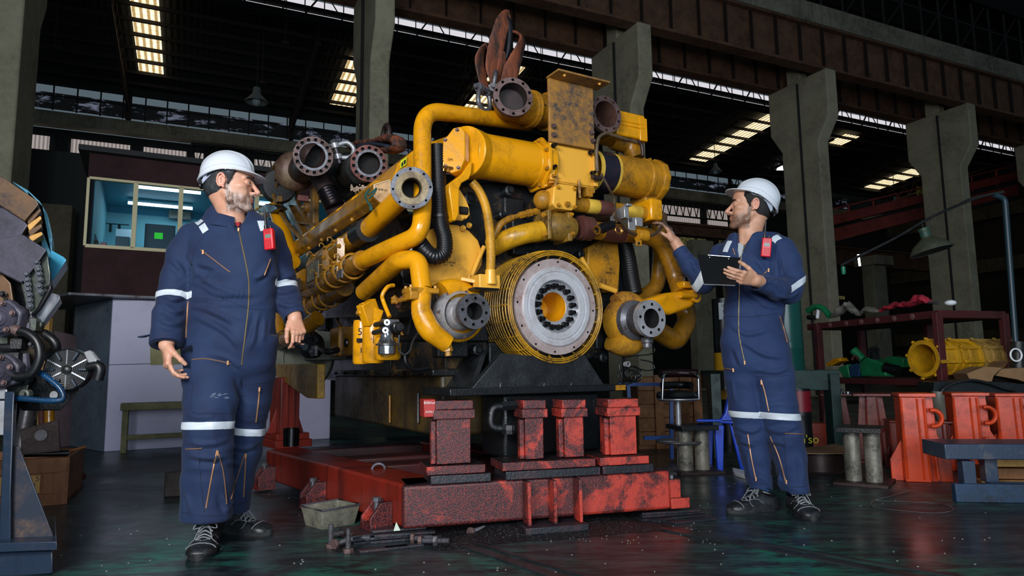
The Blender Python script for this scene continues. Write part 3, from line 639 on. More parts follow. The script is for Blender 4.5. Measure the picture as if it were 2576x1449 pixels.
m=M();m.prism([ew(x,y,.10)for x,y in tab],EF.w*.03);o=ob('lifting_tab',m,YB,eng,bevel=.004);m=M();q=ew(1166,530,.098);m.tube([q-EF.u*.025,q+EF.u*.02],.022,16,flat=1);ob('tab_slot',m,MT['hole'],o)
bolts(o,[ew(1160,548,.095)],FW,.012,.016,YB)
q0=ew(1387,480,.05);fr2=Fr(q0,60);s=mpp(q0);Wd=(ew(1497,480,.05)-q0).dot(EF.u);Hh=(ew(1387,352,.05)-q0).z
m=M();m.box(fr2,0,Wd,0,.24,Hh*.17,Hh);m.box(fr2,-.03,.0,.03,.2,Hh*.1,Hh*1.02);m.box(fr2,Wd,Wd+.02,.02,.2,Hh*.1,Hh*.98);cb_=ob('cooler_center_block',m,YB,eng,bevel=.012,seg=3)
m=M();m.box(fr2,-.015,.015,-.02,.0,Hh*.2,Hh*.95);m.box(fr2,Wd-.02,Wd+.01,-.02,.0,Hh*.2,Hh*.95);m.box(fr2,.015,Wd-.02,-.006,.0,Hh*.2,Hh*.24);ob('block_rib',m,YB,cb_,bevel=.004)
bolts(cb_,[ew(1391,367,.03),ew(1391,421,.03),ew(1484,385,.03),ew(1489,436,.03)],FW,.011,.035,MT['blt'],'black_bolt')
for(u0,h0,h1)in[(.03,.02,.17),(Wd-.06,-.0,.17)]:
    m=M();m.prism([fr2.p(u0,-.0,Hh*h0),fr2.p(u0+.045,-.0,Hh*h0),fr2.p(u0+.045,0,Hh*.1),fr2.p(u0+.07,0,Hh*.17),fr2.p(u0,0,Hh*.17)],EF.w*.05);ob('block_foot',m,YD,cb_,bevel=.003)
pl=[(1382,356),(1383,197),(1388,190),(1494,216),(1495,366)]
m=M();P0=[ew(x,y,.02)for x,y in pl];u0=EF.loc(P0[0])[0];u1=EF.loc(P0[4])[0];z0=EF.loc(P0[0])[2]-.0;z1=EF.loc(P0[1])[2]
plm=grimy('soot_dusted_yellow_plate','#a9772a','#3d3836',.50,3.2,(.5,.75),bs=.2,bd=.001)
m.box(EF,u0,u1,.015,.035,z0,z1);pb=ob('plate_bracket',m,plm,eng,bevel=.004);pb['label']='tall flat plate bracket dusted with soot'
m=M();m.box(EF,u0-.005,u1+.045,-.095,.035,z1,z1+.012);ob('bracket_lip',m,plm,pb,bevel=.003)
bolts(pb,[ew(x,y,.012)for x,y in[(1393,318),(1393,340),(1488,334),(1491,355)]],FW,.013,.018,MT['rst'])
bolts(pb,[EF.p(u0+.06,-.06,z1-.0),EF.p(u1-.01,-.06,z1)],V((0,0,-1)),.008,.01,YB)
a=ew(1500,432,wc);L2=(ew(1640,452,wc)-a).dot(EF.u);m=M();m.tube([a,a+EF.u*L2],rC,48);ar=ob('aftercooler_shell',m,YD,eng,sharp=30);ar['label']='yellow cylinder with a black painted ring, right of the plate'
bandm=grimy('bluish_black_paint','#191a26','#3a211f',.40,6,(.35,.5))
u0=(ew(1522,430,.04)-a).dot(EF.u);u1=(ew(1560,436,.04)-a).dot(EF.u);band(ar,a,rC,u0,u1,bandm);band(ar,a,rC*.998,u0-.03,u0,pk);band(ar,a,rC*.998,u1,u1+.02,pk)
m=M();m.tube([a+EF.u*(L2-.1),a+EF.u*(L2-.07)],rC*1.04,48);m.tube([a+EF.u*(L2-.01),a+EF.u*(L2+.04)],rC*1.1,10);ob('shell_collar',m,YD,ar,bevel=.004)
m=M();sd=[(1628,400),(1640,395),(1652,440),(1660,470),(1660,560),(1640,560),(1622,545),(1625,470),(1632,440)]
m.prism([ew(x,y,.12)for x,y in sd],EF.w*.16);o=ob('side_bracket',m,YD,eng,bevel=.01,seg=3)
bolts(o,[ew(1627,467,.1),ew(1636,474,.1)],FW,.009,.014,YD)
# ---------------- top of the engine
fl=ew(1291,243,.05);nf=(FW*.93-EF.u*.28+V((0,0,.02))).normalized();s=mpp(fl)
o=flange('outlet_flange',eng,fl,nf,s*51,s*37,.03,10,s*4,MT['rst'],bore=.085,lip=s*3,rc=s*45,bmat=grimy('sooty_bore','#2a1c1c','#0c0909',.5,8,(.6,.8)));o['label']='rusty round outlet flange below the lifting strap'
m=M();pp=[fl-nf*.02,fl-nf*.10,ew(1335,275,.20),ew(1378,282,.22)];m.tube(fillet(pp,[.12,.12],8),[s*46]*11+[s*44]*9,28,cap=False);el=ob('outlet_elbow',m,YD,eng)
m=M();d=(pp[3]-pp[2]).normalized();qq=pp[2]-d*.01;m.tube([qq-d*.02,qq],s*50,32);m.tube([qq+d*.004,qq+d*.022],s*50,32);m.tube([pp[3]-d*.02,pp[3]+d*.01],s*52,32);ob('elbow_ring',m,YD,el,bevel=.002)
aa,bb,_=axes(d);bolts(el,[qq+d*.022+(aa*cos(t)+bb*sin(t))*s*46 for t in[i*.785 for i in range(8)]],d,.007,.012,MT['stld'])
f2=ew(1525,287,.12);s=mpp(f2);o=flange('outlet_flange',eng,f2,FW,s*48,s*34,.028,10,s*4,MT['rst'],bore=.28,rc=s*42,bmat=grimy('rusty_bore','#5c4038','#20140f',.5,6,(.35,.6)));o['label']='rusty round outlet flange right of the tall plate'
m=M();m.tube(fillet([f2-FW*.02,f2-FW*.3,f2-FW*.36-V((0,0,.16))],.06),s*38,24,cap=False);ob('outlet_elbow',m,MT['rstk'],eng)
q=ew(1592,318,.22);s=mpp(q);fr2=Fr(q,60);m=M();m.box(fr2,-s*60,s*32,-.03,.2,-s*34,s*30);o=ob('actuator_box',m,Y,eng,bevel=.012,seg=3)
m=M();m.box(fr2,s*12,s*36,-.035,.2,-s*38,s*22);m.box(fr2,-s*50,s*28,-.036,-.028,s*2,s*6);m.box(fr2,-s*50,s*28,-.036,-.028,-s*8,-s*5);ob('box_rib',m,Y,o,bevel=.004)
m=M();m.tube(path([(1503,432,.0),(1501,400,.0),(1502,365,.0),(1508,345,.02),(1525,336,.05),(1550,343,.08),(1580,352,.1),(1600,358,.12)]),px(ew(1503,400,0),4.5),10,smooth=6);ob('fuel_line',m,grimy('dirty_hose','#6a5740','#2e2822',.5,9,(.5,.7)),eng)
m=M();m.tube(path([(1603,352,.12),(1614,366,.12),(1617,392,.12)]),px(ew(1603,400,0),4.5),10,smooth=5);m.tube(path([(1512,450,.0),(1490,445,.0)]),px(q,6),10);ob('fuel_line',m,MT['rstk'],eng)
m=M();m.tube(fillet(path([(1540,352,.35),(1585,366,.33),(1600,400,.3)]),.1),px(q,24),20);ob('coolant_pipe',m,YO,eng)['label']='short pipe behind the right cylinder'
tl=fillet(path([(1330,310,.34),(1062,276,.10),(1063,520,.06)]),[.17],14)
m=M();sP=px(ew(1062,400,.1),22.5);m.tube(tl+fillet([ew(1063,521,.06),ew(1058,590,.03),eu(950,638,-.93)],[.25],12)[1:]+[eu(890,667,-.93)],sP,28)
o=ob('coolant_pipe',m,Y,eng);o['label']='long glossy pipe arching over the top left and sweeping back'
m=M();m.tube(path([(1185,300,.24),(1210,304,.25)]),sP*.2,8);
fl=ew(1036,473,-.04);nf=(CAM-fl).normalized();nf=(nf*.9+FW*.3).normalized();s=mpp(fl)
o=flange('inlet_flange',eng,fl,nf,s*53,s*41,.022,8,s*3.2,MT['stld'],bore=0,rc=s*47,rot=.5);o['label']='grey round inlet flange at the left front'
m=M();m.k=0;m.lathe(fl,nf,[(.004,s*42),(.002,s*26),(-.01,s*23.5)],40,False);m.k=1;m.lathe(fl,nf,[(-.01,s*23.5),(-.14,s*22),(-.14,.0004)],40,False);ob('flange_face',m,[grimy('rust_mottled_face','#8a7a58','#4c3a34',.5,16,(.35,.6),.3),MT['hole']],o)
m=M();m.tube(fillet([fl-nf*.02,fl-nf*.12,ew(925,578,.50)],.1)+[eu(880,606,-.9)],[s*40,s*38,s*36,s*34,s*32,s*30,s*30,s*29,s*29,s*28,s*28],24,cap=False);ob('coolant_pipe',m,Y,eng)['label']='pipe running back from the round inlet flange'
# ---------------- left bank: covers, ducts, manifolds
wf=.30
hexp=[(940,461),(983,447),(984,489),(960,516),(938,497)]
m=M();m.prism([ew(x,y,wf)for x,y in hexp],EF.w*2.75);vc=ob('valve_cover',m,YO,eng,bevel=.008,seg=3);vc['label']='long ochre valve cover box running back on the left bank'
m=M();hp=[(942,466),(980,453),(981,487),(960,508),(943,494)];m.prism([ew(x,y,wf-.012)for x,y in hp],EF.w*.02);fp=ob('cover_end_plate',m,grimy('pale_scuffed_end_plate','#c9a67c','#7a5a30',.45,8,(.4,.6)),vc,bevel=.003)
text('SMP-H',ew(962,478,wf-.013),EF.u,V((0,0,1)),.018,ink,fp)
m=M()
m.tube([ew(x,y,wf-.013)for x,y in[(941,465),(981,452),(982,488),(960,510),(942,495)]],.004,6,closed=True);ob('plate_rim',m,MT['wht']if 0 else grimy('chipped_rim','#d8c3a5','#7a5a30',.4,20,(.4,.6)),fp)
for i in range(8):
    o1=EF.w*(.12+i*.33);P1=[ew(x,y,wf)+o1 for x,y in[(944,462),(983,449),(985,440),(965,440),(950,450)]]
    m=M();m.prism(P1,EF.w*.22);ob('cover_hump',m,Y,vc,bevel=.006)
bolts(vc,[ew(955,510,wf)+EF.w*(.1+.35*i)-EF.u*.01 for i in range(8)],V((-.5,-.3,-.8)),.012,.016,YD)
m=M();m.prism([ew(x,y,.38)for x,y in[(990,446),(1000,412),(1052,368),(1130,340),(1130,430),(1060,470),(1000,470)]],EF.w*1.0);o=ob('intake_duct',m,Y,eng,bevel=.012,seg=3)
m=M();lp=[eu(x,y,EF.loc(ew(1016,408,.4))[0]-.012)for x,y in[(1008,402),(1023,393),(1022,412),(1007,424)]]
m.prism([ew(x,y,.372)for x,y in[(1008,404),(1024,394),(1022,414),(1007,424)]],EF.w*.004);ob('warning_label',m,plain('lime_yellow_label','#c4cf1d',.5),o)
m=M();m.prism([ew(x,y,.37)for x,y in[(1010,411),(1014,406),(1014,416),(1010,420)]],EF.w*.003);m.prism([ew(x,y,.37)for x,y in[(1016,404),(1021,401),(1020,411),(1016,414)]],EF.w*.003);ob('label_mark',m,MT['hole'],o)
m=M();m.tube([ew(930,475,.25),ew(920,492,.26),ew(925,508,.27),ew(935,520,.25)],.006,8,smooth=5);m.tube([ew(925,492,.25),ew(940,480,.24),ew(947,474,.24),ew(940,488,.24),ew(928,500,.25)],.005,8,smooth=5);m.tube([ew(931,512,.25),ew(934,530,.25)],.009,8);ob('green_cord',m,grimy('dark_green_cord','#0f4a43','#07221f',.5,30,(.7,.9)),eng)
def rail(name,pts,u,r,mat=None,lab=None,seg=20):
    m=M();m.tube([eu(x,y,u)for x,y in pts],r,seg);o=ob(name,m,mat or YO,eng)
    if lab:o['label']=lab
    return o
def vclamp(x,y,u,r,big=1.):
    c=eu(x,y,u);m=M();m.lathe(c,EF.w,[(-.012,r*1.0),(-.012,r*1.12),(-.004,r*1.2),(.004,r*1.2),(.012,r*1.12),(.012,r*1.0)],28,False)
    o=ob('v_clamp',m,YD,eng);m=M();q=c-EF.u*r*1.1+V((0,0,r*.6));m.tube([q,q+V((-.01,-.02,.022)),q+V((-.03,-.02,.018)),q+V((-.028,-.02,.0))],.004,6,smooth=3);m.bar(q-EF.w*.02,q+EF.w*.03,.014);ob('clamp_latch',m,YD,o)
    return o
rail('manifold_tube',[(905,590),(845,640)],-.90,.062,lab='upper manifold tube on the left bank')
rail('manifold_collar',[(926,578),(903,592)],-.93,.070,MT['rub'],'black rubber coupling on the manifold')
rail('manifold_tube',[(842,642),(800,668)],-.88,.085,YO,seg=8)
m=M();aq=eu(790,686,-.98);fr3=Fr(aq,60);m.box(fr3,-.01,.16,-.27,.22,-.085,.09);o=ob('manifold_box',m,YO,eng,bevel=.02)
m=M();m.box(fr3,-.016,-.01,-.17,.13,-.055,.06);ob('name_plate',m,grimy('worn_grey_plate','#a19c8a','#6f6a5c',.5,14,(.5,.7)),o,bevel=.002)
rail('manifold_tube',[(772,704),(728,734)],-.93,.085,YO,seg=10)
m=M();aq=eu(740,724,-.99);m.box(Fr(aq,60),-.012,.0,-.20,.18,-.05,.05);o=ob('black_plate',m,MT['rub2'],eng,bevel=.002);text('-85 KG',aq-EF.u*.0135-V((0,0,.012)),-EF.w,V((0,0,1)),.05,plain('pale_print','#a8a28c',.6),o)
for(x,y)in[(868,626),(846,640),(815,660),(812,664)]:vclamp(x,y,-.88,.07)
for(x,y)in[(858,640),(820,668)]:
    q=eu(x,y,-.97);m=M();m.bar(q+V((0,0,.10)),q-V((0,0,.12)),.05,.014);o=ob('clamp_plate',m,YO,eng,bevel=.003);bolts(o,[q+V((0,0,.05))-EF.u*.01,q-V((0,0,.06))-EF.u*.01],-EF.u,.012,.02,YD)
rail('manifold_tube',[(912,655),(812,716)],-.93,.058,lab='lower manifold tube with spring clamps')
for(x,y)in[(888,676),(868,686),(845,700),(823,712)]:vclamp(x,y-6,-.93,.068)
m=M();q=eu(855,690,-1.02);m.box(Fr(q,60),-.004,.004,-.05,.05,-.025,.025);ob('rating_plate',m,MT['stld'],eng)
rail('manifold_tube',[(812,716),(700,745)],-.9,.07,YO,seg=10)
rail('drain_tube',[(868,722),(742,792)],-.84,.06,lab='bottom tube of the left bank')
for(x,y)in[(830,744),(812,752),(790,766)]:vclamp(x,y,-.84,.072)
m=M();m.tube([eu(868,690,-.78),eu(866,715,-.78),eu(852,738,-.78)],.075,16,smooth=4);ob('drain_elbow',m,YO,eng)
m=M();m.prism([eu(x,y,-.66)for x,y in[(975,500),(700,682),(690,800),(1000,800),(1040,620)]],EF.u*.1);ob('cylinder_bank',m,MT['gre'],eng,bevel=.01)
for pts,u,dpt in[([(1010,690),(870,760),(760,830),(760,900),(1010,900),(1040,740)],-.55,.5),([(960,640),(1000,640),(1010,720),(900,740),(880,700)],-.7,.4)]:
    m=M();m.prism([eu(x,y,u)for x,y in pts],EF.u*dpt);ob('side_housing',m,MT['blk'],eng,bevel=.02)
rnd=random.Random(3)
for i in range(26):
    x=rnd.uniform(780,1010);y=rnd.uniform(max(700,830-(x-780)*.45),890);q=eu(x,y,-.58);s=.02+.03*rnd.random();m=M()
    if i%3==0:m.lathe(q+EF.u*.04,-EF.u,[(0,s*1.4),(.05,s*1.4),(.06,s),(.08,s)],12)
    elif i%3==1:m.box(Fr(q,60+rnd.uniform(-20,20)),-.02,.06,-s*1.6,s*1.6,-s,s)
    else:m.tube([q,q-EF.u*.03+V((0,0,s)),q+EF.w*rnd.uniform(-.2,.2)-V((0,0,s*3))],.010,8,smooth=4)
    ob('side_fitting',m,[MT['blk'],MT['stld'],MT['rub'],MT['yelo']][i%4 if i%5 else 0],eng,bevel=.003)
def turbo(x,y,u,rf,rh,mat,holes,lab,body):
    c=eu(x,y,u);nf=((CAM-c).normalized()*.82+FW*.35+V((0,0,.0))).normalized();s=mpp(c)
    f=flange('turbo_flange',eng,c,nf,s*rf,s*rh,.03,holes,s*4.6,mat,bore=.09,rc=s*(rf-8),lip=s*6,lipmat=MT['stl']);f['label']=lab
    m=M();m.lathe(c,nf,[(.006,s*rh),(.006,s*(rh+6)),(-.02,s*(rh+7))],36,False);ob('flange_lip',m,MT['stld'],f)
    return c,nf,s
c,nf,s=turbo(788,393,-1.0,49,30,MT['rst'],15,'grey round exhaust flange of the left turbocharger',0)
c2=eu(742,432,-.95)
m=M();m.tube([c-nf*.02,c-nf*.12-EF.u*.02,c2+EF.u*.04],[s*33,s*35,s*37],24,smooth=5,cap=False);ob('turbo_neck',m,MT['rstk'],eng)
m=M();aa,bb,dd=axes((c2-c).normalized());m.lathe(c2,(c-c2),[(-.10,s*30),(-.08,s*46),(-.03,s*56),(.03,s*58),(.07,s*50),(.10,s*36)],32);o=ob('turbo_housing',m,grimy('heat_stained_casting','#4f3530','#8a7a58',.40,5,(.45,.7),.2),eng);o['label']='heat stained turbocharger housing'
m=M();q=eu(700,470,-.95);m.lathe(q,(c-q),[(-.14,.02),(-.10,s*44),(.0,s*56),(.08,s*50)],28);ob('compressor_housing',m,MT['rub2'],eng)
q=eu(755,498,-.98);m=M();m.box(Fr(q,60),-.02,.06,-.02,.01,-.025,.02);ob('rusty_lug',m,MT['rstr'],eng,bevel=.004)
pts=[eu(800,440,-.9),eu(822,478,-.85),eu(842,520,-.8),eu(856,556,-.75)]
m=M();m.tube([pts[0],pts[1]],s*24,22);m.tube([pts[2],pts[3]],s*26,22);bl_=ob('exhaust_pipe',m,MT['rstk'],eng)
corr('exhaust_bellows',[pts[1],pts[1].lerp(pts[2],.5),pts[2]],s*27,.022,grimy('dark_chromed_bellows','#3a3a40','#2a1c18',.5,10,(.2,.4),.9),eng,sm=6,depth=.1)
c,nf,s=turbo(928,411,-.72,46,28,MT['rstr'],14,'red-brown rusty exhaust flange of the wrapped turbocharger',0)
wr=N('black_wrapping_cloth');nn_=wr.noise(7,6,.7,sc=(1,1,.35),dist=1.6);wr.set(wr.mix(wr.ramp(nn_,[(.5,0.),(.72,1.)]),'#0d0f11','#3c382f'),.55,0,bump=nn_,bs=1.,bd=.04);MT['wrap']=wr.m
m=M();cb=eu(880,440,-.62);m.ball(cb-nf*.10,s*72,40,28,sc=(1.0,.9,.95));m.tube([c-nf*.10,cb],s*44,24)
for v_i,v_ in enumerate(m.v):
    q=V(v_);d_=noise.noise(q*9)*.035+noise.noise(V((q.x*6,q.y*6,q.z*22)))*.018;m.v[v_i]=tuple(q+(q-cb).normalized()*d_)
ob('heat_wrap',m,MT['wrap'],eng,sharp=180)
m=M();rnd=random.Random(5)
for i in range(110):
    q=eu(903+rnd.uniform(-20,22),475+rnd.gauss(0,4),-.86);m.ball(q,rnd.uniform(.002,.007),5,4)
tag(ob('insulation_tuft',m,plain('pale_fibre','#9c8a78',.9),eng),kind='stuff')
ub=-.78;thk=EF.u*.05
fm=grimy('brown_yellow_casting','#7d5a24','#2c2010',.48,6,(.3,.6))
def plate(name,pts,u,mat,th=.05,par=eng,bev=.006,lab=None):
    m=M();m.prism([eu(x,y,u)for x,y in pts],EF.u*th);o=ob(name,m,mat,par,bevel=bev)
    if lab:o['label']=lab
    return o
plate('turbo_bracket',[(722,470),(735,462),(745,470),(742,500),(765,545),(772,560),(772,520),(786,520),(790,610),(775,618),(745,615),(730,560),(712,520)],ub-.02,fm,.04,lab='brown cast bracket under the left turbocharger')
plate('bracket_rib',[(718,520),(726,515),(766,596),(758,600)],ub-.05,fm,.05)
plate('bracket_rib',[(742,556),(812,564),(812,570),(742,562)],ub-.05,fm,.05)
plate('bracket_rib',[(780,470),(787,470),(787,605),(780,605)],ub-.05,fm,.05)
plate('bracket_panel',[(735,560),(820,565),(820,620),(735,640)],ub+.05,MT['blk'],.03)
q=eu(767,521,ub-.03);m=M();m.lathe(q,-EF.u,[(-.03,.05),(.01,.045),(.012,.02),(.03,.016),(.032,.0004)],24);ob('bracket_boss',m,fm,eng)
m=M();m.tube([eu(x,y,-1.0)for x,y in[(706,402),(690,418),(682,445),(684,470),(692,505),(712,545),(738,580),(762,602)]],.016,10,smooth=5);ob('oil_line',m,fm,eng)['label']='thin brown oil line looping down from the turbocharger'
m=M();m.tube([eu(698,440,-.98),eu(697,462,-.98),eu(690,490,-.98)],.012,8);m.box(Fr(eu(698,445,-1.),60),-.02,.03,-.03,.04,-.03,.03);ob('line_clip',m,fm,eng,bevel=.003);m=M();m.box(Fr(eu(700,503,-1.),60),-.02,.02,-.07,.0,-.03,.02);ob('line_clip',m,fm,eng,bevel=.003)
m=M();m.tube(fillet([eu(650,540,-.98),eu(694,525,-.98),eu(712,585,-.98),eu(735,660,-.98)],[.12,.3],8),.062,22);ob('coolant_pipe',m,Y,eng)['label']='glossy yellow pipe behind the left man\'s radio'
plate('soot_tray',[(642,532),(668,512),(690,515),(700,524),(680,536)],-1.05,MT['blk'],.08)
plate('rear_panel',[(688,560),(702,590),(722,640),(735,700),(690,690),(676,600)],-.9,YO,.05)
m=M();m.tube(fillet([eu(680,700,-1.0),eu(697,735,-1.0),eu(700,862,-1.0),eu(745,842,-1.0),eu(800,800,-.9)],[.12,.1,.2],8),.056,20);ob('coolant_pipe',m,YO,eng)['label']='ochre pipe elbow beside the left man\'s hand'
q=eu(716,852,-1.0);m=M();m.lathe(q,(eu(745,842,-1.0)-q),[(-.03,.058),(-.03,.066),(.03,.066),(.03,.058)],20,False);ob('hose_clamp',m,MT['blt'],eng)
m=M();q=eu(760,900,-.84);m.lathe(q,-EF.u*.5+FW*.6,[(-.05,.25),(0,.25),(.0,.16)],40,False);m.lathe(q,-EF.u*.5+FW*.6,[(-.02,.17),(-.02,.0004)],30,False);m.box(Fr(q,60),.02,.3,-.2,.3,-.02,.2);ob('flywheel_housing',m,grimy('grey_green_casting','#6a6f64','#22241f',.45,7,(.4,.7)),eng,bevel=.004)
def sbox(name,x0,y0,x1,y1,u,th,mat,par=eng,bev=.01,lab=None,skew=0):
    A=eu(x1,y1,u);Bp=eu(x0,y0,u);la,lb=EF.loc(A),EF.loc(Bp);m=M();m.box(EF,u,u+th,la[1],lb[1],min(la[2],lb[2]),max(la[2],lb[2]));o=ob(name,m,mat,par,bevel=bev)
    if lab:o['label']=lab
    return o
sbox('control_box',848,828,893,892,-.78,.2,YO,lab='flat ochre box with a centre knob')
sbox('control_box',830,826,850,896,-.8,.1,YO)
q=eu(872,862,-.79);m=M();m.lathe(q,-EF.u,[(0,.03),(.012,.026),(.014,.0004)],16);ob('knob',m,MT['rub'],eng)
def filt(cx,cy0,cy1,w,r,lab):
    a=ew(cx,cy0,w);b=ew(cx,cy1,w);b=V((a.x,a.y,b.z));m=M();h=a.z-b.z;m.lathe(b,V((0,0,1)),[(0,r*.85),(.012,r),(h-.015,r),(h,r*.9)],32);o=ob('fuel_filter',m,Y,eng);o['label']=lab;return o,a,b
fo,a,b=filt(912,806,916,.34,.048,'rearmost yellow filter canister with black print')
f1,a1,b1=filt(940,806,914,.24,.056,'middle yellow filter canister')
f2_,a3,b3=filt(975,850,906,.10,.066,'front yellow filter canister below the silver filter head')
vn=lambda p:(CAM-p).normalized()
def onside(base,r,dz,k=1.0):d=(CAM-base);d.z=0;d.normalize();return base+d*(r+.001)+V((0,0,dz))
rt=lambda base:V((0,0,1)).cross((V((CAM.x,CAM.y,0))-V((base.x,base.y,0))).normalized())
for base,r,body,dz,sz in[(b,.048,'55',.165,.05),(b,.048,'A',.24,.05),(b,.048,'B',.07,.035),(b1,.056,'·|·',.12,.04)]:
    text(body,onside(base,r,dz),rt(base),V((0,0,1)),sz,MT['hole'],eng,'filter_print')
q=onside(b,.048,.12);m=M();m.box(Fr(q,60),-.03,.03,-.003,.0,-.01,.012);ob('filter_print',m,MT['hole'],fo)
m=M();m.bar(ew(925,800,.22),ew(935,772,.22),.06,.12);m.bar(ew(938,812,.22),ew(920,760,.2),.05,.10);ob('filter_bracket',m,Y,eng,bevel=.005)
q=ew(973,872,.02);s=mpp(q);m=M();m.lathe(V((q.x,q.y,ew(973,892,.02).z)),V((0,0,1)),[(0,s*20),(.004,s*22),(s*21,s*22),(s*23,s*28),(s*27,s*29),(s*29,s*24),(s*42,s*17),(s*54,s*16)],36)
sl=ob('filter_head',m,grimy('oily_chrome','#c2c4c9','#4b4b50',.40,12,(.12,.35),.95),eng);sl['label']='shiny silver filter bowl'
m=M();fr2=Fr(ew(985,820,.03),60);m.box(fr2,-s*22,s*22,-.0,.06,-s*18,s*18);ob('head_block',m,MT['stld'],sl,bevel=.006)
for(x,y)in[(973,811),(969,831)]:
    p=ew(x,y,-.03);m=M();m.tube([p,p+EF.w*.05,ew(x-28,y+6,.12)],s*7,14);ob('hose_stub',m,MT['rub2'],sl);m=M();m.lathe(p,FW,[(.0,s*8),(.004,s*8),(.004,s*3),(-.01,s*3),(-.01,.0004)],24,False);ob('port_ring',m,MT['wht'],sl)
p=ew(1003,823,-.02);m=M();m.lathe(p,FW,[(-.05,s*15),(0,s*14),(.004,s*11),(.02,s*10),(.021,.0004)],24);pc_=ob('pressure_switch',m,MT['rub'],sl);text('oSto',p+FW*.021,EF.u,V((0,0,1)),.02,MT['rub2'],pc_)
m=M();m.tube(path([(1004,842,-.01),(1003,862,-.01),(1004,880,0),(1016,892,0),(1030,884,.0),(1038,860,.02),(1055,830,.06),(1068,800,.1)]),s*2.6,8,smooth=5);ob('sensor_cable',m,MT['rub2'],eng)
m=M();m.tube(path([(1000,852,.05),(1040,852,.08),(1070,852,.12)]),s*9,14);ob('black_hose',m,MT['rub'],eng)
m=M();m.tube([ew(980,797,.05),ew(965,760,.1),ew(962,742,.1),ew(975,722,.1),ew(990,718,.12)],s*5.5,12,smooth=6);ob('fuel_pipe',m,Y,eng)
m=M();m.tube([ew(1000,775,.1),ew(1010,750,.1),ew(1020,745,.1)],s*6,8);m.tube([ew(990,750,.06),ew(1010,760,.05)],s*7,6);ob('red_cap',m,MT['rstr'],eng)
m=M();m.tube(path([(985,760,.04),(1025,752,.04)]),s*6,10);m.tube(path([(988,746,.04),(1000,762,.04)]),s*8,6);ob('pipe_union',m,YO,eng,bevel=.002)
m=M();m.tube(path([(1018,892,.1),(1022,915,.1),(1045,930,.12),(1080,925,.15)]),s*7,12,smooth=5);ob('black_hose',m,MT['rub'],eng)
m=M();m.tube([eu(742,850,-.9),eu(790,840,-.92),eu(800,870,-.92),eu(825,885,-.92),eu(850,880,-.85)],.02,10,smooth=5);ob('black_hose',m,MT['rub'],eng)
q=eu(790,870,-.9);m=M();m.lathe(q,-EF.u*.6+FW*.5,[(0,.09),(.05,.09),(.055,.06),(.07,.05),(.07,.0004)],24);ob('starter_end',m,MT['blk'],eng)
m=M();q=eu(790,885,-.95);m.box(Fr(q,60),-.01,.01,-.06,.05,-.03,.04);m.tube([q,q-EF.u*.03],.02,6);ob('starter_bracket',m,MT['stld'],eng,bevel=.002)
# ---------------- oil pan, mounts, front platform
pan=grimy('oil_streaked_pan','#57451f','#181716',.50,2.6,(.35,.6),streak='#1b1a18')
m=M();P1=[ew(1128,932,.22),ew(1118,1000,.22),ew(1105,1090,.24)]
zt_,zm,zb_=EF.loc(P1[0])[2],EF.loc(P1[1])[2],EF.loc(eu(1060,1091,-.55))[2]
m.box(EF,-.54,.45,.36,2.5,zb_,zt_-.02);ob('oil_pan',m,pan,eng,bevel=.02)['label']='deep oil pan streaked dark and yellow'
m=M();m.box(EF,-.60,.5,.34,2.9,zt_-.03,zt_+.01);m.box(EF,-.5,.5,.4,3.,zt_,.0);ob('pan_rail',m,MT['gre'],eng,bevel=.008)
bolts(eng,[EF.p(-.6,.5+.25*i,zt_-.01)for i in range(9)],-EF.u,.010,.015,MT['blt'],'pan_bolt')
for(x,y0,y1)in[(982,994,1063),(1053,988,1064)]:
    a,b=eu(x,y0,-.545),eu(x,y1,-.545);m=M();m.bar(a,b,.012,.05);ob('pan_slot',m,MT['yelo']if x<1000 else MT['stld'],eng,bevel=.003)
o=plate('engine_mount',[(688,916),(798,916),(797,1003),(771,1001),(690,944)],-1.02,grimy('stained_mount_yellow','#a27a16','#3b2c12',48/100,4,(.35,.6)),.05,lab='yellow rear mounting bracket resting on the red post')
pf=ew(1130,998,-.02);zp0,zp1=EF.loc(pf)[2],EF.loc(ew(1130,978,-.02))[2];u0=EF.loc(ew(1132,990,-.02))[0];u1=EF.loc(ew(1573,986,-.02))[0]
m=M();m.box(EF,u0,u1,-.02,.34,zp0,zp1);o=ob('front_platform',m,MT['blk'],eng,bevel=.006);o['label']='grease black base plate under the damper'
m=M();m.box(EF,u1-.07,u1+.002,-.022,.05,zp0+.005,zp1-.005);ob('bare_corner',m,YD,o)
gus=grimy('black_greasy_gusset','#17191c','#24282c',.5,8,(.35,.6),bs=.6)
zt2=EF.loc(ew(1265,880,.02))[2]
m=M();m.prism([ew(x,y,.0)for x,y in[(1186,979),(1262,888),(1440,905),(1468,888),(1528,979)]],EF.w*.05)
ob('gusset_plate',m,gus,o,bevel=.004)
for(xa,xb)in[(1262,1300),(1372,1392),(1440,1470)]:
    m=M();m.prism([ew(xa-6,979,-.01),ew(xb,979,-.01),ew(xb-8,925,.03),ew(xa+6,905,.03)],EF.w*.03);ob('gusset_rib',m,gus,o,bevel=.006)
m=M();m.prism([EF.p(u0+.15,.05,zp1),EF.p(u0+.15,.4,zp1),EF.p(u0+.3,.4,zt2),EF.p(u0+.3,.2,zt2)],EF.u*.03);ob('gusset_rib',m,gus,o,bevel=.004);m=M();m.prism([EF.p(u1-.15,.05,zp1),EF.p(u1-.15,.4,zp1),EF.p(u1-.28,.4,zt2),EF.p(u1-.28,.2,zt2)],EF.u*.03);ob('gusset_rib',m,gus,o,bevel=.004)
m=M();m.box(EF,-.3,.34,.08,.34,zp0-.34,zp0);ob('sump_front',m,MT['blk'],eng,bevel=.02)
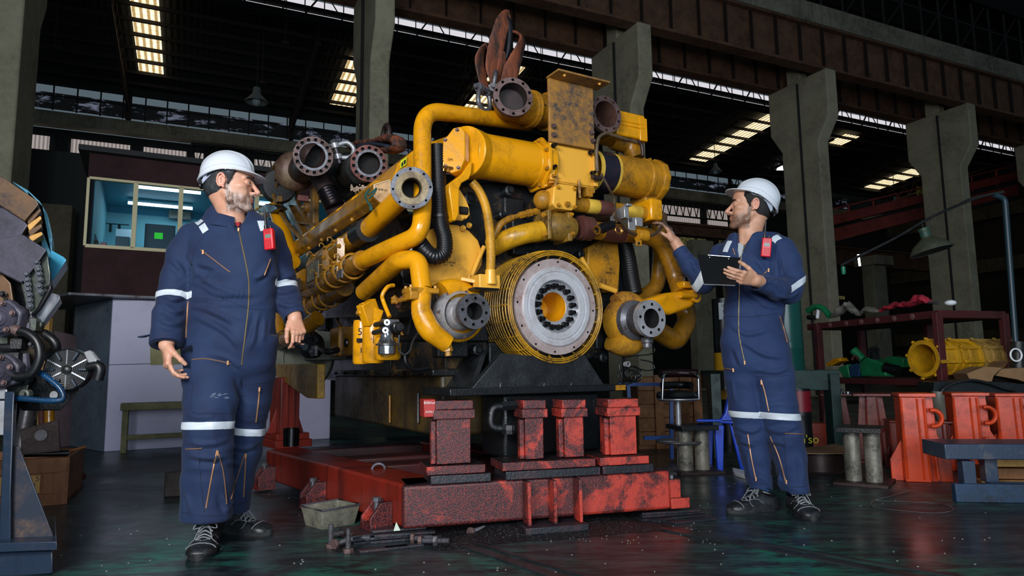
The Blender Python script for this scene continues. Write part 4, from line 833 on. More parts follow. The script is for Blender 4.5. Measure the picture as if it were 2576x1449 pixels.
for(x,y,r)in[(1228,1020,0),]:
    m=M();m.tube(fillet(path([(1298,1020,.0),(1238,1024,.02),(1232,1076,.02),(1288,1080,-.01)]),[.04,.04],5),.022,14);m.tube(path([(1262,1021,0),(1298,1019,-.01)]),.026,6);m.tube(path([(1262,1079,.0),(1292,1081,-.02)]),.027,6);ob('drain_pipe',m,MT['blk'],eng)
m=M();q=ew(1289,1081,-.03);m.lathe(q,FW*.6+EF.u*.8,[(-.03,.026),(0,.026),(.001,.018),(-.03,.018),(-.03,.0004)],6);ob('drain_nut',m,MT['stld'],eng)
m=M();m.tube(path([(1490,1005,.1),(1490,1050,.1),(1484,1095,.1)]),.022,12);ob('drain_pipe',m,MT['blk'],eng);m=M();m.tube(path([(1484,1095,.1),(1487,1130,.1)]),.012,10);ob('red_tube',m,plain('red_plastic_tube','#b02a1c',.4),eng)
m=M();rnd=random.Random(2)
for k in range(5):
    cx,cy=1588+rnd.uniform(-14,14),942+rnd.uniform(-8,8);rx=rnd.uniform(12,26)
    m.tube([ew(cx+rx*cos(t*PI/8),cy+rx*.85*sin(t*PI/8),.1+.01*k)for t in range(16)],.004,6,closed=True,smooth=2)
m.tube([ew(x,y,.1)for x,y in[(1565,950),(1558,920),(1575,900),(1600,895),(1640,890),(1645,875),(1625,868)]],.004,6,smooth=5)
m.tube([ew(x,y,.1)for x,y in[(1600,925),(1625,932),(1645,928),(1640,912),(1612,905)]],.004,6,smooth=5)
ob('wire_coil',m,MT['rub'],eng);m=M();q=ew(1581,916,.08);m.lathe(q,FW,[(-.03,.017),(0,.017),(.0,.012),(-.02,.012)],16,False);ob('wire_ferrule',m,MT['stl'],eng)
# ================================================================== lifting slings, shackles
slm=N('worn_brown_webbing');f1n=slm.noise(14,5,.7,sc=(1,1,.3));slm.set(slm.mix(slm.ramp(f1n,[(.42,0.),(.62,1.)]),'#2c1c16','#7a3f25'),.75,0,bump=f1n,bs=.5,bd=.006);MT['sling']=slm.m
def strap(m,pts,wds,tw,w0=.12,th=.012):
    P_=[ew(x,y,z)for x,y,z in pts];P2,W2=spline(P_,list(wds),6);_,T2=spline(P_,list(tw),6);rings=[]
    for i,p in enumerate(P2):
        d=(P2[min(i+1,len(P2)-1)]-P2[max(i-1,0)]).normalized();a=EF.u*cos(T2[i])+EF.w*sin(T2[i]);a=(a-d*a.dot(d)).normalized();n=d.cross(a)
        rings.append([p+a*W2[i]*cos(2*PI*k/12)*.5+n*(th+.004*noise.noise(p*30))*sin(2*PI*k/12)*(1+.3*cos(4*PI*k/12))for k in range(12)])
    m.loft(rings)
sl_=thing('lifting_sling','worn brown webbing sling hanging in folds above the round top flange','sling',ew(1265,200,.2))
m=M();strap(m,[(1262,215,.2),(1240,180,.2),(1250,110,.2),(1264,60,.2),(1277,38,.25),(1284,70,.28),(1278,120,.3)],[.06,.12,.11,.10,.06,.06,.05],[0,.3,.1,.2,.8,1.2,1.4]);ob('strap',m,MT['sling'],sl_)
m=M();strap(m,[(1268,210,.16),(1285,180,.16),(1306,130,.18),(1314,100,.2),(1300,85,.24),(1286,95,.28),(1278,110,.3)],[.06,.11,.10,.09,.09,.06,.05],[.2,.1,.6,.8,.4,1.,1.2]);ob('strap',m,MT['sling'],sl_)
m=M();strap(m,[(1225,240,.3),(1212,190,.3),(1206,150,.3),(1222,120,.3),(1236,140,.28),(1240,190,.26),(1246,220,.24)],[.05,.07,.08,.09,.08,.07,.05],[0,.2,.4,1.,.6,.3,0]);ob('strap',m,MT['sling'],sl_)
m=M();strap(m,[(1250,240,.22),(1252,200,.2),(1262,170,.2),(1262,130,.2)],[.05,.09,.07,.05],[.5,.8,.3,.2]);ob('strap',m,MT['sling'],sl_)
hk=thing('crane_hook','black crane hook inside the brown sling loops','hook',ew(1272,100,.25));m=M();m.tube([ew(x,y,.25)for x,y in[(1272,150),(1279,120),(1280,80),(1274,55),(1264,48),(1258,62)]],[.012,.024,.03,.03,.026,.02],14,smooth=5);ob('hook_body',m,MT['rub'],hk)
def shackle(lab,c,d,sd,r,t,mat=None):
    th=thing('bow_shackle',lab,'shackle',c);d=V(d).normalized();sd=V(sd);sd=(sd-d*sd.dot(d)).normalized();m=M()
    pts=[c-sd*r*.75-d*r*1.1,c-sd*r*1.0,c-sd*r*.85+d*r*.7,c+d*r*1.15,c+sd*r*.85+d*r*.7,c+sd*r*1.0,c+sd*r*.75-d*r*1.1]
    m.tube(pts,t,14,smooth=6);n3=d.cross(sd)
    for k in(0,-1):m.lathe(pts[k]-sd*t*1.1,sd,[(0,t*1.9),(t*2.2,t*1.9)],18)
    ob('bow',m,mat or MT['stld'],th);m=M();m.tube([pts[0]-sd*t*3,pts[-1]+sd*t*3],t*.9,12);m.hexb(pts[-1]+sd*t*1.2,sd,t*1.7,t*1.8);ob('pin',m,MT['stld'],th);return th
shackle('steel bow shackle linking the sling above the yellow pipe',ew(1218,252,.2),(0,0,-1),EF.u*.9+EF.w*.4,.055,.014)
shackle('steel bow shackle with its bow up inside the sling',ew(1243,205,.2),V((.15,0,1)),EF.u*.4+EF.w*.9,.05,.014)
sl2=thing('lifting_sling','crumpled orange and blue sling lying behind the red-brown turbo flange','sling',eu(960,360,-.55))
m=M();P_=[eu(x,y,-.6)for x,y in[(880,372),(905,362),(940,358),(975,350),(998,352),(1004,368),(985,378),(950,374)]];m.tube(P_,[.03,.05,.045,.06,.055,.05,.05,.03],14,smooth=6,flat=.5)
for i,v_ in enumerate(m.v):q=V(v_);m.v[i]=tuple(q+V((0,0,noise.noise(q*25)*.012)))
ob('strap',m,MT['sling'],sl2);m=M();m.tube([eu(x,y,-.63)for x,y in[(900,370),(930,362),(955,364),(975,368)]],.022,10,smooth=5,flat=.6);ob('inner_strap',m,plain('dark_blue_webbing','#122238',.7),sl2)
t_=thing('lifting_eye','dark lifting ring standing up behind the crumpled sling','ring',eu(972,345,-.5));cc=eu(971,341,-.5);m=M();m.tube([cc+EF.w*.055*cos(k*PI/10)*1.2+V((0,0,.075*sin(k*PI/10)+.0))for k in range(20)],.018,10,closed=True);ob('ring',m,MT['rstk'],t_)
shackle('silver bow shackle lying left of the red-brown turbo flange',eu(868,378,-.75),V((.9,.3,.25)),V((0,0,1)),.055,.016,MT['stl'])
# ================================================================== red steel frame under the engine
def oiled(name,base,amt):
    q=N(name);a_=q.noise(4.5,7,.72,dist=.8);sp=q.noise(150,3,.65);gx=q.n('ShaderNodeSeparateXYZ');q.l(q.obj(),gx.inputs[0]);gn=q.n('ShaderNodeNewGeometry');gz=q.n('ShaderNodeSeparateXYZ');q.l(gn.outputs['True Normal'],gz.inputs[0])
    side=q.ramp(gx.outputs[0],[(.0,1.),(.02,.85),(.5,.35),(1.,.12)]);th=q.n('ShaderNodeMath',operation='MULTIPLY_ADD');q.l(side,th.inputs[0]);th.inputs[1].default_value=.17*amt;q.l(a_,th.inputs[2])
    oil=q.ramp(th.outputs[0],[(.53,0.),(.62,1.)]);grain=q.ramp(sp,[(.42,1.),(.60,.62)]);c=q.mix(q.mul(oil,grain),base,'#16191f');c=q.mix(q.mul(q.ramp(sp,[(.66,0.),(.74,.55)]),oil),c,'#6d7280')
    c=q.mix(q.ramp(q.noise(9,5,.7),[(.52,0.),(.7,.7)]),c,'#3a1618');c=q.mix(q.ramp(gz.outputs[2],[(.6,0.),(.85,.92)]),c,'#111418');q.set(c,q.ramp(sp,[(.4,.28),(.7,.55)]),0,bump=sp,bs=.7,bd=.004);return q.m
MT['redf']=oiled('oil_caked_red_paint','#b23a2c',1.)
reds=N('streaked_red_paint');s1=reds.noise(11,5,.7,sc=(1,1,.10));s2=reds.noise(1.7,4,.6)
reds.set(reds.mix(reds.mul(reds.ramp(s1,[(.36,1.),(.56,.05)]),reds.ramp(s2,[(.35,1.),(.62,.25)])),'#7a2114','#140c0e'),.38,0,bump=s1,bs=.2,bd=.002);MT['reds']=reds.m
st=thing('engine_stand','oil caked red steel frame carrying the yellow engine','stand',(.1,4.0,0))
zB=.055
A=gnd(1013,1333,zB);A2=gnd(1690,1281,zB);fd=(A2-A).normalized();FS=Fr(A,0);FS.u=fd;FS.w=V((-fd.y,fd.x,0));Lf=(A2-A).length
zTop=onpl(1015,1222,A,FS.w).z;Hb=zTop-A.z;print('beam',zTop,Lf)
m=M();m.box(FS,0,Lf,0,.24,0,Hb);ob('front_beam',m,MT['redf'],st,bevel=.018,seg=4)['label']='front box beam, red paint showing through black oil'
Bk=gnd(660,1205,zB);ld=(Bk-A).normalized();LS=Fr(A,0);LS.w=ld;LS.u=V((ld.y,-ld.x,0));Ll=(Bk-A).length
m=M();m.box(LS,.02,.26,.0,Ll,0,Hb);ob('side_beam',m,MT['reds'],st,bevel=.015,seg=3)['label']='long left side beam streaked red and black'
m=M();R0=FS.p(Lf-.28,.2,0);FR=Fr(R0,0);FR.w=ld;FR.u=LS.u;m.box(FR,0,.24,0,Ll,0,Hb*.98);ob('side_beam',m,MT['reds'],st,bevel=.015,seg=3)['label']='right side beam hidden behind the posts'
for t in(.42,.62,.97):
    a=LS.p(.2,Ll*t,0);L_=(FR.p(0,Ll*t,0)-a).length;fr4=Fr(a,0);fr4.u=(FR.p(0,Ll*t,0)-a).normalized();fr4.w=V((-fr4.u.y,fr4.u.x,0));m=M();m.box(fr4,0,L_,0,.22,0,Hb*.9);ob('cross_beam',m,grimy('dark_red_paint','#4a1f1f','#1b1113',.5,3,(.4,.6)),st,bevel=.01)
xs=lambda x,w=-.0:(onpl(x,1250,FS.p(0,w,0),FS.w)-FS.o).dot(FS.u)
m0=grimy('black_crusted_steel','#22242a','#4a2a2c',.38,8,(.3,.5),bs=.7)
for x0,x1 in((1328,1337),(1394,1402),(1458,1466)):
    m=M();m.box(FS,xs(x0,-.09),xs(x1,-.09),-.09,0,-.01,Hb-.005);ob('web_stiffener',m,MT['redf'],st,bevel=.003)
m=M();m.box(FS,xs(1320,-.11),xs(1478,-.11),-.12,.05,-.045,-.012);ob('foot_plate',m,m0,st,bevel=.004)
def zat(x,y,w):return onpl(x,y,FS.p(0,w,0),FS.w).z-FS.o.z
def post(x0,x1,ytop,wf,dp,lab,z0,cap_=True):
    ua,ub=xs(x0,wf),xs(x1,wf);zt=zat((x0+x1)/2,ytop,wf);p_=None
    m=M();m.box(FS,ua+.012,ub-.012,wf,wf+dp,z0,zt-.085);p_=ob('post',m,MT['redf'],st,bevel=.004);p_['label']=lab
    m=M();m.box(FS,ua-.008,ub+.008,wf-.015,wf+dp+.01,zt-.09,zt-.045);m.box(FS,ua+.0,ub-.0,wf-.01,wf+dp+.01,zt-.045,zt);ob('post_cap',m,MT['redf'],p_,bevel=.004)
    m=M();m.box(FS,ua-.012,ua+.012,wf+.02,wf+.06,z0,zt-.1);ob('post_angle',m,MT['redf'],p_,bevel=.003)
    return ua,ub,zt
z1=Hb;pz=.05
def pads(x0,x1,yt,wf,dp,n=2):
    ua,ub=xs(x0,wf),xs(x1,wf)
    for k in range(n):m=M();m.box(FS,ua+.02*k,ub+.03*k-.02,wf+.01*k,wf+dp-.01*k,Hb+.045*(n-1-k)+.0,Hb+.045*(n-k)-.004);ob('pad_plate',m,MT['redf']if k==0 else m0,st,bevel=.003)
pads(1074,1232,1180,-.03,.24);pads(1265,1510,1160,-.03,.24);pads(1512,1645,1150,-.03,.24)
post(1092,1191,1007,.0,.13,'leftmost front post with pale lettering on its cap',Hb+.09)
post(1318,1376,1006,.02,.13,'second front post from the left',Hb+.09)
post(1418,1478,1005,.02,.13,'third front post from the left',Hb+.09)
post(1535,1612,1003,.02,.14,'rightmost front post, clean red',Hb+.09)
pa=xs(1088,0);zz=zat(1090,1020,0)
m=M();q=FS.p(pa-.035,.03,zz-.03);m.box(FS,pa-.045,pa+.012,-.012,.12,zz-.055,zz+.03);cp_=ob('cap_block',m,plain('bright_red_paint','#a3221c',.45),st,bevel=.003)
prt=plain('white_stencil','#d9d2cc',.6);text('Billbhus',FS.p(pa-.018,-.0135,zz+.014),FS.u,V((0,0,1)),.018,prt,cp_);text('AVN.64',FS.p(pa-.012,-.0135,zz-.03),FS.u,V((0,0,1)),.016,prt,cp_)
def rpost(x0,x1,yt,yb,t,lab):
    a=gnd((x0+x1)/2,yb,zB+Hb);wq=(a-LS.o).dot(LS.w);uq=(a-LS.o).dot(LS.u);s=mpp(a);wd=(x1-x0)*s;h=(yb-yt)*s
    m=M();m.box(LS,uq-wd*.5,uq+wd*.5,wq-.08,wq+.16,Hb+.05,Hb+h);p_=ob('post',m,MT['reds'],st,bevel=.006);p_['label']=lab
    m=M();m.box(LS,uq-wd*.9,uq+wd*1.0,wq-.16,wq+.24,Hb,Hb+.055);m.box(LS,uq-wd*.8,uq+wd*.9,wq-.14,wq+.22,Hb+.055,Hb+.1);ob('pad_plate',m,MT['reds'],st,bevel=.004)
    for k in(-1,1):m=M();m.prism([LS.p(uq+k*wd*.5,wq,Hb+.1),LS.p(uq+k*wd*.95,wq,Hb+.1),LS.p(uq+k*wd*.5,wq,Hb+h*.55)],LS.w*.02);ob('post_gusset',m,MT['reds'],p_,bevel=.002)
    for k in(-.25,.1):m=M();m.box(LS,uq+wd*k,uq+wd*(k+.12),wq-.095,wq-.08,Hb+.1,Hb+h*.9);ob('weld_strip',m,MT['reds'],p_,bevel=.002)
    return uq,wq
rpost(694,742,950,1122,.8,'rear left post under the yellow mount')
def lug(x,y,lab):
    a=onpl(x,y,LS.p(.02,0,0),LS.u);wq=(a-LS.o).dot(LS.w);m=M()
    for k in(-.055,.035):m.prism([LS.p(.02,wq+k,-.04),LS.p(-.10,wq+k,-.04),LS.p(-.10,wq+k,.04),LS.p(-.04,wq+k,.11),LS.p(.02,wq+k,.11)],LS.w*.02)
    m.box(LS,-.10,.02,wq-.06,wq+.06,-.045,.015);o=ob('jack_lug',m,MT['redf'],st,bevel=.003);o['label']=lab
    m=M();q=LS.p(-.04,wq,.02);m.cyl(q,q+V((0,0,.09)),.014,12);m.hexb(q+V((0,0,.09)),V((0,0,1)),.022,.02);ob('jack_bolt',m,MT['stld'],o)
lug(975,1272,'front jack lug beside the left corner');lug(812,1222,'middle jack lug on the left side beam');lug(688,1186,'rear jack lug on the left side beam')
m=M();u_=Lf;m.box(FS,u_,u_+.07,.02,.12,.05,.15);m.box(FS,u_,u_+.11,.0,.14,.0,.055);o=ob('jack_lug',m,MT['redf'],st,bevel=.004);o['label']='stepped lug on the right end of the front beam'
m=M();m.hexb(FS.p(u_+.03,.05,.15),V((0,0,1)),.014,.02);ob('jack_bolt',m,MT['stld'],o)
m=M();q=gnd(952,1180,zB+Hb);m.tube([q+FS.u*.035*cos(k*PI/8)+V((0,0,.03*sin(k*PI/8)))for k in range(9)],.008,8);ob('lifting_loop',m,MT['stld'],st)
def plates(x,y,L_,W_,n,az,lab,mat,zz0=0.,jitter=.03):
    c=gnd(x,y);r_=random.Random(x)
    for k in range(n):
        fr5=Fr(c+V((r_.uniform(-jitter,jitter),r_.uniform(-jitter,jitter),0)),az+r_.uniform(-4,4));m=M();k_=1-.08*k
        m.box(fr5,-L_/2*k_,L_/2*k_,-W_/2*k_,W_/2*k_,zz0+k*.0135,zz0+k*.0135+.012);o=ob('steel_plate',m,mat,bevel=.002)
        tag(o,lab+(', lowest of its pile',', second from below',', third from below',', topmost')[min(k,3)]if n>1 else lab,'plate','loose packing plates under the stand')
plates(1000,1345,.34,.3,4,74,'black steel packing plate under the left front corner of the stand',m0)
plates(935,1350,.30,.26,3,60,'dark steel plate jutting left from the left front corner',m0)
plates(1680,1296,.40,.2,3,74,'dark flat plate stacked under the right end of the front beam',m0)
plates(1400,1322,.48,.16,2,74,'black plate under the middle foot of the stand',m0)
for(x,y,l,w,az,t)in[(965,1384,.22,.035,68,'thin steel strip on the floor in front of the stand'),(1017,1378,.18,.03,70,'short steel strip lying right of another in front of the stand'),(1345,1330,.07,.03,74,'small steel wedge below the middle foot'),(1482,1322,.09,.04,80,'small flat shim right of the middle foot'),(1660,1310,.13,.05,60,'small shim plate in front of the right plate stack'),(1745,1312,.26,.05,68,'long thin shim lying right of the plate stack'),(1730,1296,.1,.04,70,'rusty orange shim on the right plate stack')]:
    fr5=Fr(gnd(x,y),az);m=M();m.box(fr5,-l/2,l/2,-w/2,w/2,.0,.012);tag(ob('steel_shim',m,m0 if 'orange' not in t else MT['rstr'],bevel=.002),t,'shim','small loose shims round the stand')
gm=N('black_oily_grit');g1=gm.noise(110,2,.6);gm.set(gm.mix(gm.ramp(g1,[(.60,0.),(.68,1.)]),'#0e1114','#4c5258'),gm.ramp(g1,[(.4,.3),(.6,.6)]),0,bump=g1,bs=1.,bd=.01)
m=M();ga,gb=gnd(1060,1345),gnd(1620,1300);gd=gb-ga;gn=V((-gd.y,gd.x,0)).normalized()
def gf(i,j):
    p=ga+gd*i+gn*((j-.4)*.8);e=min(i,1-i,j,1-j)*4;h=max(0,min(1,e))*(.018+.05*max(0,noise.noise(p*3)+.3));return V((p.x+noise.noise(p*4)*.06,p.y+noise.noise(p*5+V((3,1,2)))*.06,.001+h))
m.grid(gf,70,40);tag(ob('grit_heap',m,gm.m,sharp=180),'low spread of black oily grit under the front beam','grit',kind='stuff')
rnd=random.Random(11);m=M()
for i in range(120):
    x,y=rnd.uniform(1060,1800),rnd.uniform(1310,1370);q=gnd(x,y);m.box(Fr(q,rnd.uniform(0,90)),-.001-.003*rnd.random(),.002,-.0015,.0015,.001,.003)
for i in range(120):
    x,y=rnd.uniform(150,2500),rnd.uniform(1200,1440);q=gnd(x,y);m.box(Fr(q,rnd.uniform(0,90)),-.003,.004,-.002,.002,.0,.002)
tag(ob('floor_debris',m,plain('pale_chips','#8f9288',.7)),'scattered pale chips and flakes on the dark floor','debris',kind='stuff')
def lbolt(x,y,az,lab,up=False,L_=.09,r=.013):
    t=thing('loose_bolt',lab,'bolt',gnd(x,y),'loose bolts on the floor');g=gnd(x,y);m=M()
    if up:o0,d=g,V((0,0,1));
    else:d=V((sin(R(az)),cos(R(az)),.02));o0=g+V((0,0,r*1.9))-d*L_/2
    m.hexb(o0,d,r*1.9,r*1.4);ob('head',m,MT['rst'],t,bevel=.001)
    m=M();prof=[];n_=int(L_/.004)
    for k in range(n_):prof+=[(r*1.4+k*.004,r),(r*1.4+k*.004+.002,r*.9)]
    m.lathe(o0,d,prof,12);ob('threaded_shank',m,MT['stld'],t)
    if not up and L_>.1:m=M();m.hexb(o0+d*L_*.55,d,r*1.8,r*1.5);ob('nut',m,MT['stld'],t)
for a in[(832,1378,0,'upright bolt, leftmost of the loose bolts in front of the stand',True),(876,1390,0,'upright bolt right of the nut and washer',True),(850,1356,70,'bolt lying behind the upright bolts',False),(858,1378,35,'bolt lying between the two upright bolts',False),(902,1366,100,'bolt lying with its round end to the viewer, rightmost of the left cluster',False),(1058,1368,95,'black bolt lying before the plates, left of the long bolt',False),(1088,1374,100,'long threaded bolt with a nut lying before the plates',False,.13),(1198,1348,40,'red-topped bolt lying alone in the grit',False)]:lbolt(*a)
def tray():
    a,b,c_=gnd(812,1333),gnd(892,1317),gnd(790,1310);az=math.degrees(math.atan2((b-a).x,(b-a).y));fr5=Fr(a,az);W_=(b-a).length;D_=.17;H_=onpl(812,1283,a,fr5.w).z
    t=thing('metal_tray','dented grey metal tray standing on the floor left of the stand corner','tray',fr5.p(W_/2,D_/2,0));m=M();tk=.004;e=.02
    pts=lambda z,o:[fr5.p(-o,-o,z),fr5.p(W_+o,-o,z),fr5.p(W_+o,D_+o,z),fr5.p(-o,D_+o,z)]
    m.loft([pts(.004,-tk),pts(H_,e-tk),pts(H_,e),pts(0,0)],cap=False);m.add(pts(.004,-tk),[(0,1,2,3)]);m.add(pts(0,0),[(3,2,1,0)])
    ob('tray_body',m,grimy('mottled_tray_metal','#8e8c7c','#3b3c36',.5,16,(.4,.7),.3),t,bevel=.002)
    m=M();q=pts(H_,e);m.tube(q,.006,8,closed=True);ob('rim',m,MT['stld'],t)
tray()
q=gnd(732,1122,zB+Hb+.1);s=mpp(q);
t=thing('oil_can','black open can standing on the rear pad of the stand','can',q);m=M();m.lathe(q,V((0,0,1)),[(0,s*19),(s*44,s*20),(s*44,s*18.5),(.01,s*18),(.01,.0004)],28,True);ob('can_body',m,plain('glossy_black_metal','#07090b',.2),t)
m=M();q=gnd(990,1336,.056);m.prism([q,q+V((.03,.01,0)),q+V((.012,.0,.04))],V((0,.003,.002)));tag(ob('paper_scrap',m,plain('greenish_paper','#c9d6c4',.8)),'torn pale paper scrap on the plates at the stand corner','paper')
m=M()
for(p,q,w)in[((1165,1372),(1420,1460),.05),((1185,1365),(1500,1460),.02),((1600,1318),(2340,1460),.06),((1640,1322),(2420,1455),.02),((560,1228),(850,1190),.04)]:
    a,b=gnd(*p),gnd(*q);m.bar(V((a.x,a.y,.003)),V((b.x,b.y,.003)),w,.008)
struct('trim_7',m,grimy('worn_rail_steel','#33373a','#15181a',.5,6,(.25,.5),.4),sharp=0)
# ================================================================== people (signed distance shapes turned into one skin)
import openvdb
class SDF:
    def __init__(s,lo,hi,vox):
        s.lo=np.array(lo,dtype=np.float32);s.v=vox;s.n=tuple(int((b-a)/vox)+1 for a,b in zip(lo,hi));s.a=np.full(s.n,.06,np.float32)
    def blk(s,lo,hi,pad):
        i0=[max(0,int((lo[k]-pad-s.lo[k])/s.v))for k in range(3)];i1=[min(s.n[k],int((hi[k]+pad-s.lo[k])/s.v)+2)for k in range(3)]
        if any(a>=b for a,b in zip(i0,i1)):return None,None
        ax=[s.lo[k]+s.v*np.arange(i0[k],i1[k],dtype=np.float32)for k in range(3)]
        return tuple(slice(a,b)for a,b in zip(i0,i1)),np.meshgrid(*ax,indexing='ij',sparse=True)
    def mix(s,sl,d,k,sub=False):
        a=s.a[sl]
        if sub:d=-d;h=np.maximum(k-np.abs(a-d),0)/k;s.a[sl]=np.maximum(a,d)+h*h*k/4
        else:h=np.maximum(k-np.abs(a-d),0)/k;s.a[sl]=np.minimum(a,d)-h*h*k/4
    def cap(s,a,b,r0,r1=None,k=.01,sub=False):
        r1=r0 if r1 is None else r1;a,b=V(a),V(b);R_=max(r0,r1)
        sl,X=s.blk([min(a[i],b[i])-R_ for i in range(3)],[max(a[i],b[i])+R_ for i in range(3)],.03)
        if sl is None:return
        ab=b-a;L2=max(ab.length_squared,1e-9);px_,py_,pz_=X[0]-a.x,X[1]-a.y,X[2]-a.z
        t=np.clip((px_*ab.x+py_*ab.y+pz_*ab.z)/L2,0,1);d=np.sqrt((px_-t*ab.x)**2+(py_-t*ab.y)**2+(pz_-t*ab.z)**2)-(r0+(r1-r0)*t)
        s.mix(sl,d.astype(np.float32),k,sub)
    def chain(s,pts,rs,k=.01,sub=False):
        for i in range(len(pts)-1):s.cap(pts[i],pts[i+1],rs[i],rs[i+1],k,sub)
    def ell(s,c,r,A,k=.01,sub=False):
        c=V(c);R_=max(r);sl,X=s.blk([c[i]-R_ for i in range(3)],[c[i]+R_ for i in range(3)],.03)
        if sl is None:return
        x,y,z=X[0]-c.x,X[1]-c.y,X[2]-c.z;q=[(x*a.x+y*a.y+z*a.z)for a in A]
        k0=np.sqrt(sum((q[i]/r[i])**2 for i in range(3)));k1=np.sqrt(sum((q[i]/r[i]**2)**2 for i in range(3)))
        s.mix(sl,(k0*(k0-1)/np.maximum(k1,1e-6)).astype(np.float32),k,sub)
    def seg(s,a,b,ra,rb,side,k=.02):
        a,b=V(a),V(b);ab=b-a;L=ab.length;n=ab/L;u=V(side);u=(u-n*u.dot(n)).normalized();w=n.cross(u);R_=max(ra+rb)
        sl,X=s.blk([min(a[i],b[i])-R_ for i in range(3)],[max(a[i],b[i])+R_ for i in range(3)],.03)
        if sl is None:return
        x,y,z=X[0]-a.x,X[1]-a.y,X[2]-a.z;t=(x*n.x+y*n.y+z*n.z);tt=np.clip(t/L,0,1);A_=ra[0]+(rb[0]-ra[0])*tt;B_=ra[1]+(rb[1]-ra[1])*tt
        e=t-tt*L;q1=(x*u.x+y*u.y+z*u.z)/A_;q2=(x*w.x+y*w.y+z*w.z)/B_;m_=np.minimum(A_,B_)
        d=(np.sqrt(q1*q1+q2*q2+(e/m_)**2)-1)*m_;s.mix(sl,d.astype(np.float32),k)
    def plane(s,c,n,lo,hi,k=.004):
        sl,X=s.blk(lo,hi,0);d=(X[0]-c[0])*n[0]+(X[1]-c[1])*n[1]+(X[2]-c[2])*n[2]
        a=s.a[sl];s.a[sl]=np.maximum(a,d.astype(np.float32)*np.ones_like(a))
    def mesh(s,name,blur=1):
        a=s.a;a[0]=a[-1]=.06;a[:,0]=a[:,-1]=.06;a[:,:,0]=a[:,:,-1]=.06
        for _ in range(blur):
            for ax in range(3):
                b=np.copy(a);sl=[slice(None)]*3;s1=list(sl);s2=list(sl);s0=list(sl);s0[ax]=slice(1,-1);s1[ax]=slice(0,-2);s2[ax]=slice(2,None)
                b[tuple(s0)]=.5*a[tuple(s0)]+.25*(a[tuple(s1)]+a[tuple(s2)]);a=b
        bg=4*s.v;g=openvdb.FloatGrid(bg);g.copyFromArray(np.clip(a,-bg,bg),tolerance=1e-6)
        p,q=g.convertToQuads(isovalue=0.0);p=p*s.v+s.lo;me=bpy.data.meshes.new(name)
        me.vertices.add(len(p));me.vertices.foreach_set('co',p.astype(np.float32).ravel());me.loops.add(len(q)*4);me.polygons.add(len(q))
        me.loops.foreach_set('vertex_index',q[:,::-1].astype(np.int32).ravel());me.polygons.foreach_set('loop_start',np.arange(0,len(q)*4,4,dtype=np.int32));me.polygons.foreach_set('loop_total',np.full(len(q),4,np.int32))
        me.update(calc_edges=True);return me
def vco(me):a=np.empty(len(me.vertices)*3,np.float32);me.vertices.foreach_get('co',a);return a.reshape(-1,3)
def skinfix(me):
    import bmesh;b=bmesh.new();b.from_mesh(me);bmesh.ops.recalc_face_normals(b,faces=b.faces);b.to_mesh(me);b.free()
class HF:
    def __init__(s,o,az,pitch=0,roll=0,sc=1.):
        f=V((sin(R(az)),cos(R(az)),0));sd=V((-f.y,f.x,0));up=V((0,0,1));f2=f*cos(R(pitch))+up*sin(R(pitch));u2=up*cos(R(pitch))-f*sin(R(pitch))
        sd2=sd*cos(R(roll))+u2*sin(R(roll));u3=u2*cos(R(roll))-sd*sin(R(roll));s.o=V(o);s.f,s.s,s.u,s.k=f2,sd2,u3,sc
    def p(s,f,sd,u):return s.o+(s.f*f+s.s*sd+s.u*u)*s.k
    def ax(s):return(s.f,s.s,s.u)
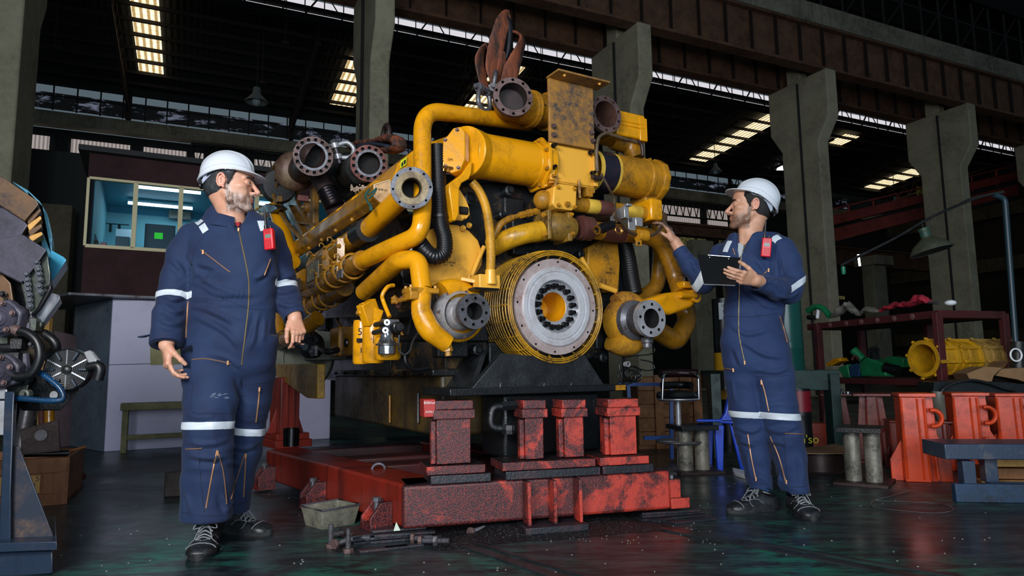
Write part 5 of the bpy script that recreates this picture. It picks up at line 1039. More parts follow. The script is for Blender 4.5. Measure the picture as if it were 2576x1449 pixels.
def head(S,H,nose=1.,jaw=1.,cheek=0.):
    A=H.ax();k=H.k;E_=lambda c,r,kk=.012,sub=False:S.ell(H.p(*c),[q*k for q in r],A,kk,sub);C_=lambda a,b,r0,r1=None,kk=.008,sub=False:S.cap(H.p(*a),H.p(*b),r0*k,(r1 or r0)*k,kk,sub)
    E_((-.012,0,.036),(.098,.077,.086));E_((-.035,0,-.008),(.068,.064,.062),.03);E_((.030,0,-.028),(.060,.062,.072),.02);E_((.045,0,.045),(.048,.060,.055),.02)
    for g in(-1,1):
        C_((-.004,g*.054,-.048),(.018,g*.050,-.080*jaw),.011,.012,.03);C_((.018,g*.050,-.080*jaw),(.074,g*.016,-.108*jaw),.012,.015,.03)
        E_((.058,g*.044,-.018),(.024,.020,.016),.02);E_((.056,g*.034,-.052),(.026,.016,.026),.02)
        C_((.0865,g*.008,.0185),(.074,g*.046,.0175),.0085,.007,.012)
    E_((.046,0,-.078),(.044,.046,.034),.02);E_((.082,0,-.106*jaw),(.013,.018,.013),.015);E_((.076,0,-.068),(.020,.027,.022),.015)
    for g in(-1,1):E_((.098,g*.031,-.001),(.016,.015,.0125),.014,True)
    for g in(-1,1):
        E_((.0795,g*.031,0),(.0142,.0140,.0132),.006);E_((.0955,g*.0325,-.0005),(.012,.0125,.0042),.0015,True)
        C_((.086,g*.017,-.001),(.0915,g*.028,.0065),.0028,None,.004);C_((.0915,g*.028,.0065),(.0835,g*.044,.001),.0028,None,.004)
        C_((.086,g*.018,-.003),(.0895,g*.030,-.0075),.0022,None,.005);C_((.0895,g*.030,-.0075),(.0825,g*.043,-.001),.0022,None,.005)
    C_((.086,0,.013),(.1135*nose,0,-.033),.0072,.0100,.010);E_((.1125*nose,0,-.037),(.0110,.0100,.0092),.007);C_((.086,-.011,-.045),(.106,0,-.044),.0075,.0075,.008);C_((.086,.011,-.045),(.106,0,-.044),.0075,.0075,.008)
    for g in(-1,1):E_((.0975*nose,g*.0125,-.042),(.0125,.0058,.0070),.008);C_((.103,g*.007,-.0495),(.108,g*.006,-.047),.0028,None,.002,True)
    C_((.0945,0,-.0665),(.086,-.023,-.0715),.0052,.003,.004);C_((.0945,0,-.0665),(.086,.023,-.0715),.0052,.003,.004)
    C_((.0925,0,-.0785),(.0855,-.019,-.0755),.0058,.0035,.004);C_((.0925,0,-.0785),(.0855,.019,-.0755),.0058,.0035,.004)
    for g in(-1,1):C_((.103,0,-.0722),(.088,g*.024,-.0728),.0016,.0012,.002,True)
    C_((.094,0,-.089),(.090,0,-.090),.006,None,.008,True)
    for g in(-1,1):
        tilt=(A[0]*.97+A[2]*-.2,A[1],A[2]*.97+A[0]*.2)
        S.ell(H.p(-.010,g*.0765,-.002),[.017*k,.0065*k,.029*k],tilt,.004);pts=[]
        for i in range(11):
            th=R(-60+i*27);pts.append(H.p(-.012+.0165*cos(th)*(-1 if 1 else 1)*.95,g*(.083+.002*cos(th)),.0+.0285*sin(th)*1.0-.002))
        pts=[H.p(-.012-.0165*cos(R(t)),g*.0835,-.001+.029*sin(R(t)))for t in(-75,-45,-15,15,45,75,105,135,160)]
        S.chain(pts,[.0042*k]+[.0036*k]*8,.003);S.ell(H.p(-.010,g*.087,.004),[.0095*k,.006*k,.017*k],tilt,.004,True);S.chain([H.p(-.004,g*.0855,.018),H.p(-.013,g*.0865,.004),H.p(-.010,g*.0855,-.012)],[.0022*k]*3,.003);S.cap(H.p(.002,g*.080,-.006),H.p(.002,g*.080,-.010),.004*k,None,.003)
        S.cap(H.p(-.004,g*.080,-.026),H.p(-.002,g*.080,-.031),.0055*k,None,.004)
def hand(S,o,d,pn,th_side,sc=1.,curl=(25,30,20),spread=5,thumb=(45,.5),fc=None,r=.0085):
    d=V(d).normalized();pn=V(pn);pn=(pn-d*pn.dot(d)).normalized();t=V(th_side);t=(t-d*t.dot(d)-pn*t.dot(pn)).normalized();o=V(o);tips=[]
    for j,(off,ln)in enumerate([(.027,.088),(.009,.091),(-.009,.087),(-.026,.079)]):
        kn=o+(d*ln+t*off)*sc;S.cap(o+t*off*.55*sc+d*.012*sc,kn,.0145*sc,.0115*sc,.012)
        S.ell(kn-pn*.004*sc,[.012*sc,.0105*sc,.0105*sc],(d,t,pn),.008)
        L_=[(.043,.026,.021),(.047,.030,.022),(.043,.028,.021),(.034,.021,.019)][j];cu=fc[j]if fc else curl;a_=0;p=kn;dd=(d+t*math.tan(R(spread*(1.5-j)))).normalized()
        pv=None
        for q in range(3):
            a_+=cu[q];v=(dd*cos(R(a_))+pn*sin(R(a_)));p2=p+v*L_[q]*sc;r0=r*(1.05-.1*q)*sc*(.88 if j==3 else 1);S.cap(p,p2,r0*1.05,r0*.90,.0035);p=p2
            if q==1:pv=v
        tips.append((p,v,r0))
    S.ell(o+(d*.045-t*.002+pn*.003)*sc,[.046*sc,.036*sc,.0145*sc],(d,t,pn),.012);S.ell(o+(d*.030+t*.024+pn*.010)*sc,[.030*sc,.015*sc,.014*sc],((d+t*.35).normalized(),(t-d*.35).normalized(),pn),.012)
    ta,tc=thumb;b0=o+(d*.022+t*.026+pn*.006)*sc;v1=(d*cos(R(ta))+t*sin(R(ta))+pn*tc*.6).normalized();b1=b0+v1*.040*sc;v2=(d*cos(R(ta-25))+t*sin(R(ta-25))+pn*tc).normalized();b2=b1+v2*.034*sc;v3=(d*cos(R(ta-40))+t*sin(R(ta-40))+pn*tc*1.2).normalized();b3=b2+v3*.024*sc
    S.cap(b0,b1,.014*sc,.0115*sc,.01);S.cap(b1,b2,.0112*sc,.0098*sc,.005);S.cap(b2,b3,.0100*sc,.0085*sc,.005);tips.append((b3,v3,.009*sc));return tips
# ---- materials for people
MT['hat']=plain('white_helmet_shell','#ccd3dc',.2);MT['rk']=plain('red_key','#a51723',.4)
def skin_mat(name,base,ruddy,beard):
    q=N(name);at=q.n('ShaderNodeAttribute',attribute_name='mask');sp=q.n('ShaderNodeSeparateColor');q.l(at.outputs['Color'],sp.inputs[0])
    c=q.mix(q.ramp(q.noise(35,4,.6),[(.35,0.),(.7,.55)]),base,ruddy);c=q.mix(q.mul(sp.outputs[1],.75),c,'#a0524a')
    hn=q.noise(420,2,.6,sc=(1,1,.35));bc=q.mix(q.ramp(q.noise(60,3,.6,sc=(1,1,.5)),[(.40,0.),(.60,1.)]),'#2b2624',beard);c=q.mix(q.mul(sp.outputs[0],q.ramp(hn,[(.38,.45),(.56,1.)])),c,bc);c=q.mix(q.mul(sp.outputs[2],.8),c,'#d79484')
    q.set(c,.48,0,bump=q.noise(260,3,.6),bs=.12,bd=.001);q.b.inputs['Subsurface Weight'].default_value=.12;q.b.inputs['Subsurface Radius'].default_value=(.01,.004,.002);q.b.inputs['Subsurface Scale'].default_value=.4;return q.m
def navy(name,base,light):
    q=N(name);f=q.noise(900,2,.5);big=q.noise(7,3,.6);q.set(q.mix(q.ramp(big,[(.35,0.),(.75,.6)]),base,light),.82,0,bump=f,bs=.12,bd=.0006);q.b.inputs['Sheen Weight'].default_value=.05;return q.m
MT['navyL']=navy('navy_cotton_left','#0b1d40','#123056');MT['navyR']=navy('navy_cotton_right','#0f244c','#183660')
MT['tape']=plain('silver_reflective_tape','#c2cbd4',.45);MT['zip']=plain('copper_zip','#b98a66',.4,.6);MT['zipb']=plain('brass_zip','#8f7a52',.4,.6)
MT['hairg']=grimy('dark_greying_hair','#23282c','#6c7072',.34,40,(.5,.7),bs=1.,bd=.003);MT['hairb']=grimy('black_hair','#0e0d0e','#1d1a1a',.5,40,(.4,.6),bs=1.,bd=.003)
MT['eyew']=plain('eye_white','#cfc6bf',.2);MT['iris']=plain('dark_iris','#1c120c',.15)
MT['shoe']=grimy('black_shoe_leather','#17191c','#34383d',.40,22,(.35,.55));MT['sole']=grimy('black_rubber_sole','#101113','#2c2e31',.5,20,(.6,.8));MT['lace']=grimy('grey_lace','#8d9296','#4b4f52',.5,90,(.8,.9))
MT['red']=plain('red_radio_plastic','#d3202c',.35);MT['skin1']=skin_mat('ruddy_fair_skin','#c99a80','#c07a62','#aaa29c');MT['skin2']=skin_mat('olive_skin','#c09277','#b07a60','#1c1514')
def masks(me,H,fn):
    co=vco(me)-np.array(H.o);F,S_,U=[co@np.array(a)/H.k for a in H.ax()];col=np.zeros((len(co),4),np.float32);col[:,3]=1;fn(F,S_,U,col)
    a=me.color_attributes.new('mask','FLOAT_COLOR','POINT');a.data.foreach_set('color',col.ravel())
sst=lambda x,a,b:np.clip((x-a)/(b-a),0,1)
def facemask(dens,short):
    def fn(F,S_,U,col):
        inh=(U>-.16)&(F>-.05);jawl=sst(-U,.035,.06)*sst(F,.0,.012);cheek=1-np.exp(-(((F-.07)/.028)**2+((np.abs(S_)-.045)/.02)**2+((U+.035)/.026)**2))
        side=sst(F,-.002,.006)*sst(-F,-.026,-.018)*sst(-U,.005,.02);must=np.exp(-(((U+.0585)/.006)**2))*sst(F,.08,.086)*(np.abs(S_)<.028)
        b=np.maximum(np.maximum(jawl*cheek,side),must*1.3)*sst(U,-.135,-.115)*inh
        lip=(F>.083)*np.exp(-(((U+.0725)/.0085)**2))*np.exp(-((S_/.021)**4));b=b*(1-np.clip(lip*1.6,0,1));col[:,0]=np.clip(b*dens,0,1)*(F>-.004);col[:,1]=np.clip(lip*1.2,0,1)*inh
        col[:,2]=np.clip(np.exp(-(((F-.11)/.02)**2+(S_/.018)**2+((U+.04)/.016)**2))*.8+((np.abs(S_)>.079)*(np.abs(F+.01)<.04)*(np.abs(U)<.045))*.5,0,1)*inh
        for g in(-1,1):col[:,0]=np.maximum(col[:,0],.0)
    return fn
def hairmesh(S,H,nape=-.055,side=1.,temple=.035):
    A=H.ax();k=H.k;S.ell(H.p(-.014,0,.034),[.1035*k,.0825*k,.092*k],A,.01);S.ell(H.p(-.038,0,-.012),[.070*k,.0685*k,.062*k],A,.02)
    S.ell(H.p(.085,0,-.03),[.075*k,.2*k,.085*k],A,.004,True)
    for g in(-1,1):S.ell(H.p(-.004,g*.09,-.012),[.024*k,.03*k,.036*k],A,.004,True)
    for g in(-1,1):S.chain([H.p(.030,g*.071,.040),H.p(.022,g*.0745,.012),H.p(.012,g*.073,-.012)],[.011*k,.008*k,.004*k],.006)
    lo=H.o-V((.2,.2,.2));hi=H.o+V((.2,.2,.2));n=(H.f*.45-H.u*1.0).normalized();c=H.p(-.02,0,nape);S.plane(c,n,lo,hi)
def brows(H,mat,par):
    m=M()
    for g in(-1,1):
        pts=[H.p(.0955,g*.010,.0165),H.p(.0955,g*.022,.0215),H.p(.088,g*.036,.0225),H.p(.078,g*.047,.0165)];m.tube(pts,[.0045*H.k,.0048*H.k,.004*H.k,.0018*H.k],8,smooth=4)
    ob('eyebrows',m,mat,par)
def eyes(H,par,look=0):
    for g in(-1,1):
        c=H.p(.0797,g*.031,0);m=M();m.ball(c,.0124*H.k,20,14,ax=H.f);e=ob('eye',m,MT['eyew'],par);m=M();d=(H.f+H.s*look*.3).normalized();m.lathe(c+d*.0116*H.k,d,[(0,.0060*H.k),(.0010*H.k,.005*H.k),(.0016*H.k,.0004)],18);ob('iris',m,MT['iris'],e)
def helmet(H,lab,par,ridge=1,band='#9aa2b6'):
    A=H.ax();k=H.k;c0=H.p(-.012,0,.045);r_=.2*k;S=SDF(c0-V((r_,r_,r_)),c0+V((r_,r_,r_)),.0026)
    sl,X=S.blk(c0-V((r_,r_,r_)),c0+V((r_,r_,r_)),0);x,y,z=X[0]-H.o.x,X[1]-H.o.y,X[2]-H.o.z;F,D,U=[(x*a.x+y*a.y+z*a.z)/k for a in A];F=F+.010
    ell=lambda a,b,c:(lambda k0,k1:k0*(k0-1)/np.maximum(k1,1e-6))(np.sqrt((F/a)**2+(D/b)**2+((U-.035)/c)**2),np.sqrt((F/a**2)**2+(D/b**2)**2+((U-.035)/c**2)**2))
    cs=F/np.sqrt(F**2+D**2+1e-9);sn2=1-cs**2;up_=.020+np.where(cs>0,.010,.020)*cs+.016*sn2;top=sst(U,.05,.10)
    dome=ell(.130,.106,.122)-top*ridge*(.006*np.exp(-(D/.011)**4)+.004*np.exp(-((np.abs(D)-.034)/.008)**2))-.002*sst(U,.075,.07)*sst(U,.03,.035)*0
    hd=np.maximum(dome,-ell(.1255,.1015,.117));q=np.sqrt((F/.133)**2+(D/.109)**2)+1e-6;R_=np.sqrt(F**2+D**2)/q;e=.004+.046*np.clip((cs-.40)/.6,0,1)**.75;dr=-e*.22
    px_,py_=(q-1)*R_,U-up_;t=np.clip((px_*e+py_*dr)/(e*e+dr*dr),0,1);rim=np.sqrt((px_-t*e)**2+(py_-t*dr)**2)-(.0042-.0012*t);wall=np.maximum(np.abs(px_+.001)-.0022,np.abs(U-(up_+.010))-.012)
    hd=np.maximum(hd,up_-U);hh=np.maximum(.006-np.abs(hd-wall),0)/.006;hd=np.minimum(hd,wall)-hh*hh*.0015;hh=np.maximum(.008-np.abs(hd-rim),0)/.008;hd=np.minimum(hd,rim)-hh*hh*.002;S.a[sl]=(hd*k).astype(np.float32)
    me=S.mesh('hard_hat');skinfix(me);me.materials.append(MT['hat']);o=link('hard_hat',me,par,sharp=0);me.polygons.foreach_set('use_smooth',[True]*len(me.polygons));o['label']=lab
    m=M();bm_=plain('grey_cradle_plastic_'+lab[:5].replace(' ','_'),band,.45)
    for g in(-1,1):
        o_,i_=g*.0905,g*.087;prof=[(.050,.035),(.020,.026),(-.010,.030),(-.060,.010),(-.105,-.028),(-.110,-.010),(-.090,.028),(-.050,.048),(.050,.050)]
        s_=lambda f:g*(.093-.55*max(0,-f-.055)*1.0-.25*max(0,f-.02));m.prism([H.p(f,s_(f),u)for f,u in prof],H.s*g*-.004)
    ob('cradle_strap',m,bm_,o,sharp=20);m=M();m.tube([H.p(-.112,-.05,-.012),H.p(-.122,0,-.02),H.p(-.112,.05,-.012)],.010*k,10,smooth=4,flat=1.6);m.lathe(H.p(-.125,0,-.02),-H.f,[(0,.016*k),(.012,.016*k),(.013,.0004)],18);ob('ratchet',m,MT['rub'],o)
    m=M();m.ball(H.p(.012,g*-.108,.034),.004,8,6);m.ball(H.p(.012,g*.108,.034),.004,8,6);ob('cradle_clip',m,MT['wht'],o);return o
# ---- garment helpers
def finish_cloth(me,amp,seed,joints):
    co=vco(me);nr=np.empty(len(co)*3,np.float32);me.vertices.foreach_get('normal',nr);nr=nr.reshape(-1,3);d=np.zeros(len(co),np.float32);NZ=noise.noise;o=V((seed,seed*2,seed*3))
    for i,q in enumerate(co):
        v=V(q.tolist());w=0.
        for c,r in joints:w=max(w,1-(v-c).length/r)
        w=.22+max(0,w)*1.0;g=V((v.x*6,v.y*6,v.z*11+2.6*NZ(v*4+o)))+o;a=NZ(g);b=NZ(V((v.x*13+v.z*9,v.y*11,v.z*17-v.x*8))+o)
        d[i]=amp*w*((1-abs(a)*2.3)*.9+b*.55)
    co=co+nr*d[:,None];me.vertices.foreach_set('co',co.ravel());me.update()
def press(me,lines,h=.011,w=.014):
    bv=BVHTree.FromPolygons([v.co for v in me.vertices],[tuple(p.vertices)for p in me.polygons]);co=vco(me);nr=np.empty(len(co)*3,np.float32);me.vertices.foreach_get('normal',nr);nr=nr.reshape(-1,3);d=np.zeros(len(co),np.float32)
    for pts in lines:
        P_,_=spline([V((q[0],q[1],0))for q in pts],[1]*len(pts),8)if len(pts)>2 else([V((pts[0][0],pts[0][1],0)).lerp(V((pts[1][0],pts[1][1],0)),i/14)for i in range(15)],0);H_=[]
        for q in P_:
            h_=bv.ray_cast(CAM,ray(q.x,q.y))
            if h_[0]is not None:H_.append(h_[0])
        n=len(H_)
        if n<3:continue
        hp=np.array(H_,np.float32);lo,hi=hp.min(0)-.05,hp.max(0)+.05;idx=np.where(((co>lo)&(co<hi)).all(1))[0]
        if not len(idx):continue
        c=co[idx];dd=((c[:,None,:]-hp[None])**2).sum(2);j=dd.argmin(1);r=np.sqrt(dd[np.arange(len(idx)),j]);tap=np.sin(PI*(j+.5)/n)**.7
        tan=np.gradient(hp,axis=0);tan/=np.linalg.norm(tan,axis=1)[:,None]+1e-9;sd=((c-hp[j])*np.cross(tan[j],nr[idx])).sum(1)
        d[idx]+=tap*h*(np.exp(-(r/w)**2)-.75*np.exp(-((sd-w*1.6)**2+np.maximum(r*r-sd*sd,0))/(w*w)))
    co=co+nr*d[:,None];me.vertices.foreach_set('co',co.ravel());me.update()
class Cloth:
    def __init__(s,o):s.o=o;me=o.data;off=V(o.location)+(wloc(o.parent)if o.parent else V((0,0,0)));s.bv=BVHTree.FromPolygons([v.co+off for v in me.vertices],[tuple(p.vertices)for p in me.polygons]);s.off=off
    def hit(s,x,y):
        h=s.bv.ray_cast(CAM,ray(x,y));return(h[0],h[1])if h[0]is not None else(None,None)
    def poly(s,pts,n=6):
        P_,_=spline([V((a,b,0))for a,b in pts],[1]*len(pts),n)if len(pts)>2 else([V((pts[0][0],pts[0][1],0)).lerp(V((pts[1][0],pts[1][1],0)),i/(n*2))for i in range(n*2+1)],None);out=[]
        for q in P_:
            h,nn=s.hit(q.x,q.y)
            if h is not None:out.append((h,nn))
        return out
    def line(s,pts,r,mat,name,par=None,lift=.001,n=6,flat=None):
        H_=s.poly(pts,n)
        if len(H_)<2:print('miss',name);return None
        m=M();m.tube([h+nn*lift for h,nn in H_],r,6,flat=flat);return ob(name,m,mat,par or s.o)
    def ribbon(s,pts,w,mat,name,par=None,lift=.0022,n=6):
        H_=s.poly(pts,n)
        if len(H_)<2:print('miss',name);return None
        P_=[h+nn*lift for h,nn in H_];N_=[sum((H_[max(0,min(len(H_)-1,i+j))][1]for j in(-1,0,1)),V((0,0,0))).normalized()for i in range(len(H_))];rings=[]
        for i,p in enumerate(P_):
            d=(P_[min(i+1,len(P_)-1)]-P_[max(0,i-1)]).normalized();a=d.cross(N_[i]).normalized();row=[]
            for sgn in(-1,-.5,0,.5,1):
                q=p+a*w*sgn/2;h=s.bv.find_nearest(q);row.append(h[0]+h[1]*lift if h[0]is not None and(h[0]-q).length<.03 else q)
            rings.append(row)
        m=M();K=5;vs=[q for r_ in rings for q in r_];vs2=[q-N_[i//K]*.003 for i,q in enumerate(vs)];nn_=len(vs);fs=[]
        for i in range(len(rings)-1):
            for j in range(K-1):a=i*K+j;fs.append((a,a+1,a+K+1,a+K));fs.append((nn_+a,nn_+a+K,nn_+a+K+1,nn_+a+1))
            fs.append((i*K,(i+1)*K,nn_+(i+1)*K,nn_+i*K));a=i*K+K-1;fs.append((a,nn_+a,nn_+a+K,a+K))
        m.add(vs+vs2,fs);return ob(name,m,mat,par or s.o)
    def band(s,c,ax,hw,rad,mat,name='reflective_band',lift=.0025):
        import bmesh;b=bmesh.new();b.from_mesh(s.o.data);c=V(c)-s.off;ax=V(ax).normalized()
        bmesh.ops.delete(b,geom=[v for v in b.verts if(v.co-c).length>rad or abs((v.co-c).dot(ax))>hw+.02],context='VERTS')
        for sg in(1,-1):bmesh.ops.bisect_plane(b,geom=b.verts[:]+b.edges[:]+b.faces[:],plane_co=c+ax*hw*sg,plane_no=ax*sg,clear_outer=True)
        b.normal_update()
        for v in b.verts:v.co+=v.normal*lift+s.off
        me=bpy.data.meshes.new(name);b.to_mesh(me);b.free();me.materials.clear();me.materials.append(mat);o=link(name,me,s.o,sharp=0)
        if len(me.polygons):me.polygons.foreach_set('use_smooth',[True]*len(me.polygons))
        mo=o.modifiers.new('thick','SOLIDIFY');mo.thickness=.002;mo.offset=-1;return o
def zipper(cl,pts,mat,slider=None,r=.0028,par=None,tape=True):
    z=cl.line(pts,r,mat,'zip',par,lift=.0015,flat=.7)
    if slider:
        h,nn=cl.hit(*slider)
        if h is not None:m=M();a,b,n_=axes(nn);m.bar(h+nn*.004-V((0,0,.012)),h+nn*.004+V((0,0,.010)),.009,.005);ob('zip_slider',m,MT['zip'],z or cl.o,bevel=.001)
    return z
def shoe(name,toe,heel,w,par,lab,ank=.075):
    toe,heel=V(toe),V(heel);f=(toe-heel);L=f.length;f.normalize();s_=V((-f.y,f.x,0));u=V((0,0,1));A=(f,s_,u)
    P=lambda a,b,c:heel+f*a*L+s_*b*w+u*c
    st_=[(.0,.20,.050),(.012,.32,.080),(.05,.39,.092),(.14,.42,.090),(.24,.42,.094),(.33,.42,.104),(.40,.43,.100),(.48,.45,.086),(.58,.48,.072),(.70,.505,.062),(.80,.50,.058),(.89,.45,.052),(.95,.36,.044),(.985,.24,.034),(1.,.10,.024)]
    m=M();rings=[]
    for a_,hw,h in st_:
        row=[];ins=math.exp(-((a_-.45)/.16)**2)
        for k in range(25):
            ph=PI*k/24;x=cos(ph);z=abs(sin(ph))**.75;x=math.copysign(abs(x)**.8,x);row.append(P(a_,hw*x*(1-.38*ins*z*z),.018+(h-.018)*z))
        rings.append(row)
    nr_=25;vs=[q for r_ in rings for q in r_];fs=[(j*nr_+i,j*nr_+i+1,(j+1)*nr_+i+1,(j+1)*nr_+i)for j in range(len(rings)-1)for i in range(nr_-1)]+[tuple(range(nr_)),tuple((len(rings)-1)*nr_+i for i in range(nr_))[::-1]]
    m.add(vs,fs);me=m.mesh(name,MT['shoe']);skinfix(me);o=link(name,me,par,sharp=0);me.polygons.foreach_set('use_smooth',[True]*len(me.polygons));o['label']=lab;sb_=o.modifiers.new('s','SUBSURF');sb_.levels=sb_.render_levels=1
    m=M();m.tube([P(.17+.15*cos(t),.33*sin(t),.094+.014*cos(t))for t in[2*PI*i/20 for i in range(20)]],.009,8,closed=True);m.tube([P(.36,0,.098),P(.31,0,.122),P(.28,0,.128)],.018,10,smooth=3,flat=2.0);ob('padded_collar',m,MT['rub'],o)
    m=M();m.tube([P(.80+.02*cos(2*t),.5*sin(t)*(1 if 1 else 0),.03+.031*cos(t))for t in[R(-80+16*i)for i in range(11)]],.0022,6);ob('toe_cap_seam',m,MT['lace'],o)
    m=M();outl=[]
    for i in range(40):
        th=2*PI*i/40;a=.5+.53*cos(th);b=sin(th)*(.50 if cos(th)>0 else .42)*(1-.12*math.exp(-((a-.42)/.15)**2));outl.append((a,b))
    m.loft([[P(a,b*.97,0)for a,b in outl],[P(a,b*1.02,.012)for a,b in outl],[P(a,b*1.02,.024)for a,b in outl],[P(a,b*.97,.027)for a,b in outl]]);ob('sole',m,MT['sole'],o)
    bv=BVHTree.FromPolygons([v.co+o.location+wloc(par)for v in me.vertices],[tuple(p.vertices)for p in me.polygons]);m=M()
    def top(a,b):
        h=bv.ray_cast(P(a,b,.3),V((0,0,-1)));return h[0]+V((0,0,.002))if h[0]is not None else P(a,b,.07)
    for k in range(4):
        a=.40+.075*k;m.tube([top(a+.01,-.24),top(a,0)+V((0,0,.004)),top(a+.03,.24)],.0024,6,smooth=4);m.tube([top(a+.03,-.24),top(a+.02,0)+V((0,0,.006)),top(a+.01,.24)],.0024,6,smooth=4)
    kn=top(.38,0)+V((0,0,.008))
    for g in(-1,1):m.tube([kn,kn+s_*g*.03+u*.018+f*.01,kn+s_*g*.05+f*.03-u*.008,kn+s_*g*.03+f*.035-u*.006,kn],.0022,6,smooth=6);m.tube([kn,kn+s_*g*.02+f*.04-u*.004,top(.62,g*.3)],.0022,6,smooth=4)
    ob('laces',m,MT['lace'],o)
    m=M()
    for g in(-1,1):m.tube([top(.36,g*.40),top(.45,g*.30),top(.62,g*.24),top(.70,g*.02)],.0014,5,smooth=4);m.tube([top(.60,g*.25),top(.62,g*.4),P(.58,g*.49,.035)],.0014,5,smooth=4)
    ob('stitching',m,MT['lace'],o);return o
def radio(name,cx,cy,Y,h_px,lab,tilt=0,az=180,grp=None):
    c=atY(cx,cy,Y);s=mpp(c);f=V((sin(R(az)),cos(R(az)),0));r_=V((0,0,1)).cross(f)*1.;u=(V((0,0,1))*cos(R(tilt))+r_*sin(R(tilt)));r_=u.cross(f);H_=h_px*s;W_=H_*.46;D=.03
    t=thing(name,lab,'radio',c,grp);fr=Fr(c,0);fr.u=r_;fr.w=-f;fr.z=u;m=M();m.box(fr,-W_/2,W_/2,0,D,-H_/2,H_/2*.95);b=ob('case',m,MT['red'],t,bevel=.007,seg=4)
    m=M();m.box(fr,-W_*.30,W_*.30,-.0008,.002,H_*.02,H_*.20);ob('screen',m,plain('lcd_grey_green','#6c7a72',.25),b,bevel=.001)
    for k in range(5):m=M();m.box(fr,-W_*.32,W_*.32,-.0006,.001,H_*(.25+.042*k),H_*(.262+.042*k));ob('speaker_slot',m,MT['rub'],b)
    for i in range(4):
        for j in range(3):m=M();m.box(fr,W_*(-.34+.24*j),W_*(-.16+.24*j),-.0016,.001,H_*(-.40+.095*i),H_*(-.34+.095*i));ob('key',m,MT['rk'],b,bevel=.0008)
    m=M();a0=c+u*H_*.47+r_*-W_*.28+f*-.015;m.tube([a0,a0+u*.02,a0+u*H_*.95],[.0075,.0065,.0035],12);m.tube([a0,a0+u*.018],.009,14);ob('antenna',m,MT['rub'],t);m=M();a1=c+u*H_*.47+r_*W_*.2-f*.015;m.tube([a1,a1+u*.012],.007,12);ob('knob',m,MT['rub'],t)
    m=M();m.box(fr,-W_*.56,-W_*.49,.008,.02,-.0,H_*.2);ob('side_button',m,MT['rub'],t,bevel=.001);return t
def J(x,y,Y):return atY(x,y,Y)
def cuff(cv_,c,b,r,mat):
    c,b=J(*c),J(*b);n=(c-b).normalized();r=pxr(c,r);m=M();m.lathe(c,n,[(-.030,r*1.0),(-.028,r*1.05),(-.002,r*1.04),(.002,r*1.0),(.0,r*.92),(-.03,r*.9),(-.030,r*1.0)],32,False);o=ob('cuff',m,mat,cv_,sharp=60)
def pxr(p,n):return mpp(p)*n
def ringseg(S,rows,side,k=.02):
    st_=[]
    for xl,xr,y,Y,dp in rows:c=J((xl+xr)/2,y,Y);st_.append((c,(pxr(c,(xr-xl)/2),dp)))
    for i in range(len(st_)-1):S.seg(st_[i][0],st_[i+1][0],st_[i][1],st_[i+1][1],side,k)
def limb(S,pts,k=.02,side=None):
    q=[(J(x,y,Y),r,df)for x,y,Y,r,df in pts]
    for i in range(len(q)-1):
        a,ra,fa=q[i];b,rb,fb=q[i+1];ra,rb=pxr(a,ra),pxr(b,rb);S.seg(a,b,(ra,ra*fa),(rb,rb*fb),side or CR,k)
def folds(S,segs,r=.007):S.fl=segs
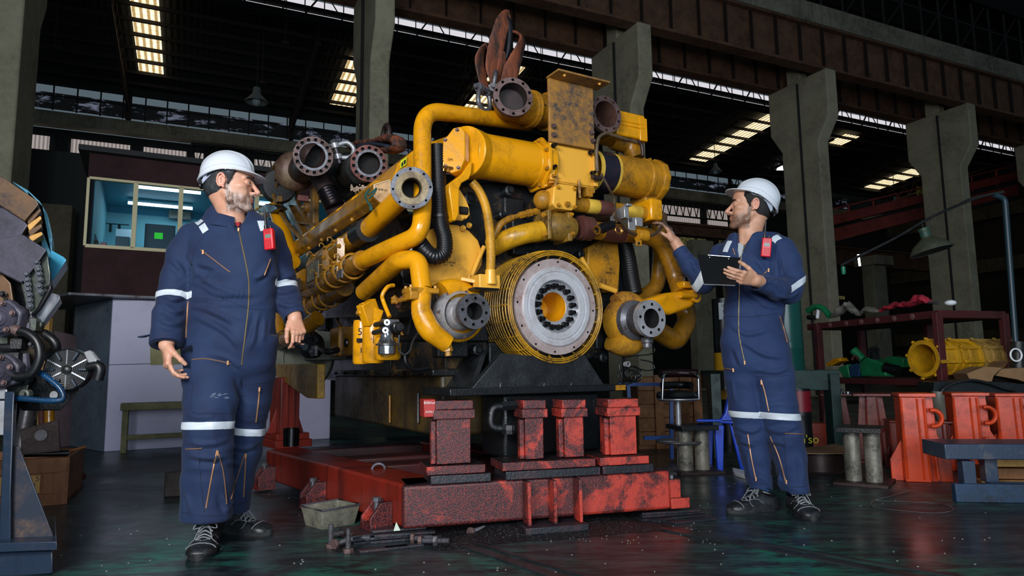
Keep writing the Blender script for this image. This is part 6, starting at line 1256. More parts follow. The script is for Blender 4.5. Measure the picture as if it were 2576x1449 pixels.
# ------------------------------------------------------------------ the man on the left
def man_left():
    pr=thing('person','man in white hard hat and navy coverall standing left of the engine, looking right','person',gnd(560,1370))
    YT=3.30;HL=HF(J(579,466,3.30),85,1,-2,1.15);HE=HF(HL.p(-.004,0,.013),84,0,-2,1.0)
    lo=[J(380,600,3.3).x-.02,2.85,.62];hi=[J(790,600,3.3).x+.02,3.62,1.84];S=SDF(lo,hi,.0024)
    head(S,HL,nose=1.03,jaw=.98);nk=[J(578,520,3.31),J(583,560,3.33),J(585,620,3.34)]
    S.chain([HL.p(-.03,0,-.05),nk[0],nk[1],nk[2]],[.060,.062,.066,.085],.02);S.seg(J(585,620,3.34),J(580,760,3.33),(.15,.09),(.13,.08),CR);S.cap(J(480,620,3.3),J(690,610,3.38),.05,.05,.03)
    wr=J(419,868,3.16);S.chain([J(480,620,3.32),J(440,745,3.27),wr],[.045,.036,.030],.02)
    S.cap(J(424,835,3.18),wr,.034,.029,.02);d=(J(425,950,3.13)-wr).normalized();pn=(CR*.80+CF*.58);hand(S,wr,d,pn,V((.25,-1,.0)),1.10,fc=[(18,28,22),(26,34,26),(32,38,28),(36,42,30)],thumb=(26,.75),spread=3)
    w2=J(742,800,3.36);S.chain([J(690,612,3.38),J(716,720,3.44),w2],[.045,.036,.030],.02);S.cap(J(735,775,3.38),w2,.034,.029,.02)
    d=(J(756,858,3.30)-w2).normalized();pn=(CF*.55-CR*.5-V((0,0,.1)));hand(S,w2,d,pn,V((-.8,-.35,0)),1.04,fc=[(24,48,30),(38,56,36),(46,60,40),(52,62,44)],thumb=(22,.8),spread=2)
    me=S.mesh('body');skinfix(me);masks(me,HL,facemask(.95,0));me.materials.append(MT['skin1']);body=link('body',me,pr,sharp=0);me.polygons.foreach_set('use_smooth',[True]*len(me.polygons));del S
    c_=HL.o;S=SDF(c_-V((.16,.16,.16)),c_+V((.16,.16,.2)),.0026);hairmesh(S,HL,-.062);me=S.mesh('hair');skinfix(me);me.materials.append(MT['hairg']);link('hair',me,pr,sharp=0);me.polygons.foreach_set('use_smooth',[True]*len(me.polygons))
    brows(HL,MT['hairg'],pr);eyes(HL,pr);helmet(HE,'white glossy hard hat with a short peak',pr)
    lo=[J(380,600,3.3).x-.06,2.85,.10];hi=[J(770,600,3.4).x+.06,3.80,1.66];S=SDF(lo,hi,.0045)
    ringseg(S,[(500,664,566,3.35,.075),(466,696,596,3.33,.105),(474,692,640,3.32,.125),(478,690,690,3.32,.128),(476,682,745,3.32,.122),(474,684,790,3.33,.128),(467,692,860,3.33,.135),(466,690,900,3.34,.13)],CR,.03)
    S.seg(J(560,545,3.35),J(575,585,3.34),(.085,.075),(.15,.10),CR,.03);S.seg(J(612,548,3.34),J(610,590,3.34),(.06,.07),(.13,.10),CR,.03)
    limb(S,[(485,597,3.33,36,1.0),(462,640,3.31,38,1.0),(447,700,3.28,38,1.0),(436,750,3.26,36,1.),(424,800,3.22,36,1),(418,866,3.17,39,.9)],.02)
    limb(S,[(680,597,3.38,34,1.0),(694,650,3.42,36,1.),(706,710,3.45,37,1.),(722,755,3.42,34,1),(741,798,3.37,27,1.)],.02)
    ringseg(S,[(464,600,880,3.31,.115),(464,602,940,3.28,.112),(466,594,1010,3.25,.102),(468,582,1070,3.22,.096),(466,580,1130,3.23,.092),(460,582,1210,3.26,.094),(456,580,1305,3.28,.098)],CR,.02)
    ringseg(S,[(575,692,880,3.37,.115),(585,688,940,3.40,.110),(588,678,1010,3.43,.10),(582,664,1080,3.47,.094),(572,652,1140,3.50,.092),(560,634,1210,3.53,.092),(545,622,1292,3.55,.096)],CR,.02)
    folds(S,[[(500,690,3.2),(540,720,3.19),(600,735,3.19)],[(505,715,3.2),(550,738,3.19),(640,742,3.2)],[(640,700,3.2),(660,690,3.23),(675,660,3.27)],[(495,660,3.21),(540,675,3.19)],
              [(480,770,3.21),(530,780,3.19),(590,815,3.19)],[(500,800,3.2),(560,830,3.18),(600,870,3.19)],[(650,790,3.22),(640,840,3.2),(625,880,3.2)],[(665,800,3.25),(660,860,3.24)],[(520,890,3.18),(570,900,3.18),(605,925,3.2)],
              [(410,770,3.19),(440,785,3.16),(462,780,3.2)],[(412,742,3.21),(440,752,3.18),(466,742,3.22)],[(405,805,3.16),(430,815,3.12),(455,812,3.16)],[(430,650,3.22),(465,690,3.2)],[(470,640,3.22),(490,665,3.2),(492,700,3.22)],
              [(690,690,3.35),(715,700,3.34),(738,690,3.4)],[(690,730,3.34),(715,735,3.33),(745,725,3.38)],[(700,760,3.32),(725,770,3.31),(750,765,3.34)],
              [(470,1110,3.13),(520,1118,3.1),(575,1105,3.14)],[(475,1145,3.13),(520,1152,3.1),(560,1150,3.12)],[(580,1120,3.4),(615,1128,3.39),(648,1115,3.42)],[(570,1160,3.42),(605,1168,3.41)],[(470,1040,3.14),(500,1050,3.13),(540,1045,3.14)],
              [(600,950,3.3),(606,1000,3.3)],[(470,1240,3.13),(480,1290,3.12)],[(560,1240,3.12),(572,1290,3.13)]],.0085)
    for c,n,r_ in[((418,868,3.17),(J(418,868,3.17)-J(424,800,3.22)),.10),((741,799,3.37),(J(741,799,3.37)-J(722,755,3.42)),.08)]:
        c=J(*c);n=n.normalized();S.plane(c,n,c-V((r_,r_,r_)),c+V((r_,r_,r_)));S.cap(c-n*.02,c+n*.05,.042,.046,.004,True)
    for c in[(517,1306,3.28),(585,1293,3.55)]:
        c=J(*c);S.plane(c,V((0,0,-1)),c-V((.16,.16,.12)),c+V((.16,.16,.06)));S.cap(c-V((0,0,.03)),c+V((0,0,.04)),.075,.07,.004,True)
    S.cap(J(590,520,3.28),J(588,566,3.32),.066,.060,.006,True);S.cap(J(596,540,3.26),J(600,580,3.22),.045,.012,.006,True)
    me=S.mesh('coverall',1);skinfix(me);press(me,S.fl);skinfix(me);finish_cloth(me,.0085,3.1,[(J(575,750,3.3),.25),(J(436,760,3.25),.14),(J(712,730,3.4),.14),(J(525,1100,3.2),.2),(J(620,1110,3.45),.2),(J(560,1290,3.3),.2)]);skinfix(me)
    me.materials.append(MT['navyL']);cv_=link('coverall',me,pr,sharp=0);me.polygons.foreach_set('use_smooth',[True]*len(me.polygons));del S
    cv_['label']='navy blue zipped coverall';cl=Cloth(cv_)
    cuff(cv_,(418,866,3.17),(424,800,3.22),38,MT['navyL']);cuff(cv_,(741,799,3.37),(722,755,3.42),27,MT['navyL'])
    m=M();ctr=J(588,553,3.33)
    def coll(i,j):
        th=R(-150+300*i);f=HF(ctr,125,0).f;sd=V((-f.y,f.x,0));r_=.072+.036*j+.004*sin(th*3);op=1-.35*abs(sin(th/2))**3
        a=-f*cos(th)+sd*sin(th);z=.045-.062*j**1.2-.05*(.5-.5*cos(th))*1.0;return ctr+a*r_*(1.0+.12*abs(sin(th)))+V((0,0,z))
    m.grid(coll,40,6);o=ob('collar',m,MT['navyL'],cv_,sharp=0);mo=o.modifiers.new('t','SOLIDIFY');mo.thickness=.004
    m=M();q=J(596,562,3.225);m.prism([J(588,560,3.262),J(603,558,3.262),J(602,567,3.250),J(599,571,3.245)],V((0,.02,0)));ob('red_undershirt',m,plain('red_cotton','#8e1f28',.8),pr)
    zipper(cl,[(600,574),(607,610),(616,650),(625,700),(626,740),(624,780),(618,830),(612,880),(608,918)],MT['zipb'],(600,580),.0030)
    for pts,sl_ in[([(506,629),(540,655),(579,685)],(512,634)),([(680,652),(674,668),(664,692)],None),([(483,905),(520,903),(581,915)],(574,911)),([(653,973),(650,1010),(644,1062)],(652,978)),([(467,1130),(490,1129),(509,1127)],None),([(546,1133),(534,1190),(518,1278)],(547,1140)),([(548,1135),(562,1190),(570,1268)],None),([(617,1140),(600,1190),(580,1256)],(618,1146)),([(618,1142),(616,1190),(612,1250)],None),([(474,758),(471,790),(468,850)],None)]:
        zipper(cl,pts,MT['zip'],sl_,.0036)
    seam=plain('navy_seam','#101b33',.85)
    for pts in[[(479,912),(484,980),(482,1034),(530,1040),(580,1040)],[(500,1138),(505,1200),(514,1290)],[(472,747),(520,752),(565,753),(620,775),(670,780)],[(458,1288),(520,1298),(570,1295)],[(553,1255),(590,1270),(620,1262)],[(608,970),(640,965),(672,962)],[(514,592),(500,610),(486,640),(480,680)],[(402,850),(430,856),(455,852)]]:
        cl.line(pts,.0014,seam,'seam',lift=.0004)
    cl.ribbon([(492,742),(530,746),(562,752)],.028,MT['navyL'],'waist_tab')
    for(x,y,Y,n,r_)in[(430,752,3.26,J(424,800,3.22)-J(440,700,3.28),.13),(708,728,3.44,J(722,765,3.42)-J(702,690,3.45),.12)]:cl.band(J(x,y,Y),n,.016,r_,MT['tape'])
    cl.band(J(524,1070,3.22),(0,0.05,1),.017,.135,MT['tape']);cl.band(J(622,1082,3.47),(0.12,0,1),.017,.125,MT['tape'])
    cl.ribbon([(480,546),(494,555),(506,562)],.034,MT['tape'],'reflective_tape');cl.ribbon([(508,566),(513,575),(518,583)],.034,MT['tape'],'reflective_tape');cl.ribbon([(656,556),(660,568),(664,580)],.034,MT['tape'],'reflective_tape')
    q=J(404,838,3.15);m=M();m.bar(q,J(352,848,3.16),.03,.006);m.bar(J(366,846,3.16),J(350,848,3.16),.034,.007);ob('cuff_strap',m,MT['navyL'],cv_,bevel=.003)
    m=M();rnd=random.Random(4)
    for i in range(14):
        a=(530+rnd.uniform(-4,40),995+rnd.uniform(-6,10));h,nn=cl.hit(*a);h2,n2=cl.hit(a[0]+rnd.uniform(3,12),a[1]+rnd.uniform(-3,3))
        if h is not None and h2 is not None:m.tube([h+nn*.0006,h2+n2*.0006],.0007,4)
    ob('paint_scuff',m,plain('pale_scuff','#9aa6b8',.8),cv_)
    for(x,y,Y,g_)in[(518,1300,3.28,V((0,.02,.07))),(592,1285,3.56,V((-.02,0,.07)))]:q=J(x,y,Y);m=M();m.tube([q,V((q.x,q.y,g_.z))],.040,16);ob('sock',m,plain('dark_sock','#14181f',.9),pr)
    shoe('work_shoe',V((-1.37,3.06,0)),V((-1.445,3.35,0)),.125,pr,'black laced shoe pointing at the viewer')
    shoe('work_shoe',V((-1.22,3.52,0)),V((-1.51,3.60,0)),.12,pr,'black laced shoe pointing to the right')
    radio('walkie_talkie',674,600,3.20,56,'red handheld radio clipped on the left man\'s chest',-6,188)
    t=thing('torch','small metal torch held in the left man\'s lowered hand','torch',J(764,868,3.30));a,b=J(735,862,3.33),J(768,873,3.26);m=M();m.tube([a,a.lerp(b,.8)],.011,16);ob('torch_body',m,MT['blt'],t);m=M();m.tube([a.lerp(b,.78),b],[.014,.016],20);ob('torch_head',m,MT['chr'],t)
man_left()
# ------------------------------------------------------------------ the man on the right
def man_right():
    pr=thing('person','bearded man in white hard hat and navy coverall on the right, writing on a clipboard','person',gnd(1950,1290))
    HL=HF(J(1888,522,3.93),280,9,2,1.12);HE=HF(HL.p(-.010,0,.019),281,24,2,1.0)
    lo=[J(1650,600,3.9).x-.02,3.55,.95];hi=[J(2030,600,3.9).x+.04,4.5,1.88];S=SDF(lo,hi,.0024)
    head(S,HL,nose=1.02,jaw=1.0);S.chain([HL.p(-.035,0,-.05),J(1888,580,3.93),J(1885,620,3.93),J(1890,680,3.93)],[.058,.062,.068,.09],.02)
    S.cap(J(1868,582,3.9),J(1868,612,3.88),.02,.022,.02);S.seg(J(1890,660,3.93),J(1890,760,3.93),(.15,.09),(.12,.08),CR);S.cap(J(1828,655,3.98),J(1962,652,3.91),.042,.045,.03)
    wr=J(1900,705,3.63);S.chain([J(1970,640,3.88),J(1982,722,3.83),wr],[.045,.036,.030],.02);S.cap(J(1925,714,3.69),wr,.034,.029,.02)
    d=(J(1825,688,3.545)-wr).normalized();hand(S,wr,d,V((.05,.8,.5)),V((0,-.3,1)),1.08,fc=[(5,13,10),(6,14,11),(8,16,12),(10,18,14)],thumb=(35,2.2),spread=0)
    w2=J(1698,608,4.18);S.chain([J(1812,660,4.02),J(1772,704,4.11),w2],[.045,.038,.030],.02);S.cap(J(1712,635,4.17),w2,.034,.028,.02)
    d=(J(1674,560,4.16)-w2).normalized();hand(S,w2,d,V((-.8,.3,.1)),V((.0,-1,.3)),1.04,fc=[(18,30,20),(22,34,24),(26,38,24),(30,42,26)],thumb=(18,.7),spread=3)
    me=S.mesh('body');skinfix(me);masks(me,HL,facemask(.85,1));me.materials.append(MT['skin2']);link('body',me,pr,sharp=0);me.polygons.foreach_set('use_smooth',[True]*len(me.polygons));del S
    c_=HL.o;S=SDF(c_-V((.16,.16,.16)),c_+V((.16,.16,.2)),.0026);hairmesh(S,HL,-.070);me=S.mesh('hair');skinfix(me);me.materials.append(MT['hairb']);link('hair',me,pr,sharp=0);me.polygons.foreach_set('use_smooth',[True]*len(me.polygons))
    brows(HL,MT['hairb'],pr);eyes(HL,pr);helmet(HE,'white hard hat tilted back with a long grey cradle',pr,1,'#8e99a8')
    lo=[J(1690,600,4.2).x-.08,3.50,.10];hi=[J(2040,600,3.9).x+.1,4.4,1.58];S=SDF(lo,hi,.0048)
    ringseg(S,[(1840,1945,600,3.95,.085),(1815,1975,628,3.95,.11),(1822,1990,670,3.94,.13),(1830,1982,720,3.93,.128),(1828,1966,775,3.93,.12),(1826,1962,800,3.93,.12),(1818,1976,860,3.93,.13),(1820,1984,905,3.93,.128)],CR,.03)
    S.seg(J(1888,575,3.95),J(1895,610,3.94),(.085,.08),(.17,.10),CR,.03);S.seg(J(1862,600,3.90),J(1860,640,3.92),(.06,.06),(.10,.09),CR,.03)
    limb(S,[(1968,628,3.90,32,1.0),(1982,660,3.88,32,1.),(1990,700,3.85,31,1.),(1985,735,3.82,29,1.)],.02);limb(S,[(1988,728,3.82,29,1.),(1955,728,3.74,26,1.),(1904,708,3.67,22,1.)],.02)
    limb(S,[(1815,640,4.02,28,1.),(1790,690,4.08,27,1.),(1768,712,4.11,26,1)],.02);limb(S,[(1770,712,4.11,25,1.),(1735,668,4.14,22,1.),(1708,628,4.17,18,1.)],.02)
    ringseg(S,[(1820,1912,890,3.96,.11),(1826,1916,950,3.96,.108),(1836,1918,1030,3.96,.10),(1852,1928,1090,3.97,.096),(1868,1934,1150,3.97,.09),(1882,1938,1224,3.98,.092)],CR,.02)
    ringseg(S,[(1880,1986,890,3.89,.115),(1896,1996,950,3.88,.112),(1912,2004,1030,3.88,.104),(1936,2016,1090,3.88,.098),(1950,2026,1150,3.89,.092),(1968,2032,1236,3.90,.092)],CR,.02)
    folds(S,[[(1860,720,3.8),(1895,745,3.79),(1940,760,3.82)],[(1880,735,3.8),(1920,765,3.8),(1955,775,3.83)],[(1900,650,3.8),(1930,690,3.8)],[(1950,650,3.78),(1955,690,3.77),(1950,715,3.74)],[(1960,745,3.68),(1985,748,3.7),(2008,735,3.74)],[(1930,705,3.64),(1950,712,3.65),(1965,735,3.66)],
              [(1840,820,3.8),(1880,840,3.8),(1930,830,3.8)],[(1870,860,3.79),(1920,890,3.77),(1970,900,3.79)],[(1850,880,3.84),(1865,920,3.84)],[(1900,930,3.76),(1950,935,3.74),(1985,925,3.77)],
              [(1925,1075,3.74),(1965,1085,3.71),(2008,1070,3.74)],[(1935,1108,3.71),(1975,1115,3.70)],[(1855,1075,3.93),(1890,1085,3.93),(1915,1075,3.95)],[(1862,1110,3.94),(1895,1118,3.94)],[(1960,1180,3.70),(1965,1225,3.70)],[(2015,1150,3.73),(2022,1210,3.73)],[(1842,960,3.9),(1850,1010,3.92)],[(1880,1150,3.96),(1890,1200,3.97)],
              [(1740,655,4.08),(1752,680,4.07)],[(1725,640,4.1),(1745,640,4.1)]],.009)
    for c,n,r_ in[((1903,708,3.665),(J(1903,708,3.665)-J(1955,728,3.74)),.075),((1707,627,4.17),(J(1708,628,4.17)-J(1735,668,4.14)),.065)]:
        c=J(*c);n=n.normalized();S.plane(c,n,c-V((r_,r_,r_)),c+V((r_,r_,r_)));S.cap(c-n*.02,c+n*.05,.038,.042,.004,True)
    for c in[(1910,1226,3.98),(2000,1238,3.90)]:
        c=J(*c);S.plane(c,V((0,0,-1)),c-V((.12,.13,.12)),c+V((.12,.13,.06)));S.cap(c-V((0,0,.03)),c+V((0,0,.04)),.062,.058,.004,True)
    S.cap(J(1885,560,3.9),J(1882,600,3.92),.066,.058,.006,True);S.cap(J(1872,585,3.86),J(1862,655,3.80),.045,.010,.006,True)
    me=S.mesh('coverall',1);skinfix(me);press(me,S.fl);skinfix(me);finish_cloth(me,.0085,8.3,[(J(1900,760,3.9),.25),(J(1985,730,3.8),.16),(J(1750,690,4.1),.14),(J(1890,1090,4.0),.2),(J(1970,1090,3.8),.2),(J(1950,1220,3.9),.2)]);skinfix(me)
    me.materials.append(MT['navyR']);cv_=link('coverall',me,pr,sharp=0);me.polygons.foreach_set('use_smooth',[True]*len(me.polygons));del S
    cv_['label']='navy blue zipped coverall, sleeves with silver bands';cl=Cloth(cv_)
    cuff(cv_,(1905,708,3.668),(1955,728,3.74),22,MT['navyR']);cuff(cv_,(1708,629,4.17),(1735,668,4.14),18.5,MT['navyR'])
    m=M();ctr=J(1888,588,3.93)
    def coll(i,j):
        th=R(-148+296*i);f=HF(ctr,205,0).f;sd=V((-f.y,f.x,0));r_=.074+.040*j;a=-f*cos(th)+sd*sin(th);z=.042-.060*j**1.2-.075*(.5-.5*cos(th));return ctr+a*r_*(1.0+.1*abs(sin(th)))+V((0,0,z))
    m.grid(coll,40,6);o=ob('collar',m,MT['navyR'],cv_,sharp=0);mo=o.modifiers.new('t','SOLIDIFY');mo.thickness=.004
    m=M();m.prism([J(1857,612,3.86),J(1880,610,3.88),J(1874,628,3.85),J(1861,648,3.815),J(1857,630,3.83)],V((0,.03,0)));ob('grey_undershirt',m,plain('pale_grey_cotton','#aab0b6',.85),pr)
    zipper(cl,[(1876,617),(1866,640),(1861,680),(1860,730),(1858,790),(1859,840),(1866,880),(1874,916)],MT['zipb'],(1873,912),.0030)
    for pts,s2 in[([(1936,676),(1926,685),(1914,698)],(1932,680)),([(1844,625),(1849,641)],None),([(1961,795),(1972,830),(1980,862)],None),([(1822,927),(1835,928),(1848,931)],(1845,930)),([(1915,955),(1925,990),(1934,1034)],(1916,962)),([(1881,1092),(1890,1150),(1902,1208)],(1902,1204)),([(1938,1098),(1960,1150),(1978,1216)],(1979,1212)),([(1974,1090),(2000,1091),(2028,1093)],(2024,1093))]:zipper(cl,pts,MT['zip'],s2,.0038)
    seam=bpy.data.materials.get('navy_seam')
    for pts in[[(1826,795),(1860,797),(1900,796),(1955,790)],[(1895,946),(1935,948),(1985,944)],[(1972,1100),(1976,1160),(1985,1220)],[(1955,600),(1950,640),(1946,690)],[(1968,800),(1978,870),(1990,960)],[(1884,1215),(1910,1218),(1936,1216)],[(1975,1222),(2005,1226),(2030,1222)],[(1965,650),(1975,690),(2000,700)]]:cl.line(pts,.0014,seam,'seam',lift=.0004)
    cl.ribbon([(1900,788),(1925,784),(1958,780)],.03,MT['navyR'],'waist_tab');cl.ribbon([(1924,705),(1925,730)],.03,MT['navyR'],'cuff_tab')
    cl.band(J(1990,722,3.82),V((.5,0,-.9)),.016,.115,MT['tape']);cl.band(J(1762,695,4.11),V((.75,0,-.4)),.022,.11,MT['tape'])
    cl.band(J(1880,1042,3.96),(.05,0,1),.017,.12,MT['tape']);cl.band(J(1962,1046,3.88),(.06,0,1),.018,.13,MT['tape'])
    cl.ribbon([(1836,606),(1829,620),(1824,634)],.036,MT['tape'],'reflective_tape');cl.ribbon([(1962,596),(1950,600),(1944,608)],.034,MT['tape'],'reflective_tape')
    for(x,y,Y)in[(1912,1222,3.98),(2002,1232,3.90)]:q=J(x,y,Y);m=M();m.tube([q,V((q.x,q.y,.105))],.052,16);ob('jeans_hem',m,grimy('light_blue_denim','#2f5f9a','#16294d',.45,40,(.8,.9)),pr)
    shoe('work_shoe',V((1.18,3.90,0)),V((1.47,3.97,0)),.115,pr,'black scuffed shoe pointing to the left')
    shoe('work_shoe',V((1.56,3.68,0)),V((1.57,3.98,0)),.118,pr,'black scuffed shoe pointing at the viewer')
    radio('walkie_talkie',1929,621,3.74,50,'red handheld radio clipped on the right man\'s chest',8,190)
    P4=[J(1754,640,3.60),J(1861,648,3.60),J(1866,677,3.60),J(1850,716,3.58),J(1771,714,3.58)];nn=(P4[1]-P4[0]).cross(P4[4]-P4[0]).normalized()
    t=thing('clipboard','black clipboard held flat in the right man\'s hand','clipboard',P4[3]);up=V((0,.95,.3)).normalized();m=M()
    a,b,c_,d_=J(1754,640,3.68),J(1862,648,3.68),J(1850,717,3.57),J(1771,714,3.57);nb=(b-a).cross(d_-a).normalized();nb=nb if nb.y>0 else-nb;m.prism([a,b,c_,d_],nb*.003);bd=ob('board',m,plain('black_clipboard_plastic','#08090b',.4),t,bevel=.001)
    m=M();m.prism([a.lerp(b,.03)+nb*.004,b+nb*.004+(a-b)*.03,c_+nb*.004,d_+nb*.004],nb*.002);ob('paper',m,plain('white_paper','#d9dee6',.8),t);m=M();e=(a-d_).normalized();m.bar(a.lerp(b,.25)+nb*.01+e*.004,a.lerp(b,.78)+nb*.01+e*.004,.012,.014);ob('clip',m,MT['chr'],t,bevel=.002)
    m=M();m.ball(a.lerp(b,.28)-e*.015,.004,8,6);m.ball(a.lerp(b,.72)-e*.015,.004,8,6);ob('rivet',m,MT['chr'],t)
    t=thing('pen','silver pen in the right man\'s raised hand','pen',J(1690,580,4.08));m=M();a,b=J(1664,548,4.10),J(1697,588,4.02);m.tube([a,a.lerp(b,.1),b],[.001,.004,.0045],12);ob('barrel',m,MT['chr'],t);m=M();m.tube([a.lerp(b,.55)-CF*.006,b-CF*.006],.0018,6);ob('pocket_clip',m,MT['chr'],t)
man_right()
# ================================================================== office booth on a pale cabinet
oc=gnd(261,1137);orr=gnd(830,1104);od=(orr-oc).normalized();OF=Fr(oc,0);OF.u=od;OF.w=V((-od.y,od.x,0))
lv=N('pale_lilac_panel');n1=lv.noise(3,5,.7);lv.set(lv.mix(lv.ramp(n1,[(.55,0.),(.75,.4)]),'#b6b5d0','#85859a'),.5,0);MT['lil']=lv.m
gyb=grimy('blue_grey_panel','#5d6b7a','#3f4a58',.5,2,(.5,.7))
zl=OF.W(287,752,0).z
cab=thing('storage_cabinet','pale lilac panelled cabinet under the dark red office booth','cabinet',OF.p(1.5,.8,0))
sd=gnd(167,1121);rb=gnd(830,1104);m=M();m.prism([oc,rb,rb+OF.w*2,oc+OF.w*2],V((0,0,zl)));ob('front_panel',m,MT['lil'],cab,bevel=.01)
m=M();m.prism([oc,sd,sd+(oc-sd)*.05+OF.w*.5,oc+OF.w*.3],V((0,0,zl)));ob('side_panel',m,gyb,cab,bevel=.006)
m=M();m.prism([OF.W(172,742,-.25),OF.W(350,750,-.12),OF.p(3.3,-.06,zl),OF.p(3.3,1.6,zl),OF.p(-1.2,1.6,zl)],V((0,0,.03)));ob('worktop',m,MT['stld'],cab,bevel=.004)
m=M();
for x in(520,700):q=OF.W(x,900,-.004);m.bar(V((q.x,q.y,.02)),V((q.x,q.y,zl-.02)),.008)
m.bar(OF.W(262,918,-.004),OF.W(700,905,-.004),.006);ob('panel_seam',m,plain('seam_dark','#4d4d60',.7),cab)
m=M();m.prism([OF.W(x,y,-.012)for x,y in[(378,857),(520,852),(520,914),(378,918)]],OF.w*.01);ob('olive_board',m,grimy('olive_board','#8a8650','#6d6a44',.5,4,(.5,.7)),cab)
off=thing('office_booth','dark red site office booth with lit windows on top of the pale cabinet','booth',OF.p(1.5,1.5,zl+.03))
WO=.35;mar=grimy('dark_maroon_panel','#2c0a10','#180608',.5,1.2,(.85,.95));L0=OF.loc(OF.W(203,735,WO))[0];Ztop=OF.W(215,383,WO).z;WB0,WB1=OF.W(213,618,WO).z,OF.W(222,447,WO).z;UR=3.9;D_=2.6
wu0=OF.loc(OF.W(219,540,WO))[0]
m=M();m.box(OF,L0,UR,WO,WO+.06,zl+.03,WB0);m.box(OF,L0,UR,WO,WO+.06,WB1,Ztop);m.box(OF,L0,wu0,WO,WO+.06,WB0,WB1);ob('front_wall',m,mar,off,bevel=.004)
m=M();m.box(OF,L0,L0+.06,WO+.06,WO+D_,zl+.03,Ztop);ob('side_wall',m,mar,off)
m=M();m.box(OF,L0-.1,UR,WO-.1,WO+D_+.1,Ztop,Ztop+.06);ob('roof_panel',m,MT['dk'],off)
wl=N('booth_inner_wall');gz=wl.n('ShaderNodeSeparateXYZ');wl.l(wl.obj(),gz.inputs[0]);cmpn=wl.n('ShaderNodeMath',operation='GREATER_THAN');wl.l(gz.outputs[2],cmpn.inputs[0]);cmpn.inputs[1].default_value=OF.W(300,536,WO+D_-.05).z;wl.set(wl.mix(cmpn.outputs[0],'#7fb4bd','#2c7890'),.7,0)
m=M();m.box(OF,L0+.06,UR,WO+D_-.05,WO+D_,zl,Ztop);m.box(OF,L0+.06,L0+.07,WO+.1,WO+D_,zl,Ztop);m.box(OF,UR-.02,UR,WO+.06,WO+D_,zl,Ztop);ob('inner_wall',m,wl.m,off,sharp=0)
m=M();m.box(OF,L0+.06,UR,WO+.06,WO+D_,Ztop-.04,Ztop-.01);ob('inner_ceiling',m,plain('teal_ceiling','#3f8da0',.6),off)
fr_=plain('cream_window_frame','#b5ab83',.5);m=M()
for x in(338,453,645):u=OF.loc(OF.W(x,550,WO-.01))[0];m.box(OF,u-.025,u+.025,WO-.02,WO+.05,WB0,WB1)
m.box(OF,wu0,UR,WO-.02,WO+.05,WB0-.02,WB0+.02);m.box(OF,wu0,UR,WO-.02,WO+.05,WB1-.015,WB1+.015);m.box(OF,wu0-.02,wu0+.01,WO-.02,WO+.05,WB0,WB1);ob('window_frame',m,fr_,off,bevel=.003)
gl_=N('window_glass');mixs=gl_.n('ShaderNodeMixShader');tr_=gl_.n('ShaderNodeBsdfTransparent');gs=gl_.n('ShaderNodeBsdfGlossy');tr_.inputs[0].default_value=(.72,.86,.92,1);gs.inputs['Roughness'].default_value=.05;mixs.inputs[0].default_value=.012;gl_.l(tr_.outputs[0],mixs.inputs[1]);gl_.l(gs.outputs[0],mixs.inputs[2]);gl_.l(mixs.outputs[0],gl_.out.inputs[0])
m=M();m.box(OF,wu0,UR,WO+.01,WO+.014,WB0,WB1);ob('window_pane',m,gl_.m,off)
tubeM=emit('fluorescent_tube','#e8f6ff',9.)
lights=[(250,466,1.9,.0)]
for(x0,y0,x1,y1,w,lab)in[(340,463,505,484,1.1,'upper fluorescent tube across the office ceiling'),(322,508,484,528,1.9,'lower fluorescent tube deeper in the office'),(640,512,690,516,1.0,'fluorescent tube seen past the left man\'s face')]:
    a,b=OF.W(x0,y0,WO+w),OF.W(x1,y1,WO+w);zt_=min(Ztop-.07,(a.z+b.z)/2);a.z=b.z=zt_ if lab[0]!='f' else(a.z+b.z)/2;m=M();m.tube([a,b],.016,10);t=thing('tube_light',lab,'lamp',a,'office tube lights');ob('tube',m,tubeM,t);m=M();m.bar(a+V((0,0,.03)),b+V((0,0,.03)),.06,.02);ob('fixture',m,MT['wht'],t)
m=M();m.box(OF,L0+.1,UR-.1,WO+.35,WO+.95,WB0-.10,WB0-.06);tag(ob('desk_shelf',m,MT['wood']),'shelf under the office window carrying papers and a monitor','shelf')
def obox(name,lab,cat,x0,y0,x1,y1,w,d,mat,grp=None,bev=.004):
    a,b=OF.W(x0,y0,WO+w),OF.W(x1,y1,WO+w);la,lb=OF.loc(a),OF.loc(b);m=M();m.box(OF,la[0],lb[0],WO+w,WO+w+d,min(la[2],lb[2]),max(la[2],lb[2]));return tag(ob(name,m,mat,bevel=bev),lab,cat,grp)
mo_=thing('monitor','black monitor with a green patch seen through the office window','monitor',OF.W(400,620,WO+.5));m=M();a,b=OF.W(362,625,WO+.5),OF.W(442,568,WO+.5);la,lb=OF.loc(a),OF.loc(b);m.box(OF,la[0],lb[0],WO+.5,WO+.54,la[2],lb[2]);ob('housing',m,MT['rub'],mo_,bevel=.006)
a,b=OF.W(388,600,WO+.49),OF.W(410,586,WO+.49);la,lb=OF.loc(a),OF.loc(b);m=M();m.box(OF,la[0],lb[0],WO+.494,WO+.5,la[2],lb[2]);ob('green_patch',m,emit('green_screen_patch','#38d020',.8),mo_)
for k in range(4):obox('paper_stack','papers piled at the left end of the office window, '+['lowest bundle','second bundle','third bundle','top bundle'][k],'papers',216,620-k*8,250-k*3,613-k*8,.4+.01*k,.25,[plain('cream_paper%d'%0,'#8f9a8d',.8),MT['wood'],MT['stld'],MT['con']][k],'papers on the office shelf')
